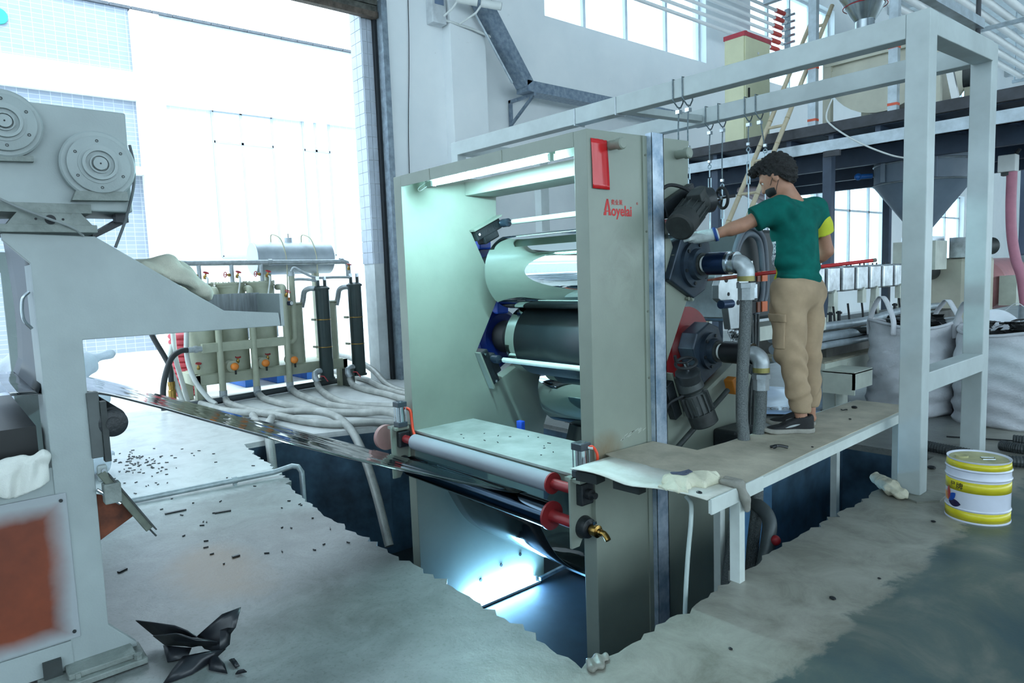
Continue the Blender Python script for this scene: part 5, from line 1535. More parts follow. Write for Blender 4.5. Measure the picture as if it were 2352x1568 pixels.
# ================================================================== small things on the walkway and floor
m_rag = M('cream_rag', (224, 222, 200), 0.9, var=0.08, scale=7, bump=0.3, bscale=260, rgb2=(196, 194, 172))
def rag_fn(X, Y, Z):
    wx, wy = X+0.02*np.sin(31*Y+3), Y+0.02*np.sin(27*X)
    w = 0.008*np.abs(np.sin(30*wx+21*wy+1.5*np.sin(17*wy)))+0.006*np.abs(np.sin(47*wy-22*wx+1.0+np.sin(23*wx)))-0.005
    d = ellipsoid(X, Y, Z, (-1.935, 2.66, 0.478), (0.085, 0.075, 0.040))
    d = smin(d, ellipsoid(X, Y, Z, (-1.87, 2.77, 0.480), (0.080, 0.085, 0.042)), 0.05)
    d = smin(d, ellipsoid(X, Y, Z, (-1.90, 2.575, 0.470), (0.070, 0.045, 0.020)), 0.03)
    return np.maximum(d+w, ZW+0.001-Z)
rag_o = tag(net_object('rag', m_rag, rag_fn, (-2.08, 2.48, 0.45), (-1.74, 2.90, 0.56), 0.0042, relax=1), 'crumpled cream rag on the walkway corner', 'rag')
def ink_fn(X, Y, Z):
    return np.maximum(np.abs(rag_fn(X, Y, Z)-0.002)-0.0025, ellipsoid(X, Y, Z, (-1.955, 2.70, 0.52), (0.06, 0.05, 0.035)))
net_object('ink_stain', M('ink_stain_blue_grey', (84, 92, 112), 0.9, var=0.2, scale=30), ink_fn, (-2.05, 2.60, 0.46), (-1.86, 2.80, 0.56), 0.0042, rag_o, relax=0)
m_glove = M('grey_cotton_glove', (150, 148, 140), 0.9, var=0.12, scale=12, bump=0.3, bscale=300)
def hang_glove(X, Y, Z):
    d = capsule(X, Y, Z, (-1.79, 2.80, 0.482), (-1.715, 2.80, 0.480), 0.016, 0.02)
    d = smin(d, capsule(X, Y, Z, (-1.80, 2.85, 0.482), (-1.715, 2.83, 0.480), 0.014, 0.018), 0.012)
    d = smin(d, capsule(X, Y, Z, (-1.700, 2.81, 0.478), (-1.680, 2.82, 0.42), 0.020, 0.018), 0.02)
    d = smin(d, capsule(X, Y, Z, (-1.680, 2.815, 0.42), (-1.678, 2.825, 0.36), 0.022, 0.016), 0.02)
    return d+0.003*np.sin(120*Y+60*Z)
tag(net_object('glove', m_glove, hang_glove, (-1.86, 2.74, 0.33), (-1.64, 2.90, 0.52), 0.006, relax=1), 'grey work glove hanging over the walkway edge beside the rag', 'glove')
m_gl2 = M('cream_leather_glove', (214, 208, 186), 0.8, var=0.14, scale=10, bump=0.3, bscale=200)
def floor_glove(X, Y, Z):
    d = capsule(X, Y, Z, (-1.86, 4.74, 0.045), (-1.70, 4.58, 0.055), 0.04, 0.052)
    d = smin(d, capsule(X, Y, Z, (-1.70, 4.58, 0.05), (-1.60, 4.53, 0.035), 0.045, 0.03), 0.03)
    d = smin(d, capsule(X, Y, Z, (-1.66, 4.53, 0.04), (-1.60, 4.50, 0.025), 0.03, 0.02), 0.02)
    wx, wy = X+0.02*np.sin(29*Y), Y+0.02*np.sin(33*Z+20*X)
    w = 0.010*np.abs(np.sin(38*wx-30*wy))+0.008*np.abs(np.sin(46*wy+40*Z+25*X))-0.006
    return np.maximum(d+w, 0.001-Z)
tag(net_object('glove', m_gl2, floor_glove, (-1.95, 4.42, -0.01), (-1.52, 4.84, 0.14), 0.005, relax=1), 'rolled cream glove on the floor at the foot of the gantry post', 'glove')
# scraps of black plastic on the deck and floor
m_scrap = M('black_plastic_scrap', (28, 32, 36), 0.35, var=0.15)
def crumb(x, y, z, s, lbl, shape=0):
    a = random.uniform(0, 6.28)
    if shape == 0:
        o = MB().sphere((x, y, z+s*0.45), s, 8, 5, (1.0, 0.7, 0.45)).build('plastic_scrap', m_scrap)
    else:
        pts = [(x+s*2.2*(t-0.5)*math.cos(a)+s*0.5*math.sin(7*t), y+s*2.2*(t-0.5)*math.sin(a)+s*0.5*math.cos(5*t), z+s*0.3+0.3*s*abs(math.sin(6*t))) for t in np.linspace(0, 1, 7)]
        o = MB().tube(smooth_path(pts, 4), s*0.22, 6).build('plastic_scrap', m_scrap)
    return tag(o, lbl, 'scrap', 'black plastic scraps lying about')
crumb(-1.92, 3.55, ZW, 0.040, 'twisted black plastic scrap on the walkway in front of the shoe', 1)
crumb(-2.08, 4.92, ZW, 0.022, 'black plastic crumb near the far end of the walkway')
crumb(-2.10, 4.80, ZW, 0.016, 'curled black scrap beside the crumb at the far end of the walkway', 1)
crumb(-1.95, 4.55, ZW, 0.010, 'tiny black crumb on the walkway behind the heel')
crumb(-1.80, 3.72, ZW, 0.008, 'tiny black crumb on the walkway beyond the plate joint')
crumb(-1.79, 2.61, ZW, 0.016, 'black crumb under the cream rag')
crumb(-1.33, 2.95, 0, 0.016, 'black crumb on the floor right of the pit, middle of the concrete strip')
crumb(-1.27, 3.30, 0, 0.009, 'small black crumb on the floor farther along the concrete strip')
crumb(-1.42, 2.27, 0, 0.010, 'small black crumb nearest the pit corner')
crumb(-1.35, 4.25, 0, 0.014, 'black crumb on the floor before the paint bucket')
crumb(-1.72, 5.35, 0, 0.03, 'black scrap on the floor between the gantry posts')
# ================================================================== WORKER
m_skin = M('skin', (176, 128, 104), 0.55, var=0.08, scale=14)
m_hair = M('black_hair', (20, 19, 20), 0.6, var=0.3, scale=60, bump=0.6, bscale=180)
m_mask = M('black_mask', (16, 20, 22), 0.7)
m_khaki = M('khaki_cotton', (170, 146, 118), 0.85, var=0.10, scale=7, bump=0.12, bscale=300)
m_shoe = M('black_knit_shoe', (20, 21, 25), 0.7, var=0.2, scale=60, bump=0.2, bscale=300)
m_sole = M('grey_shoe_sole', (150, 148, 140), 0.7, var=0.1, scale=20)
m_wglove = M('white_cotton_glove', (206, 216, 216), 0.9, var=0.08, scale=20, bump=0.3, bscale=400)
m_cuff = M('blue_cuff', (30, 70, 140), 0.7)
def shirt_mat():
    m, nt, b, P = pos_mat('green_shirt_yellow_front')
    sep = nt.nodes.new('ShaderNodeSeparateXYZ'); nt.links.new(P, sep.inputs[0])
    n = node_noise(nt, P, 9, 3)
    g = node_ramp(nt, n, [(0.3, lin((8, 82, 76))), (0.7, lin((14, 104, 94)))])
    # the printed front of the shirt: yellow with a white block
    front = node_math(nt, 'LESS_THAN', sep.outputs[0], -2.165)
    white = node_math(nt, 'MULTIPLY', node_math(nt, 'GREATER_THAN', sep.outputs[2], 1.475), node_math(nt, 'LESS_THAN', sep.outputs[2], 1.64))
    pr_ = node_ramp(nt, node_noise(nt, P, 70, 2), [(0.42, lin((70, 78, 96))), (0.5, lin((222, 226, 230)))])
    yl = node_mix(nt, white, lin((196, 204, 52)), pr_)
    up_ = node_math(nt, 'LESS_THAN', sep.outputs[2], 1.64)
    col = node_mix(nt, node_math(nt, 'MULTIPLY', front, up_), g, yl)
    nt.links.new(col, b.inputs['Base Color'])
    b.inputs['Roughness'].default_value = 0.9
    b.inputs['Specular IOR Level'].default_value = 0.15
    node_bump(nt, b, node_noise(nt, P, 260, 2), 0.15, 0.004)
    return m
m_shirt = shirt_mat()
m_yel = M('yellow_sleeve', (202, 208, 56), 0.85, var=0.06)

wkr = thing('person', 'worker in green t-shirt and khaki cargo trousers reaching towards the calender from the walkway', 'person', (-2.05, 4.05, 0.463))
LSH, RSH = (-2.133, 3.955, 1.835), (-2.098, 4.355, 1.845)
LEL, LWR, LHA = (-2.285, 3.80, 1.742), (-2.465, 3.672, 1.678), (-2.525, 3.645, 1.682)
REL, RWR, RHA = (-2.073, 4.465, 1.575), (-2.20, 4.50, 1.475), (-2.27, 4.505, 1.452)
LHP, RHP = (-2.10, 4.015, 1.32), (-2.085, 4.22, 1.32)
LKN, RKN = (-2.075, 4.00, 0.955), (-2.085, 4.225, 0.945)
LAN, RAN = (-2.015, 4.02, 0.56), (-2.06, 4.22, 0.56)
HC = np.array((-2.212, 4.064, 2.036))
face = np.array((-0.80, -0.33, -0.50)); face /= np.linalg.norm(face)
rgt = np.cross(face, (0, 0, 1)); rgt /= np.linalg.norm(rgt)     # the worker's right
hup = np.cross(rgt, face)
def hp(f, r, u):
    return tuple(HC+face*f+rgt*r+hup*u)
def finger_set(X, Y, Z, palm, d, side, upv, curl, L=0.075, r=0.0088):
    """palm ellipsoid, four bent fingers of unequal length and a thumb from the side"""
    palm, d, side, upv = [np.array(v, float) for v in (palm, d, side, upv)]
    out = None
    for i, (o, ln) in enumerate(((-0.030, 0.85), (-0.010, 1.0), (0.010, 0.95), (0.030, 0.75))):
        a = palm+d*0.035+side*o
        b = a+d*L*ln*0.5-upv*curl*0.012
        c = b+d*L*ln*0.32-upv*curl*0.035
        e = capsule(X, Y, Z, a, b, r, r*0.95)
        e = smin(e, capsule(X, Y, Z, b, c, r*0.95, r*0.8), 0.004)
        out = e if out is None else np.minimum(out, e)
    t0 = palm-side*0.03-d*0.01
    t1 = t0-side*0.028+d*0.025-upv*0.008
    t2 = t1+d*0.03-upv*0.012
    th = smin(capsule(X, Y, Z, t0, t1, 0.012, 0.011), capsule(X, Y, Z, t1, t2, 0.011, 0.009), 0.005)
    q = palm
    pl = capsule(X, Y, Z, q-d*0.03, q+d*0.03, 0.024, 0.030)
    pl = smin(pl, capsule(X, Y, Z, q+d*0.02-side*0.025, q+d*0.02+side*0.025, 0.017, 0.017), 0.02)
    out = smin(out, pl, 0.008)
    return smin(out, th, 0.008)
nrm = lambda v: np.array(v, float)/np.linalg.norm(v)
ld = nrm(np.array(LHA)-np.array(LWR)); lside = nrm(np.cross(ld, (0, 0, 1))); lup = np.cross(lside, ld)
rd = nrm(np.array(RHA)-np.array(RWR)); rside = nrm(np.cross(rd, (0, 0, 1))); rup = np.cross(rside, rd)
def body_fn(X, Y, Z):
    # head
    xl = (X-HC[0])*face[0]+(Y-HC[1])*face[1]+(Z-HC[2])*face[2]
    yl = (X-HC[0])*rgt[0]+(Y-HC[1])*rgt[1]+(Z-HC[2])*rgt[2]
    zl = (X-HC[0])*hup[0]+(Y-HC[1])*hup[1]+(Z-HC[2])*hup[2]
    d = ellipsoid(xl, yl, zl, (-0.012, 0, 0.025), (0.095, 0.076, 0.095))
    d = smin(d, ellipsoid(xl, yl, zl, (0.028, 0, -0.045), (0.062, 0.060, 0.078)), 0.03)
    d = smin(d, ellipsoid(xl, yl, zl, (0.055, 0, -0.095), (0.028, 0.03, 0.02)), 0.025)
    d = smin(d, capsule(xl, yl, zl, (0.085, 0, -0.005), (0.102, 0, -0.04), 0.009, 0.013), 0.012)
    d = smin(d, ellipsoid(xl, yl, zl, (0.082, 0, 0.022), (0.012, 0.05, 0.012)), 0.012)
    for s in (-1, 1):
        d = smax(d, -ellipsoid(xl, yl, zl, (0.092, s*0.032, 0.002), (0.010, 0.016, 0.009)), 0.008)
        e = ellipsoid(xl, yl, zl, (-0.005, s*0.080, -0.012), (0.020, 0.009, 0.033))
        e = smax(e, -ellipsoid(xl, yl, zl, (0.0, s*0.090, -0.010), (0.011, 0.006, 0.020)), 0.004)
        d = smin(d, e, 0.006)
    # neck, trunk
    d = smin(d, capsule(X, Y, Z, hp(-0.018, 0, -0.085), (-2.135, 4.125, 1.885), 0.046, 0.058), 0.02)
    d = smin(d, capsule(X, Y, Z, (-2.13, 4.06, 1.80), (-2.115, 4.24, 1.80), 0.085, 0.085), 0.05)
    d = smin(d, capsule(X, Y, Z, (-2.125, 4.15, 1.76), (-2.09, 4.12, 1.36), 0.10, 0.10), 0.05)
    # arms
    for (s, e, w, h) in ((LSH, LEL, LWR, LHA), (RSH, REL, RWR, RHA)):
        a = smin(capsule(X, Y, Z, s, e, 0.055, 0.040), capsule(X, Y, Z, e, w, 0.041, 0.026), 0.015)
        mid = tuple(np.array(e)*0.72+np.array(w)*0.28)
        a = smin(a, capsule(X, Y, Z, e, mid, 0.040, 0.044), 0.01)
        d = smin(d, a, 0.02)
    # legs
    for (h, k, n) in ((LHP, LKN, LAN), (RHP, RKN, RAN)):
        a = smin(capsule(X, Y, Z, h, k, 0.080, 0.052), capsule(X, Y, Z, k, n, 0.050, 0.036), 0.02)
        d = smin(d, a, 0.03)
        d = smin(d, capsule(X, Y, Z, (n[0]+0.01, n[1]+0.01, n[2]-0.045), (n[0]-0.09, n[1]-0.08, n[2]-0.072), 0.028, 0.016), 0.015)
    d = smin(d, finger_set(X, Y, Z, LHA, ld, lside, lup, 1.0), 0.01)
    d = smin(d, finger_set(X, Y, Z, RHA, rd, rside, rup, 1.3), 0.01)
    return d
net_object('body', m_skin, body_fn, (-2.66, 3.56, 0.47), (-1.90, 4.60, 2.20), 0.0085, wkr, relax=1)
def hair_fn(X, Y, Z):
    xl = (X-HC[0])*face[0]+(Y-HC[1])*face[1]+(Z-HC[2])*face[2]
    yl = (X-HC[0])*rgt[0]+(Y-HC[1])*rgt[1]+(Z-HC[2])*rgt[2]
    zl = (X-HC[0])*hup[0]+(Y-HC[1])*hup[1]+(Z-HC[2])*hup[2]
    d = ellipsoid(xl, yl, zl, (-0.030, 0, 0.022), (0.108, 0.090, 0.122))
    d = smin(d, ellipsoid(xl, yl, zl, (0.060, 0, 0.100), (0.058, 0.066, 0.034)), 0.03)
    # hairline: open at the face, ears and neck
    zc = np.interp(xl, [-0.2, -0.06, -0.02, 0.02, 0.055, 0.12], [-0.098, -0.085, -0.01, 0.012, 0.06, 0.075])
    d = np.maximum(d, zc-zl)
    spike = 0.006*np.sin(140*yl+60*xl)*np.cos(120*xl-50*zl)+0.004*np.sin(210*zl+160*yl)
    return d+spike
net_object('hair', m_hair, hair_fn, tuple(HC-0.19), tuple(HC+0.19), 0.0055, wkr, relax=0)
def mask_fn(X, Y, Z):
    xl = (X-HC[0])*face[0]+(Y-HC[1])*face[1]+(Z-HC[2])*face[2]
    yl = (X-HC[0])*rgt[0]+(Y-HC[1])*rgt[1]+(Z-HC[2])*rgt[2]
    zl = (X-HC[0])*hup[0]+(Y-HC[1])*hup[1]+(Z-HC[2])*hup[2]
    d = ellipsoid(xl, yl, zl, (0.036, 0, -0.062), (0.062, 0.061, 0.054))
    return np.maximum(np.maximum(d, 0.030-xl+0.2*np.abs(zl+0.06)), zl+0.022)
net_object('face_mask', m_mask, mask_fn, tuple(HC-0.17), tuple(HC+0.17), 0.005, wkr)
for s in (-1, 1):
    for (u0, u1) in ((-0.035, 0.012), (-0.10, -0.035)):
        MB().tube(smooth_path([hp(0.045, s*0.068, u0), hp(0.02, s*0.077, (u0+u1)/2), hp(-0.012, s*0.084, u1)]), 0.0018, 6).build('mask_strap', m_mask, wkr)
# eyes
for s in (-1, 1):
    MB().sphere(hp(0.076, s*0.031, 0.004), 0.009, 12, 8).build('eye', M('eye_white', (224, 220, 214), 0.3), wkr)
    MB().sphere(hp(0.0825, s*0.031, 0.003), 0.004, 10, 6).build('iris', m_hair, wkr)
# shirt
def shirt_fn(X, Y, Z):
    t = np.clip((Z-1.33)/0.50, 0, 1)
    xc = -2.085-0.060*t
    yc = 4.105+0.050*t
    w = 0.165+0.035*t-0.02*np.sin(np.pi*t)
    dp = 0.118+0.010*t
    q = np.sqrt(((Y-yc)/w)**2+((X-xc)/dp)**2)
    d = (q-1)*0.115
    d = np.maximum(d, Z-1.82)
    d = smin(d, capsule(X, Y, Z, (-2.135, 4.02, 1.815), (-2.11, 4.29, 1.825), 0.085, 0.085), 0.06)
    d = smin(d, capsule(X, Y, Z, LSH, (LSH[0]+0.62*(LEL[0]-LSH[0]), LSH[1]+0.62*(LEL[1]-LSH[1]), LSH[2]+0.62*(LEL[2]-LSH[2])), 0.078, 0.080), 0.05)
    d = smin(d, capsule(X, Y, Z, RSH, (RSH[0]+0.35*(REL[0]-RSH[0]), RSH[1]+0.35*(REL[1]-RSH[1]), RSH[2]+0.35*(REL[2]-RSH[2])), 0.075, 0.070), 0.04)
    # folds
    ph = 1.8*np.sin(9*Y+7*Z)+1.2*np.sin(13*X-6*Z)
    f = 0.0075*np.sin(34*(Y-0.55*Z)+3+ph)*np.clip((1.80-Z)*4, 0, 1)
    f = f+0.008*np.sin(70*(Z+0.35*Y)+ph)*np.exp(-((Z-1.43)/0.06)**2)
    f = f+0.004*np.sin(60*(Z+0.9*Y)+1.5)*np.exp(-((Y-3.95)/0.08)**2)
    d = d+f
    # hem, neck hole, sleeve end
    d = np.maximum(d, 1.312+(Y-3.95)*0.26-Z)
    d = np.maximum(d, -capsule(X, Y, Z, (-2.16, 4.125, 1.895), (-2.19, 4.10, 2.05), 0.070, 0.085))
    n = np.array(LEL)-np.array(LSH); L = np.linalg.norm(n); n = n/L
    s = (X-LSH[0])*n[0]+(Y-LSH[1])*n[1]+(Z-LSH[2])*n[2]
    d = np.maximum(d, s-0.62*L-0.012)
    return d
net_object('shirt', m_shirt, shirt_fn, (-2.40, 3.76, 1.25), (-1.92, 4.50, 1.97), 0.0075, wkr, relax=1)
def sleeve_fn(X, Y, Z):
    b = tuple(np.array(RSH)*0.42+np.array(REL)*0.58)
    d = capsule(X, Y, Z, tuple(np.array(RSH)*0.75+np.array(REL)*0.25), b, 0.073, 0.075)
    n = np.array(REL)-np.array(RSH); L = np.linalg.norm(n); n = n/L
    s = (X-RSH[0])*n[0]+(Y-RSH[1])*n[1]+(Z-RSH[2])*n[2]
    return np.maximum(d+0.003*np.sin(60*Z), s-0.60*L)
net_object('sleeve', m_yel, sleeve_fn, (-2.24, 4.22, 1.50), (-1.95, 4.58, 1.95), 0.0075, wkr, relax=1)
# trousers
def trouser_fn(X, Y, Z):
    d = ellipsoid(X, Y, Z, (-2.085, 4.118, 1.33), (0.128, 0.172, 0.14))
    d = np.minimum(d, 10)
    for i, (h, k, n, s) in enumerate(((LHP, LKN, LAN, 0), (RHP, RKN, RAN, 1.7))):
        a = capsule(X, Y, Z, h, k, 0.112, 0.088)
        b = capsule(X, Y, Z, k, (n[0], n[1], n[2]+0.055), 0.084, 0.062)
        a = smin(a, b, 0.03)
        # gathers at knee and ankle
        zz = Z-k[2]
        ph = 2.2*np.sin(11*X+9*Y+5*Z+s)
        a = a+0.0065*np.sin(52*(Z+0.7*(Y-X))+ph+s)*np.exp(-((zz+0.05)/0.13)**2)+0.006*np.sin(66*(Z-0.8*Y)+ph*1.3+s)*np.exp(-((Z-n[2]-0.12)/0.08)**2)
        a = a+0.005*np.sin(24*(Z+0.6*Y-0.4*X)+ph)+0.005*np.sin(40*(0.8*Z-Y+X)+ph*0.7)*np.exp(-((Z-1.24)/0.10)**2)
        a = np.maximum(a, n[2]+0.028-Z)
        d = smin(d, a, 0.035)
    return np.maximum(d, Z-1.42)
net_object('trousers', m_khaki, trouser_fn, (-2.30, 3.82, 0.56), (-1.88, 4.42, 1.45), 0.008, wkr, relax=1)
# cargo pocket on the near leg
def pocket_fn(X, Y, Z):
    t = trouser_fn(X, Y, Z)
    d = np.maximum(t-0.008, -(t+0.006))
    box = np.maximum(np.maximum(np.abs(X+2.125)-0.062, np.abs(Z-1.085)-0.10), Y-4.0)
    return np.maximum(d, box)
def flap_fn(X, Y, Z):
    t = trouser_fn(X, Y, Z)
    d = np.maximum(t-0.014, -(t+0.006))
    box = np.maximum(np.maximum(np.abs(X+2.125)-0.068, np.abs(Z-1.175)-0.026), Y-4.0)
    return np.maximum(d, box)
pk = net_object('cargo_pocket', m_khaki, pocket_fn, (-2.25, 3.85, 0.96), (-2.02, 4.02, 1.22), 0.006, wkr, relax=1)
net_object('pocket_flap', m_khaki, flap_fn, (-2.25, 3.85, 1.12), (-2.02, 4.02, 1.24), 0.006, pk, relax=1)
# shoes
def shoe(heel, toe, nm):
    heel, toe = np.array(heel, float), np.array(toe, float)
    dv = toe-heel; Ls = np.linalg.norm(dv); dv = dv/Ls
    sv = np.array((-dv[1], dv[0], 0))
    z0 = 0.463
    def loc(X, Y, Z):
        return (X-heel[0])*dv[0]+(Y-heel[1])*dv[1], (X-heel[0])*sv[0]+(Y-heel[1])*sv[1], Z-z0
    def outline(a, b):
        w = 0.036+0.014*np.clip(a/Ls, 0, 1)-0.010*np.exp(-((a/Ls-0.4)/0.15)**2)
        e = np.maximum(np.abs(b)-w, 0)
        q = np.sqrt((np.maximum(0.035-a, 0)/0.045)**2+(np.maximum(a-(Ls-0.07), 0)/0.085)**2+(b/w)**2)
        return (q-1)*0.045
    def up_fn(X, Y, Z):
        a, b, c = loc(X, Y, Z)
        top = 0.055+0.055*np.clip(1-(a-0.07)/0.12, 0, 1)+0.01*np.clip(1-a/0.03, 0, 1)-0.022*np.clip((a-0.18)/0.1, 0, 1)
        d = smax(outline(a, b)+0.02*np.clip(c-0.03, 0, 1), c-top, 0.03)
        d = np.maximum(d, 0.018-c)
        col = np.sqrt(((a-0.065)/0.040)**2+(b/0.026)**2)
        return np.maximum(d, -np.maximum((col-1)*0.03, 0.075-c))
    def so_fn(X, Y, Z):
        a, b, c = loc(X, Y, Z)
        lift = 0.012*np.clip((a-Ls+0.06)/0.06, 0, 1)**2
        d = outline(a, b)-0.006
        return np.maximum(np.maximum(d, c-0.030-lift*0.6), lift+0.001-c)
    lo = np.minimum(heel, toe)-0.07; hi = np.maximum(heel, toe)+0.07
    lo[2], hi[2] = z0-0.01, z0+0.13
    u = net_object('shoe', m_shoe, up_fn, tuple(lo), tuple(hi), 0.0055, wkr, relax=1)
    net_object('sole', m_sole, so_fn, tuple(lo), tuple(hi), 0.0055, u, relax=1)
    # pale stripe on the outer side
    rows = []
    for t in np.linspace(0, 1, 8):
        a = 0.085+0.085*t
        wv_ = 0.012*math.sin(math.pi*t)**0.7+0.001
        p = heel+dv*a+sv*(0.0455 if sv[1] < 0 else -0.0455)
        zc = z0+0.05-0.010*t+0.012*(1-t)
        rows.append([(p[0], p[1], zc-wv_/2), (p[0], p[1], zc+wv_/2)])
    MB().grid(rows).build('shoe_stripe', M('shoe_stripe_grey', (170, 174, 176), 0.5), u, solid=0.004, smooth=60)
    return u
shoe((-1.965, 4.058, 0.463), (-2.175, 3.862, 0.463), 'l')
shoe((-2.045, 4.235, 0.463), (-2.275, 4.085, 0.463), 'r')
# white cotton glove on the reaching hand with a blue cuff
def glove_fn(X, Y, Z):
    d = finger_set(X, Y, Z, LHA, ld, lside, lup, 1.0, 0.078, 0.0115)-0.002
    return smin(d, capsule(X, Y, Z, LHA, tuple(np.array(LWR)*0.72+np.array(LEL)*0.28), 0.036, 0.039), 0.015)
net_object('work_glove', m_wglove, glove_fn, (-2.70, 3.50, 1.55), (-2.38, 3.78, 1.78), 0.0045, wkr, relax=1)
c0 = np.array(LWR)*0.74+np.array(LEL)*0.26; c1 = np.array(LWR)*0.66+np.array(LEL)*0.34
MB().lathe(tuple(c0), tuple(c1-c0), [(0, 0.042), (float(np.linalg.norm(c1-c0)), 0.042)], 28, caps=False).build('glove_cuff', m_cuff, wkr, solid=0.004)
# red pole held in front of the worker
pole = thing('red_pole', 'red painted pole held level in front of the worker', 'pole', (-2.3, 4.45, 1.40))
A_, B_, C_ = Vector((-2.597, 3.903, 1.413)), Vector((-2.008, 5.002, 1.502)), Vector((-2.478, 4.126, 1.431))
MB().cyl(C_, B_, 0.0125, 14).build('shaft', M('pole_red', (200, 32, 34), 0.35, var=0.08), pole)
MB().tube([A_, (A_+C_)/2, C_], 0.012, 12, True, [0.006, 0.013, 0.0125]).build('worn_end', M('pole_worn', (158, 100, 80), 0.7, rgb2=(130, 50, 44), scale=40), pole)
MB().cyl(B_, B_+(B_-C_).normalized()*0.03, 0.0135, 14).build('end_cap', M('pole_cap', (120, 110, 100), 0.6), pole)
# ================================================================== MEZZANINE WITH FEED EQUIPMENT
m_mezz = M('mezzanine_navy_steel', (62, 78, 100), 0.5, var=0.15, scale=3)
m_mezzd = M('mezzanine_edge_dark', (70, 72, 78), 0.6, var=0.2, scale=6)
m_galvw = M('galvanised_channel_pale', (182, 194, 202), 0.4, 0.35, var=0.12, scale=8)
m_cream = M('cream_machine_paint', (206, 204, 186), 0.5, var=0.06, scale=4)
m_grey_hop = M('hopper_blue_grey', (122, 138, 154), 0.45, var=0.08, scale=3)
mz = thing('mezzanine', 'dark steel mezzanine platform on columns above the extruder', 'platform', (-3.2, 10.8, 0))
MZ0, MZ1 = -7.4, 1.5
MB().box(MZ0, MZ1, 8.60, 8.68, 3.085, 3.21).build('edge_channel', m_mezzd, mz, smooth=0)
MB().box(MZ0, MZ1, 8.64, 8.70, 2.865, 3.005).build('front_beam', m_galvw, mz, smooth=0)
MB().box(MZ0, MZ1, 8.60, 8.70, 2.865, 2.872).build('front_beam_lip', m_galvw, mz, smooth=0)
for yy in (9.9, 11.4, 12.9):
    MB().box(MZ0, MZ1, yy-0.05, yy+0.05, 2.80, 3.06).build('cross_beam', m_mezz, mz, smooth=0)
for i, xx in enumerate(np.arange(MZ0+0.1, MZ1, 0.55)):
    MB().box(xx-0.03, xx+0.03, 8.7, 12.9, 3.0, 3.08).build('joist', m_mezz, mz, smooth=0)
for i, xx in enumerate(np.arange(MZ0, MZ1-0.1, 1.1)):
    if -4.35 < xx+0.55 < -2.9:
        for (a, b) in ((8.7, 9.85), (11.15, 12.95)):
            MB().box(xx+0.004, xx+1.096, a, b, 3.08, 3.09).build('deck_plate', m_mezz, mz, smooth=0)
    else:
        MB().box(xx+0.004, xx+1.096, 8.7, 12.95, 3.08, 3.09).build('deck_plate', m_mezz, mz, smooth=0)
for (xx, yy) in ((-5.66, 8.75), (-4.06, 8.78), (-0.6, 8.75), (-6.6, 12.8), (-4.9, 12.8), (-1.2, 12.8)):
    MB().box(xx-0.055, xx+0.055, yy-0.055, yy+0.055, 0, 2.87).build('column', m_mezz, mz, smooth=0)
for (xx, yy, z1) in ((-4.24, 8.72, 5.6), (-3.29, 8.72, 5.6)):
    p = MB().box(xx-0.05, xx+0.05, yy-0.04, yy+0.04, 3.09, z1).build('upper_post', m_galvw, mz, smooth=0)
    for zz in (3.28, 3.92):
        MB().box(xx-0.053, xx+0.053, yy-0.043, yy+0.043, zz, zz+0.03).build('orange_tape', M('orange_tape', (226, 96, 66), 0.5), p, smooth=0)
MB().box(-4.9, -2.2, 8.68, 8.76, 4.9, 5.02).build('upper_beam', m_galvw, mz, smooth=0)
MB().bar((-2.6, 7.4, 4.05), (-2.6, 9.25, 4.09), 0.10, 0.10).build('side_beam', m_galvw, mz, smooth=0)
MB().cyl((-2.6, 9.2, 3.95), (-2.6, 9.2, 6.5), 0.025, 10).build('hanger_rod', m_mezzd, mz)
# red loom tape and small drop box under the front beam
MB().box(-4.05, -3.85, 8.60, 8.64, 2.80, 2.87).build('drop_box', m_mezzd, mz, smooth=0)

# control cabinet
cb = thing('control_cabinet', 'tall cream control cabinet with red top trim on the mezzanine', 'cabinet', (-5.35, 9.0, 3.09))
m_cab = M('cabinet_cream', (222, 222, 186), 0.45, var=0.03)
MB().box(-5.50, -5.205, 8.72, 9.40, 3.11, 4.64).build('body', m_cab, cb, smooth=0, bevel=0.006)
dr = MB().box(-5.205, -5.19, 8.74, 9.38, 3.2, 4.60).build('door', m_cab, cb, smooth=0, bevel=0.004)
MB().box(-5.51, -5.185, 8.71, 9.41, 4.60, 4.66).build('top_trim', M('cabinet_red_trim', (190, 60, 76), 0.4), cb, smooth=0)
MB().box(-5.19, -5.186, 8.98, 9.16, 4.10, 4.28).build('screen_frame', M('screen_frame_grey', (120, 128, 140), 0.4), dr, smooth=0)
MB().box(-5.186, -5.184, 9.0, 9.14, 4.12, 4.26).build('screen', glow('panel_screen', (120, 160, 220), 0.8), dr, smooth=0)
MB().box(-5.19, -5.17, 8.80, 8.82, 3.78, 3.92).build('handle', m_dark, dr, smooth=0)
MB().cyl((-5.19, 9.06, 4.42), (-5.18, 9.06, 4.42), 0.018, 14).build('indicator', m_white_plastic, dr)
MB().lathe((-5.35, 9.0, 4.66), (0, 0, 1), [(0, 0.035), (0.03, 0.035), (0.03, 0.03), (0.09, 0.03), (0.10, 0.01)], 16).build('beacon', M('beacon_red', (216, 40, 50), 0.25), cb)

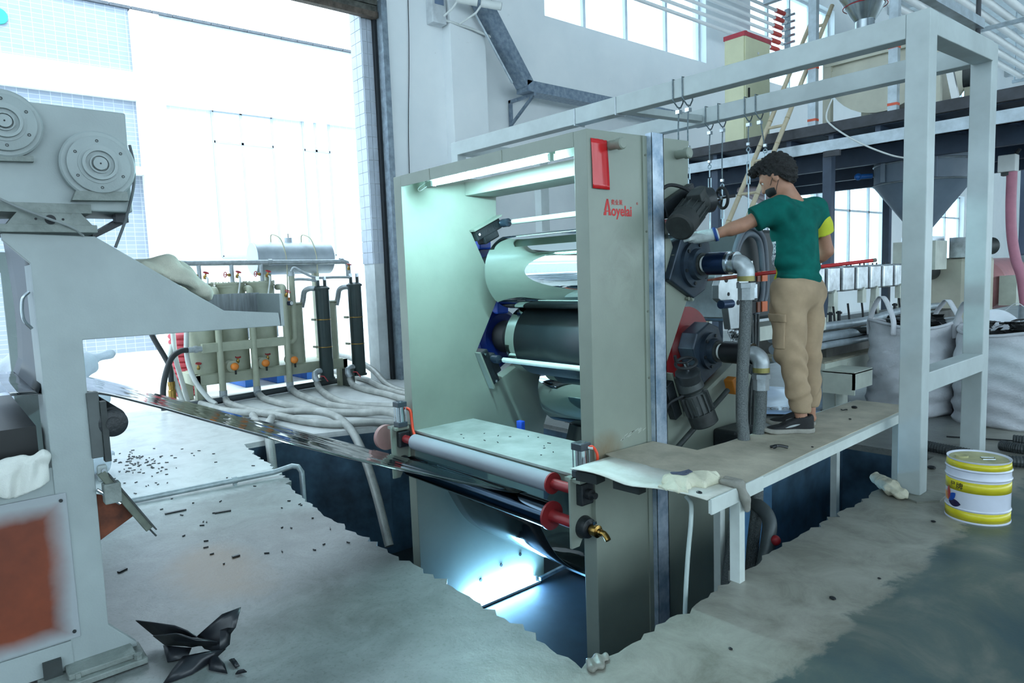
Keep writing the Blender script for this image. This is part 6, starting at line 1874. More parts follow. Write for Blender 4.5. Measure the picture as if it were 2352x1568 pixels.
# bamboo ladder
m_bam = M('bamboo', (204, 190, 162), 0.55, var=0.10, scale=8)
ld_ = thing('bamboo_ladder', 'bamboo ladder leaning against the mezzanine edge behind the worker', 'ladder', (-5.3, 7.2, 0))
LA, LB = Vector((-5.50, 7.20, 0.0)), Vector((-4.38, 9.07, 4.75))
RA, RB = Vector((-5.20, 7.20, 0.0)), Vector((-4.17, 9.07, 4.75))
for (a, b) in ((LA, LB), (RA, RB)):
    ra = MB().tube([a.lerp(b, t) for t in np.linspace(0, 1, 20)], 0.032, 12, True, [0.036-0.010*t for t in np.linspace(0, 1, 20)]).build('rail', m_bam, ld_)
    for t in np.linspace(0.04, 0.97, 15):
        c = a.lerp(b, t); dd = (b-a).normalized()
        MB().cyl(c-dd*0.008, c+dd*0.008, 0.0385-0.010*t, 12).build('node', M('bamboo_node', (176, 160, 130), 0.6), ra)
for t in np.linspace(0.07, 0.95, 11):
    MB().cyl(LA.lerp(LB, t), RA.lerp(RB, t), 0.019, 10).build('rung', m_bam, ld_)

# mixer on the deck
mx_ = thing('mixer', 'cream trough mixer on the mezzanine behind the gantry post', 'machine', (-3.5, 9.6, 3.09))
arc = [(-3.55+0.66*math.cos(a), 3.98+0.66*math.sin(a)) for a in np.linspace(math.pi, 2*math.pi, 24)]
MB().prism([(-4.21, 4.18)]+arc+[(-2.89, 4.18)], 'y', 9.05, 10.2).build('trough', m_cream, mx_, smooth=30)
MB().prism([(p[0], p[1]) for p in [(-3.55+0.68*math.cos(a), 3.98+0.68*math.sin(a)) for a in np.linspace(math.pi*1.03, 2*math.pi-0.1, 20)]], 'y', 9.02, 9.05).build('end_rim', m_cream, mx_, smooth=0)
for xx in (-4.20, -2.95):
    MB().box(xx-0.05, xx+0.05, 9.0, 9.08, 3.09, 4.18).build('leg', m_cream, mx_, smooth=0)
    MB().box(xx-0.05, xx+0.05, 10.15, 10.23, 3.09, 4.18).build('leg', m_cream, mx_, smooth=0)
MB().box(-4.22, -2.9, 8.99, 9.04, 3.98, 4.03).build('cross_bar', m_cream, mx_, smooth=0)
MB().bar((-2.90, 9.05, 4.0), (-2.72, 9.05, 3.12), 0.05, 0.07, (1, 0, 0)).build('brace', m_white, mx_, smooth=0)
MB().lathe((-2.70, 9.1, 3.55), (1, 0.2, 0), [(0, 0.14), (0.25, 0.14), (0.27, 0.10)], 24).build('motor', m_motor, mx_)
# stainless loader cone with clear bag above
cone = thing('loader_hopper', 'polished steel loader cone above the mixer near the top edge', 'hopper', (-3.75, 9.3, 4.4))
MB().lathe((-3.78, 9.1, 4.45), (0, 0, 1), [(0, 0.12), (0.06, 0.16), (0.75, 0.55), (1.5, 0.55)], 40).build('cone', M('stainless_cone', (186, 196, 200), 0.25, 0.9, var=0.15, scale=6), cone)
MB().tube([(-3.78+0.25*math.cos(a), 9.1+0.25*math.sin(a), 4.62) for a in np.linspace(0, 2*math.pi, 25)[:-1]], 0.006, 6, closed=True).build('red_band', m_valvered, cone)
MB().cyl((-3.78, 9.1, 4.0), (-3.78, 9.1, 4.47), 0.11, 24).build('outlet', m_steel, cone)
MB().tube(smooth_path([(-3.25, 9.3, 4.75), (-3.0, 9.3, 4.9), (-2.75, 9.3, 4.85), (-2.5, 9.3, 5.0)]), 0.09, 16).build('foil_duct', M('foil_duct', (180, 188, 204), 0.2, 0.8, var=0.2, scale=20, bump=0.8, bscale=40), cone)

# hopper under the deck
hp_ = thing('feed_hopper', 'blue-grey conical feed hopper hanging below the mezzanine', 'hopper', (-3.58, 10.5, 1.6))
MB().lathe((-3.58, 10.5, 1.80), (0, 0, 1), [(0, 0.09), (0.05, 0.09), (0.72, 0.585), (1.45, 0.585)], 48).build('cone', m_grey_hop, hp_)
for zz in (2.52, 2.78):
    MB().lathe((-3.58, 10.5, zz), (0, 0, 1), [(0, 0.59), (0.012, 0.60), (0.024, 0.59)], 48, caps=False).build('seam_ring', m_galvw, hp_, solid=0.004)
for a in (-2.1, -1.0, 0.2):
    MB().box(-3.58+0.59*math.cos(a)-0.03, -3.58+0.59*math.cos(a)+0.03, 10.5+0.59*math.sin(a)-0.03, 10.5+0.59*math.sin(a)+0.03, 2.55, 3.06).build('hanger_strap', m_grey_hop, hp_, smooth=0)
sn = MB().cyl((-4.10, 10.18, 2.68), (-4.22, 10.10, 2.68), 0.035, 14).build('level_sensor', M('sensor_blue', (40, 110, 190), 0.4), hp_)
MB().sphere((-4.25, 10.08, 2.68), 0.05, 12, 8).build('sensor_cap', MATS['sensor_blue'], sn)
MB().cyl((-3.50, 10.2, 1.95), (-3.30, 9.95, 1.88), 0.05, 16).build('slide_gate_motor', m_motor, hp_)
MB().box(-3.75, -3.35, 10.3, 10.7, 1.74, 1.80).build('slide_gate', m_steel, hp_, smooth=0)

# ================================================================== EXTRUDER LINE
m_heat = M('heater_cover_steel', (206, 212, 216), 0.28, 0.75, var=0.2, scale=9)
m_exf = M('extruder_frame_paint', (206, 212, 200), 0.5, var=0.10, scale=4)
ex = thing('extruder', 'long extruder with shiny heater covers on a pale steel base', 'machine', (-3.58, 8.5, 0))
MB().cyl((-3.58, 5.9, 1.315), (-3.58, 11.0, 1.315), 0.115, 28).build('barrel', m_blackmetal, ex)
for i in range(9):
    y0 = 6.30+i*0.365
    h = MB().box(-3.745, -3.415, y0, y0+0.295, 1.17, 1.452).build('heater_band', m_heat, ex, smooth=0, bevel=0.02)
    for yy in (y0+0.08, y0+0.2):
        MB().cyl((-3.58, yy, 1.452), (-3.58, yy, 1.475), 0.01, 8).build('clamp_screw', m_blackmetal, h)
    if i % 3 != 1:
        MB().prism([(y0+0.10, 1.02), (y0+0.10, 1.16), (y0+0.15, 1.20), (y0+0.20, 1.16), (y0+0.20, 1.02)], 'x', -3.46, -3.40).build('junction_box', m_exf, h, smooth=0)
    MB().tube(smooth_path([(-3.43, y0+0.15, 1.03), (-3.42, y0+0.16, 0.90), (-3.40, y0+0.13, 0.80)]), 0.012, 8).build('heater_cable', m_dark, h)
for yy in (6.55, 7.65, 8.75, 9.6):
    MB().prism([(yy-0.16, 0.56), (yy-0.05, 1.16), (yy+0.05, 1.16), (yy+0.16, 0.56)], 'x', -3.50, -3.46).build('barrel_support', m_exf, ex, smooth=0)
# base
MB().box(-3.12, -3.05, 6.55, 12.4, 0.36, 0.52).build('base_beam', m_exf, ex, smooth=0)
MB().box(-4.12, -4.05, 6.55, 12.4, 0.36, 0.52).build('base_beam', m_exf, ex, smooth=0)
MB().box(-4.10, -3.06, 6.56, 12.4, 0.50, 0.535).build('base_deck', M('base_deck_dusty', (170, 166, 148), 0.7, var=0.2, scale=6), ex, smooth=0)
MB().lathe((-3.05, 7.07, 0.44), (1, 0, 0), [(0, 0.045), (0.01, 0.045), (0.01, 0.033)], 24).build('port_ring', m_exf, ex)
MB().cyl((-3.05, 7.07, 0.44), (-3.045, 7.07, 0.44), 0.032, 20).build('port_hole', m_dark, ex)
ec = MB().box(-3.05, -2.75, 6.50, 6.52, 0.25, 0.46).box(-3.05, -2.75, 6.50, 6.90, 0.45, 0.47).box(-2.77, -2.75, 6.50, 6.90, 0.30, 0.46)
ec.build('outrigger', m_exf, ex, smooth=0)
MB().cyl((-2.95, 6.7, 0.0), (-2.95, 6.7, 0.45), 0.05, 16).build('levelling_foot', m_exf, ex)
for yy in (6.8, 9.2, 11.8):
    for xx in (-3.1, -4.08):
        MB().box(xx-0.06, xx+0.06, yy-0.06, yy+0.06, 0, 0.36).build('leg', m_exf, ex, smooth=0)
MB().box(-4.0, -3.2, 6.9, 10.8, 0.535, 0.80).build('cable_trunk', M('trunk_dark', (88, 88, 84), 0.6, var=0.25, scale=6), ex, smooth=0)
for (zz, r_, xx) in ((0.86, 0.04, -3.14), (0.76, 0.045, -3.12), (0.68, 0.035, -3.10)):
    MB().tube(smooth_path([(xx, 5.7, zz-0.02), (xx, 6.6, zz+0.01), (xx, 7.6, zz), (xx-0.1, 9.0, zz+0.03), (xx-0.2, 10.5, zz)]), r_, 14).build('water_pipe', m_galvw, ex)
MB().tube(smooth_path([(-3.12, 7.3, 0.78), (-3.05, 7.55, 0.76), (-3.02, 7.75, 0.62), (-3.04, 7.8, 0.5)]), 0.035, 12).build('water_hose', m_motor, ex)
for yy in (6.7, 7.2, 7.4, 8.9):
    MB().cyl((-3.3, yy, 0.80), (-3.3, yy, 0.98), 0.018, 10).build('valve_stem', m_blackmetal, ex)
    MB().cyl((-3.33, yy, 0.96), (-3.27, yy, 0.96), 0.012, 8).build('valve_lever', m_blackmetal, ex)
# gearbox, throat, motor
gx = MB().box(-4.05, -3.15, 10.95, 12.25, 0.55, 1.50).build('gearbox', m_cream, ex, smooth=0, bevel=0.06)
MB().box(-3.15, -3.12, 11.3, 11.9, 0.95, 1.35).build('gearbox_cover', m_cream, gx, smooth=0, bevel=0.02)
MB().cyl((-3.12, 11.45, 1.30), (-3.06, 11.45, 1.30), 0.05, 14).build('oil_fitting', m_steel, gx)
MB().box(-3.85, -3.32, 10.28, 10.72, 1.35, 1.74).build('feed_throat', m_exf, ex, smooth=0)
MB().box(-3.35, -3.15, 10.9, 11.35, 1.50, 1.78).build('feeder_gear', m_heat, ex, smooth=0)
MB().lathe((-3.15, 11.3, 1.65), (0.5, 1, 0), [(0, 0.12), (0.3, 0.12), (0.32, 0.1)], 22).build('feeder_motor', m_motor, ex)
m_pink = M('motor_pink_red', (206, 150, 152), 0.45, var=0.08)
mt = MB().lathe((-3.50, 12.5, 1.05), (0, 1, 0), [(0, 0.30), (0.1, 0.42), (1.7, 0.42), (1.75, 0.36), (1.95, 0.36)], 40).build('main_motor', m_pink, ex)
MB().box(-3.12, -2.90, 12.9, 13.35, 0.80, 1.15).build('terminal_box', M('terminal_box_brown', (150, 74, 58), 0.5, var=0.1), mt, smooth=0, bevel=0.02)
MB().box(-3.14, -2.92, 12.45, 12.8, 0.75, 1.2).build('guard', m_exf, mt, smooth=0)
# melt head, screen changer and die behind the calender
m_die = M('die_steel', (196, 202, 204), 0.3, 0.7, var=0.15, scale=6)
MB().box(-4.3, -2.92, 4.62, 4.95, 1.10, 1.46).build('die', m_die, ex, smooth=0, bevel=0.01)
dp_ = MB().prism([(4.44, 1.36), (4.50, 1.46), (4.86, 1.46), (4.86, 1.02), (4.60, 1.02), (4.56, 1.20), (4.44, 1.26)], 'x', -2.92, -2.86).build('die_end_plate', m_die, ex, smooth=0, bevel=0.006)
for (yy, zz, rr) in ((4.54, 1.40, 0.022), (4.70, 1.36, 0.02), (4.70, 1.22, 0.02), (4.80, 1.29, 0.018), (4.57, 1.29, 0.014)):
    MB().cyl((-2.865, yy, zz), (-2.857, yy, zz), rr, 16).build('bolt_hole', m_dark, dp_)
MB().cyl((-2.83, 4.42, 1.22), (-2.83, 4.56, 1.22), 0.032, 18).build('adjust_roller', M('adjust_blue', (48, 70, 104), 0.35, 0.4), ex)
for zz in (1.41, 1.17):
    b_ = MB().box(-2.95, -2.85, 4.86, 5.02, zz-0.045, zz+0.045).build('heater_plug', m_dark, ex, smooth=0)
    MB().box(-2.94, -2.84, 5.02, 5.10, zz-0.04, zz+0.04).build('orange_connector', M('connector_orange', (224, 108, 52), 0.45), b_, smooth=0)
    MB().box(-2.94, -2.84, 4.95, 4.99, zz-0.04, zz+0.04).build('brown_connector', M('connector_brown', (128, 66, 36), 0.5), b_, smooth=0)
MB().box(-2.95, -2.86, 4.86, 4.98, 1.24, 1.35).build('thermo_block', m_steel, ex, smooth=0)
MB().box(-3.65, -3.10, 5.10, 5.85, 1.03, 1.80).build('melt_pump', M('melt_pump_dark', (36, 44, 46), 0.5, var=0.15), ex, smooth=0, bevel=0.03)
for k in range(7):
    MB().cyl((-3.2, 5.16+k*0.1, 1.80), (-3.2, 5.16+k*0.1, 1.83), 0.016, 8).build('bolt', m_steel, ex)
MB().lathe((-3.09, 5.72, 1.13), (1, 0, 0), [(0, 0.04), (0.015, 0.04), (0.015, 0.02)], 16).build('plug_ring', m_blackmetal, ex)
for k, off in enumerate((0.0, 0.06)):
    pts = [(-3.02, 5.0-off*0.2, 0.85), (-3.03, 4.93, 1.30), (-3.03, 4.97-off*0.5, 1.62), (-3.03, 5.12, 1.75+off), (-3.03, 5.30+off, 1.70+off*0.5), (-3.03, 5.36+off, 1.45), (-3.03, 5.34+off, 1.22), (-3.02, 5.20, 1.12-off)]
    MB().tube(smooth_path(pts), 0.024, 12).build('conduit_loop', M('grey_conduit', (92, 102, 112), 0.5), ex)
MB().box(-3.3, -3.02, 5.30, 6.5, 0.86, 0.98).build('head_carriage', m_exf, ex, smooth=0)
MB().box(-4.35, -4.1, 5.1, 6.2, 0.0, 0.85).build('head_stand', m_exf, ex, smooth=0)
foil = MB()
rows = [[(-2.90+0.03*math.sin(9*a+7*b)*math.cos(5*b), 4.62+0.30*a, 0.78+0.24*b) for a in np.linspace(0, 1, 14)] for b in np.linspace(0, 1, 10)]
foil.grid(rows).build('foil_wrap', M('crinkled_foil', (200, 206, 210), 0.25, 0.9, rgb2=(40, 46, 50), scale=26, bump=1.0, bscale=30), ex, solid=0.004)
for k in range(4):
    MB().tube(smooth_path([(-2.95, 5.0+k*0.05, 1.1), (-2.93, 4.98+k*0.04, 0.8), (-2.96, 4.95+k*0.05, 0.5), (-2.98, 4.95+k*0.05, 0.1)]), 0.012, 8).build('sensor_cable', m_motor, ex)
MB().bar((-2.95, 4.62, 1.46), (-2.95, 5.0, 1.52), 0.08, 0.03).build('die_lid', m_die, ex, smooth=0)
# grey dust tank far right, pink hose
dt = thing('dust_tank', 'dark blue-grey tank far right behind the pink motor', 'tank', (-2.6, 15.2, 0))
MB().box(-3.5, -1.9, 14.9, 16.2, 1.5, 3.05).build('tank_body', M('tank_slate', (104, 120, 146), 0.5, var=0.08), dt, smooth=0, bevel=0.03)
for (xx, yy) in ((-3.4, 15.0), (-2.0, 15.0), (-3.4, 16.1), (-2.0, 16.1)):
    MB().cyl((xx, yy, 0), (xx, yy, 1.55), 0.08, 14).build('leg', m_galvw, dt)
ring = [(-3.1+0.09*math.cos(a), 15.0, 3.13+0.09*math.sin(a)) for a in np.linspace(0, 2*math.pi, 21)[:-1]]
MB().tube(ring, 0.025, 8, closed=True).build('lifting_eye', m_motor, dt)
hose([(-2.43, 10.0, 2.50), (-2.43, 10.0, 2.1), (-2.41, 10.0, 1.75), (-2.36, 10.0, 1.45), (-2.30, 10.0, 1.25), (-2.25, 10.0, 0.9)], 0.055, 'faded pink suction hose hanging at the far right', M('pink_hose', (190, 120, 140), 0.5, var=0.1), None, 'suction_hose')
jb = thing('junction_box', 'white electrical box on top of the pink hose, far right', 'box', (-2.46, 10.0, 2.47))
MB().box(-2.56, -2.38, 9.92, 10.08, 2.50, 2.70).build('box_body', m_white_plastic, jb, smooth=0, bevel=0.01)
MB().cyl((-2.40, 10.0, 2.70), (-2.36, 10.0, 2.76), 0.02, 10).build('cable_gland', m_dark, jb)
MB().box(-2.53, -2.41, 9.95, 10.05, 2.46, 2.50).build('box_collar', m_motor, jb, smooth=0)

# ================================================================== FIBC BAGS
m_bag = M('bulk_bag_white', (206, 208, 214), 0.75, var=0.07, scale=5, bump=0.25, bscale=60)
m_bagin = M('bag_black_scrap', (18, 20, 22), 0.5, var=0.2, scale=20)
def bulk_bag(cx, cy, R, Hh, seed, lbl, handles, lean=0.0):
    b = thing('bulk_bag', lbl, 'bag', (cx, cy, 0), 'white bulk bags behind the gantry posts')
    def rad(th, z):
        t = z/Hh
        sq = (abs(math.cos(th))**3.2+abs(math.sin(th))**3.2)**(-1/3.2)
        bulge = 1.0+0.07*math.sin(math.pi*min(1, t*1.1))-0.03*t
        wr = 0.014*math.sin(42*z+2.6*math.sin(2*th+seed)+1.2*math.sin(5*th)+seed)*(1.0-0.55*t)+0.012*math.sin(5*th+9*z+seed)+0.006*math.sin(90*z+3*math.sin(4*th)+seed)*(1-t)
        return R*0.93*sq**0.75*bulge+wr
    rows = []
    n = 56
    for i in range(34):
        z = Hh*i/33
        row = []
        for j in range(n+1):
            th = 2*math.pi*j/n+0.35
            r_ = rad(th, z)
            sag = 0.035*math.sin(2*th+seed)*(z/Hh)
            row.append((cx+r_*math.cos(th)+lean*z, cy+r_*math.sin(th), z+sag*(z/Hh)))
        rows.append(row)
    MB().grid(rows).build('bag_wall', m_bag, b, solid=0.004, smooth=70)
    rim = [(cx+1.006*rad(2*math.pi*j/n+0.35, Hh)*math.cos(2*math.pi*j/n+0.35)+lean*Hh, cy+1.006*rad(2*math.pi*j/n+0.35, Hh)*math.sin(2*math.pi*j/n+0.35), Hh+0.035*math.sin(2*(2*math.pi*j/n+0.35)+seed)) for j in range(n)]
    MB().tube(rim, 0.016, 8, closed=True).build('rim_hem', m_bag, b)
    # fill: rumpled liner and black flakes
    rows = []
    for i in range(12):
        q = i/11
        row = []
        for j in range(n+1):
            th = 2*math.pi*j/n+0.35
            r_ = rad(th, Hh*0.9)*q*0.97
            row.append((cx+r_*math.cos(th)+lean*Hh*0.9, cy+r_*math.sin(th), Hh*0.97-0.06*q+0.03*math.sin(5*th+6*q+seed)))
        rows.append(row)
    MB().grid(rows).build('scrap_fill', m_bagin, b, solid=0.003, smooth=70)
    fl_ = MB()
    for k in range(70):
        th = random.uniform(0, 6.28); q = random.uniform(0, 0.85)*R
        c = Vector((cx+q*math.cos(th)+lean*Hh, cy+q*math.sin(th), Hh*0.98+random.uniform(-.02, .09)))
        fl_.obox(c, (random.uniform(.05, .14), random.uniform(.02, .07), 0.004), Matrix.Rotation(random.uniform(0, 3), 3, 'Z') @ Matrix.Rotation(random.uniform(-.9, .9), 3, 'X'))
    fo = fl_.build('scrap_flakes', m_bagin, b, smooth=0)
    fo['kind'] = 'stuff'
    for (a0, a1, hh) in handles:
        p0 = Vector((cx+R*math.cos(a0)+lean*Hh, cy+R*math.sin(a0), Hh-0.12)); p1 = Vector((cx+R*math.cos(a1)+lean*Hh, cy+R*math.sin(a1), Hh-0.10))
        mid = (p0+p1)/2+Vector((0, 0, hh+0.12))
        pts = smooth_path([p0, p0+Vector((0, 0, 0.14)), (p0+mid)/2+Vector((0, 0, hh*0.45)), mid, (p1+mid)/2+Vector((0, 0, hh*0.45)), p1+Vector((0, 0, 0.14)), p1], 6)
        rows = []
        sd = (p1-p0).cross(Vector((0, 0, 1))).normalized()*0.028
        MB().grid([[p-sd, p, p+sd] for p in pts]).build('lifting_loop', m_bag, b, solid=0.005, smooth=70)
    return b
bulk_bag(-2.57, 7.40, 0.385, 0.88, 0.6, 'white bulk bag left of the near gantry post beside the extruder base', ((3.6, 4.6, 0.26), (0.4, 1.4, 0.2)))
bulk_bag(-1.73, 7.42, 0.46, 0.84, 2.4, 'white bulk bag of black scrap right of the gantry posts', ((4.3, 3.3, 0.25), (0.1, 5.9, 0.28), (1.4, 2.2, 0.2)))
# torn white liner standing out of the right bag
m_liner = M('white_liner', (226, 230, 238), 0.7, var=0.05, scale=6)
rows = []
for i in range(10):
    t = i/9
    rows.append([(-2.05+0.58*u_, 7.52+0.10*math.sin(3*u_)+0.1*t, 0.72+0.30*t*(0.6+0.4*math.sin(5*u_+1))+0.02*math.sin(9*u_+4*t)) for u_ in np.linspace(0, 1, 16)])
tag(MB().grid(rows).build('bag_liner', m_liner, None, solid=0.004, smooth=70), 'torn white liner sticking out of the right bulk bag', 'liner')
# ================================================================== FLOOR THINGS
# paint bucket
bk = thing('paint_bucket', 'yellow and white metal paint bucket beside the gantry post', 'bucket', (-1.21, 4.52, 0))
m_by = M('bucket_yellow', (214, 200, 40), 0.25, var=0.06, scale=12)
m_bw = M('bucket_white', (208, 212, 226), 0.25, var=0.04, scale=8)
bx_, by_, br_ = -1.21, 4.52, 0.158
def band(z0, z1, r0, r1, mat, nm):
    return MB().lathe((bx_, by_, z0), (0, 0, 1), [(0, r0), (z1-z0, r1)], 64, caps=False).build(nm, mat, bk, solid=0.0015)
MB().lathe((bx_, by_, 0.0), (0, 0, 1), [(0, 0.02), (0.0, br_+0.004), (0.006, br_+0.004), (0.01, br_), (0.065, br_), (0.072, br_+0.005), (0.079, br_), (0.245, br_), (0.253, br_+0.006), (0.262, br_), (0.293, br_), (0.301, br_+0.006), (0.309, br_), (0.345, br_-0.004), (0.352, br_), (0.356, br_), (0.352, br_-0.008), (0.345, br_-0.012), (0.345, 0.01)], 64).build('body', m_bw, bk)
band(0.010, 0.064, br_+0.0008, br_+0.0008, m_by, 'yellow_band')
band(0.175, 0.236, br_+0.0008, br_+0.0008, m_by, 'yellow_band')
band(0.309, 0.345, br_+0.0010, br_-0.0030, m_by, 'yellow_band')
MB().lathe((bx_, by_, 0.3455), (0, 0, 1), [(0, 0.005), (0.0, br_-0.014), (0.003, br_-0.014), (0.003, 0.005)], 48).build('lid', M('bucket_lid', (178, 176, 130), 0.4, var=0.2, scale=10), bk)
MB().lathe((bx_-0.075, by_-0.04, 0.348), (0, 0, 1), [(0, 0.034), (0.012, 0.034), (0.012, 0.028), (0.008, 0.02)], 24).build('pour_cap', MATS['bucket_lid'], bk)
MB().tube([(bx_+0.01, by_-0.01, 0.355), (bx_+0.07, by_+0.02, 0.357), (bx_+0.085, by_-0.02, 0.357), (bx_+0.035, by_-0.05, 0.355)], 0.0035, 6, closed=True).build('bail_handle', m_steel, bk)
def on_bucket(a, z, off=0.0018):
    return Vector((bx_+(br_+off)*math.cos(a), by_+(br_+off)*math.sin(a), z))
def decal(poly, mat, nm, a_c):
    """flat print on the bucket wall: poly in (arc metres, z)"""
    n = len(poly)
    mbd = MB()
    cxm = sum(p[0] for p in poly)/n; czm = sum(p[1] for p in poly)/n
    pts = [on_bucket(a_c+p[0]/br_, p[1]) for p in poly]
    mbd.v = [tuple(p) for p in pts]+[tuple(on_bucket(a_c+cxm/br_, czm))]
    mbd.f = [(i, (i+1) % n, n) for i in range(n)]
    return mbd.build(nm, mat, bk, smooth=0)
view_a = math.atan2(-by_, -bx_)             # the side facing the camera
def petal(ang, L, w, mat, c, a_c):
    poly = []
    for t in np.linspace(0, 1, 9):
        poly.append((t*L, w*math.sin(math.pi*t)**0.8))
    for t in np.linspace(1, 0, 9)[1:-1]:
        poly.append((t*L, -w*math.sin(math.pi*t)**0.8))
    ca, sa = math.cos(ang), math.sin(ang)
    poly = [(c[0]+p[0]*ca-p[1]*sa, c[1]+p[0]*sa+p[1]*ca) for p in poly]
    decal(poly, mat, 'logo_petal', a_c)
a_left = view_a-1.05
petal(0.0, 0.085, 0.022, M('petal_purple', (38, 30, 70), 0.3), (0.0, 0.098), a_left)
petal(0.8, 0.075, 0.019, M('petal_blue', (20, 84, 190), 0.3), (0.0, 0.103), a_left)
petal(1.6, 0.085, 0.016, M('petal_red', (196, 60, 50), 0.3), (0.0, 0.106), a_left)
petal(2.4, 0.07, 0.02, M('petal_orange', (232, 150, 60), 0.3), (0.0, 0.104), a_left)
m_ink = M('black_ink', (30, 28, 26), 0.5)
def bent_text(s, size, a0, z, mat):
    o = text_mesh(s, size, (0, 0, 0), (1, 0, 0), (0, 1, 0), mat, 'bucket_print', None, bold=0.0004)
    me = o.data
    for v in me.vertices:
        p = on_bucket(a0+v.co.x/br_, z+v.co.y, 0.0022)
        v.co = p-Vector(bk.location)
    o.parent = bk
bent_text('星牌', 0.042, view_a-0.98, 0.188, m_ink)

# corrugated black hoses on the floor
m_corr = M('corrugated_black', (52, 58, 60), 0.5, var=0.15)
def corrugated(pts, r, lbl):
    P = smooth_path(pts, 26)
    rad = [r*(1.0 if (i % 2) else 0.90) for i in range(len(P))]
    o = MB().tube(P, r, 14, True, rad).build('corrugated_hose', m_corr, smooth=0)
    tag(o, lbl, 'hose', 'corrugated hoses on the floor behind the bucket')
corrugated([(-2.12, 5.93, 0.045), (-1.90, 5.83, 0.045), (-1.64, 5.78, 0.045), (-1.40, 5.74, 0.045), (-1.15, 5.85, 0.045), (-0.85, 5.95, 0.045)], 0.042, 'corrugated hose passing under the far gantry post')
corrugated([(-1.52, 6.20, 0.045), (-1.35, 6.16, 0.05), (-1.15, 6.28, 0.05), (-0.95, 6.50, 0.045), (-0.7, 6.62, 0.045)], 0.042, 'corrugated hose curling up behind the bucket')
corrugated([(-1.50, 6.45, 0.045), (-1.25, 6.50, 0.045), (-1.0, 6.72, 0.045), (-0.7, 6.85, 0.045)], 0.042, 'corrugated hose farthest behind the bucket')
o = MB().tube(smooth_path([(-1.95, 6.40, 0.008), (-1.6, 6.55, 0.008), (-1.3, 6.65, 0.008), (-0.9, 6.8, 0.008)]), 0.006, 8).build('floor_cable', m_dark)
tag(o, 'thin black cable on the floor before the bulk bags', 'cable')

# blue-white film lying on the floor with print, upside down from here
m_film = M('blue_white_film', (176, 204, 240), 0.25, var=0.06, scale=3)
fm = thing('printed_film', 'pale blue printed film sheet on the floor behind the worker\'s feet', 'film', (-3.6, 7.1, 0.004))
c0, c1, c2, c3 = Vector((-3.552, 6.187, 0.02)), Vector((-4.41, 7.631, 0.02)), Vector((-3.497, 7.952, 0.02)), Vector((-2.85, 6.62, 0.02))
rows = [[c0.lerp(c3, u_).lerp(c1.lerp(c2, u_), t)+Vector((0, 0, 0.006*math.sin(5*u_+7*t))) for u_ in np.linspace(0, 1, 10)] for t in np.linspace(0, 1, 10)]
MB().grid(rows).build('film_sheet', m_film, fm, solid=0.002, smooth=80)
eu = (c0-c3).normalized(); ev = Vector((0, 0, 1)).cross(eu)
for (s, p) in (('海吉', (-2.98, 6.90)), ('塑板实业', (-3.24, 6.755))):
    text_mesh(s, 0.17, (p[0], p[1], 0.032), eu, -ev if ev.y > 0 else ev, m_ink, 'print', fm, bold=0.001)

# galvanised pipe on the floor running to the pit
gp = thing('floor_conduit', 'galvanised pipe on the floor running to the left pit edge', 'pipe', (-5.2, 1.5, 0))
MB().tube([(-5.30, 0.72, 0.026), (-5.266, 0.987, 0.026), (-5.145, 1.90, 0.045), (-5.10, 2.03, 0.075), (-5.06, 2.06, 0.07), (-5.045, 2.08, 0.03), (-5.04, 2.08, -0.35)], 0.021, 14).build('pipe', m_pipe, gp)
MB().cyl((-5.19, 1.60, 0.038), (-5.186, 1.635, 0.040), 0.027, 14).build('pipe_socket', m_pipe, gp)
MB().box(-5.205, -5.165, 1.605, 1.625, 0, 0.02).build('pipe_saddle', m_pipe, gp, smooth=0)

# black sheet offcuts in the foreground
m_off = M('black_offcut', (36, 40, 46), 0.4, rgb2=(22, 25, 30), scale=8, rlo=0.28)
OFF = [
 ([(-3.169, 0.54, 0.10), (-3.058, 0.596, 0.11), (-2.96, 0.64, 0.12), (-2.896, 0.672, 0.11), (-2.878, 0.701, 0.08), (-2.87, 0.726, 0.04), (-2.926, 0.69, 0.02), (-3.029, 0.632, 0.02), (-3.118, 0.588, 0.04)], 'black plastic offcut with its point to the left, in the foreground'),
 ([(-2.839, 0.87, 0.16), (-2.875, 0.804, 0.14), (-2.889, 0.745, 0.10), (-2.933, 0.707, 0.05), (-2.873, 0.726, 0.02), (-2.794, 0.761, 0.02), (-2.816, 0.807, 0.03), (-2.843, 0.823, 0.06), (-2.80, 0.831, 0.10)], 'black plastic offcut rising to a point on the right, in the foreground'),
 ([(-3.049, 0.577, 0.065), (-2.892, 0.631, 0.115), (-2.811, 0.681, 0.10), (-2.807, 0.759, 0.065), (-2.82, 0.759, 0.045), (-2.907, 0.685, 0.035), (-3.052, 0.62, 0.005)], 'folded black plastic offcut in the middle of the foreground pile'),
 ([(-2.784, 0.784, 0.035), (-2.80, 0.706, 0.045), (-2.828, 0.632, 0.045), (-2.797, 0.583, 0.022), (-2.751, 0.535, 0.003), (-2.748, 0.639, 0.003), (-2.784, 0.731, 0.006)], 'long black plastic offcut running to the bottom edge'),
 ([(-3.026, 0.606, 0.02), (-2.899, 0.683, 0.03), (-2.854, 0.654, 0.02), (-2.908, 0.593, 0.003)], 'small black plastic offcut under the foreground pile'),
 ([(-2.809, 0.723, 0.02), (-2.777, 0.747, 0.02), (-2.709, 0.751, 0.015), (-2.654, 0.745, 0.003), (-2.731, 0.699, 0.003)], 'small rounded black offcut at the front of the pile'),
 ([(-2.745, 0.78, 0.004), (-2.73, 0.795, 0.008), (-2.665, 0.795, 0.008), (-2.67, 0.78, 0.004)], 'narrow dark plastic strip right of the foreground pile'),
 ([(-2.63, 0.785, 0.004), (-2.60, 0.80, 0.010), (-2.625, 0.765, 0.004)], 'tiny black triangle of plastic near the bottom edge')]
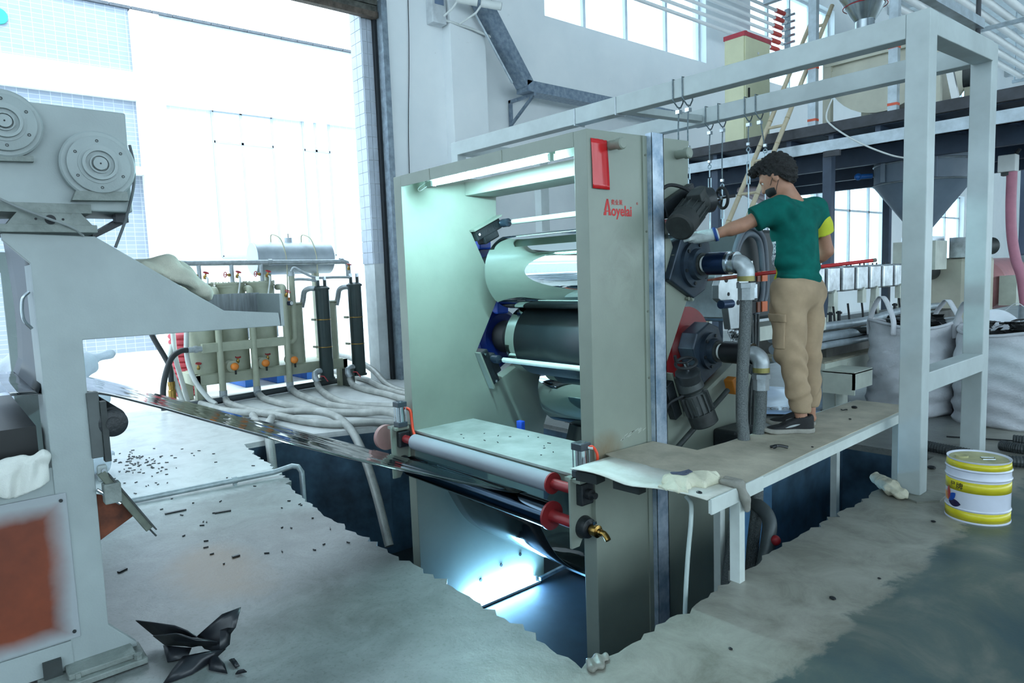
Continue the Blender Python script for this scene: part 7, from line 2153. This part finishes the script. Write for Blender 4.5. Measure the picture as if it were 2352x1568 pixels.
for poly, lb in OFF:
    pts = [Vector(p) for p in poly]
    c = sum(pts, Vector())/len(pts)+Vector((0, 0, 0.012))
    mbo = MB()
    n = len(pts)
    ring1 = [c.lerp(p, 0.5)+Vector((0, 0, 0.006)) for p in pts]
    mbo.v = [tuple(p) for p in pts]+[tuple(p) for p in ring1]+[tuple(c)]
    for i in range(n):
        j = (i+1) % n
        mbo.f.append((i, j, n+j, n+i)); mbo.f.append((n+i, n+j, 2*n))
    o = mbo.build('plastic_offcut', m_off, None, smooth=45, solid=0.004)
    tag(o, lb, 'offcut', 'black plastic offcuts in the foreground')
# loose black pellets and slivers on the floor: too many and small to count
pel = MB()
for k in range(150):
    if k < 95:
        x, y = random.gauss(-6.45, 0.28), random.gauss(1.24, 0.10)
    else:
        x, y = random.uniform(-6.9, -3.5), random.uniform(0.95, 1.95)
    a = random.uniform(0, 3.14)
    pel.obox((x, y, 0.004), (random.uniform(.012, .03), 0.006, 0.006), Matrix.Rotation(a, 3, 'Z'))
o = pel.build('plastic_slivers', m_scrap, None, smooth=0)
o['kind'] = 'stuff'; o['label'] = 'scattered black plastic slivers on the floor near the stand'
for (x, y, a, L_, lb) in ((-4.86, 1.12, 0.3, 0.13, 'longer black sliver on the floor near the pipe'), (-4.62, 1.35, 0.1, 0.10, 'black sliver on the floor right of the longer one'), (-3.80, 1.16, 0.4, 0.04, 'short black sliver on the rusty floor stain'), (-4.05, 0.65, 0.9, 0.05, 'black sliver on the floor beside the stand foot')):
    o = MB().obox((x, y, 0.005), (L_, 0.018, 0.008), Matrix.Rotation(a+1.2, 3, 'Z')).build('plastic_sliver', m_scrap, None, smooth=0)
    tag(o, lb, 'scrap', 'black plastic scraps lying about')
# broken lump of concrete at the pit corner
def lump(X, Y, Z):
    d = ellipsoid(X, Y, Z, (-1.712, 1.815, 0.010), (0.034, 0.062, 0.016))
    return np.maximum(d+0.005*np.sin(70*X+50*Y)*np.cos(80*Y), -0.002-Z)
tag(net_object('concrete_lump', m_floor, lump, (-1.82, 1.70, -0.01), (-1.66, 1.90, 0.06), 0.006, relax=0), 'broken lump of concrete at the near corner of the pit', 'rubble')

# ================================================================== WALL THINGS
# cable tray
ct = thing('cable_tray', 'galvanised cable tray dropping and running along the white wall', 'cable tray', (-8.7, 8.5, 4.5))
m_tray = M('tray_galvanised', (150, 164, 178), 0.4, 0.55, rgb2=(112, 128, 146), scale=16)
def tray(a, b, nrm_):
    a, b = Vector(a), Vector(b)
    d = (b-a).normalized()
    s = d.cross(Vector((1, 0, 0))).normalized()
    MB().bar(a, b, 0.27, 0.17, s).build('trunking', m_tray, ct, smooth=0)
tray((-8.38, 5.95, 6.62), (-8.38, 7.56, 4.50), None)
tray((-8.38, 7.50, 4.46), (-8.38, 12.5, 4.46), None)
MB().bar((-8.88, 7.66, 4.35), (-8.25, 7.66, 4.35), 0.05, 0.05).build('bracket_arm', m_tray, ct, smooth=0)
MB().bar((-8.86, 7.66, 3.90), (-8.86, 7.66, 4.37), 0.05, 0.05, (1, 0, 0)).build('bracket_post', m_tray, ct, smooth=0)
MB().bar((-8.85, 7.66, 3.98), (-8.30, 7.66, 4.33), 0.04, 0.04).build('bracket_brace', m_tray, ct, smooth=0)
MB().cyl((-8.45, 7.36, 4.52), (-8.45, 6.65, 5.45), 0.02, 8).build('conduit', m_galvw, ct)
# security cameras and power box on the pillar
sb = thing('power_box', 'small grey power box high on the white pillar', 'box', (-8.6, 6.1, 5.2))
MB().box(-8.75, -8.58, 5.98, 6.22, 5.22, 5.62).build('box_body', M('power_box_grey', (214, 220, 224), 0.4), sb, smooth=0, bevel=0.006)
MB().box(-8.58, -8.575, 6.02, 6.18, 5.48, 5.60).build('box_label', M('power_box_label', (120, 140, 168), 0.4), sb, smooth=0)
for i, (bx, by, bz, lb) in enumerate(((-8.30, 6.22, 5.50, 'white security camera nearest the power box at the top edge'), (-8.10, 6.50, 5.44, 'white security camera in front of the cable tray'))):
    sc_ = thing('security_camera', lb, 'camera', (bx, by, bz-0.2), 'security cameras on the pillar')
    dv = Vector((0.5, 0.8, -0.12)).normalized()
    MB().lathe((bx, by, bz), tuple(dv), [(0, 0.03), (0.0, 0.055), (0.26, 0.06), (0.30, 0.06)], 20).build('housing', m_white_plastic, sc_)
    MB().lathe(Vector((bx, by, bz))+dv*0.301, tuple(dv), [(0, 0.052), (0.004, 0.05)], 20).build('lens_window', m_dark, sc_)
    MB().tube([(bx, by, bz-0.04), (bx-0.05, by-0.06, bz-0.14), (-8.5, by-0.10, bz-0.20)], 0.016, 8).build('arm', m_white_plastic, sc_)
o = MB().tube([(-8.56, 6.20, 5.27), (-8.5, 6.6, 5.22), (-8.45, 7.2, 5.12)], 0.018, 10).build('camera_pipe', m_white_plastic)
tag(o, 'thin white conduit pipe under the security cameras', 'pipe')
o = MB().tube(smooth_path([(-8.73, 5.66, 9.0), (-8.73, 5.66, 5.5), (-8.73, 5.55, 3.5), (-8.73, 5.52, 2.2), (-8.73, 5.50, 1.2)]), 0.006, 6).build('hanging_wire', m_dark)
tag(o, 'thin dark wire hanging down the white pier', 'wire')
dsw = thing('pull_switch', 'small black pull switch hanging beside the calender\'s left plate', 'switch', (-8.69, 5.52, 1.9))
MB().box(-8.71, -8.67, 5.49, 5.55, 1.86, 2.02).build('switch_body', m_dark, dsw, smooth=0, bevel=0.006)
MB().box(-8.668, -8.666, 5.505, 5.535, 1.95, 1.98).build('switch_button', M('switch_yellow', (210, 180, 60), 0.4), dsw, smooth=0)
MB().tube(smooth_path([(-8.69, 5.52, 2.02), (-8.69, 5.52, 2.3), (-8.70, 5.54, 2.55)]), 0.004, 6).build('switch_cord', m_dark, dsw)
# pipe bundle along the wall with red manifold
pb = thing('wall_pipe_bundle', 'white pipes along the upper wall ending in red fittings', 'pipes', (-8.2, 13, 6.3))
for i in range(6):
    z = 7.15-i*0.15
    MB().cyl((-8.15-0.03*i, 9.0, z-0.10*i*0), (-8.15-0.03*i, 15.5, z), 0.035, 12).build('pipe', m_white, pb)
    MB().cyl((-8.15-0.03*i, 15.0, z), (-8.15-0.03*i, 15.35, z), 0.05, 12).build('red_fitting', M('fitting_red', (206, 66, 58), 0.45), pb)
    MB().cyl((-8.0, 15.55, z), (-8.3, 15.55, z), 0.03, 10).build('valve', m_steel, pb)
MB().box(-8.3, -8.2, 15.65, 15.75, 6.2, 7.35).build('manifold_bar', m_galvw, pb, smooth=0)
# long white pipes high on the right
ph = thing('overhead_pipes', 'row of long white pipes high at the top right corner', 'pipes', (-4.8, 20, 5.6))
for i in range(6):
    xx = -4.3-0.28*i
    zz = 6.62-0.02*i
    MB().cyl((xx, 9.8, zz), (xx, 34, zz), 0.075, 14).build('pipe', m_white, ph)
for yy in (12, 18, 24, 30):
    MB().box(-5.9, -4.1, yy-0.04, yy+0.04, 6.38, 6.46).build('pipe_rack', m_galvw, ph, smooth=0)
    for xx in (-5.85, -4.15):
        MB().cyl((xx, yy, 6.4), (xx, yy, 9.2), 0.02, 8).build('rack_rod', m_galvw, ph)
# loose white cable on the mezzanine edge
o = MB().tube(smooth_path([(-3.9, 8.58, 3.55), (-4.0, 8.57, 3.3), (-3.92, 8.56, 3.15), (-3.6, 8.55, 2.9), (-3.3, 8.7, 2.72), (-3.2, 9.2, 2.68), (-3.6, 9.95, 2.68)]), 0.010, 8).build('loose_cable', m_white_plastic)
tag(o, 'loose white cable looping over the mezzanine edge to the hopper sensor', 'cable')
# big pale duct hoses under the mezzanine
for i in range(3):
    o = MB().tube(smooth_path([(-6.3, 10.4, 2.75), (-5.9, 10.3, 2.7-0.08*i), (-5.55+0.05*i, 10.2, 2.45-0.10*i), (-5.35+0.05*i, 10.2, 1.9), (-5.3+0.05*i, 10.2, 1.2)]), 0.045, 12).build('duct_hose', M('duct_mauve', (200, 186, 194), 0.4, var=0.06))
    tag(o, ('outer', 'middle', 'inner')[i]+' of three pale hoses arching under the mezzanine beyond the turnbuckles', 'hose', 'pale hoses under the mezzanine')
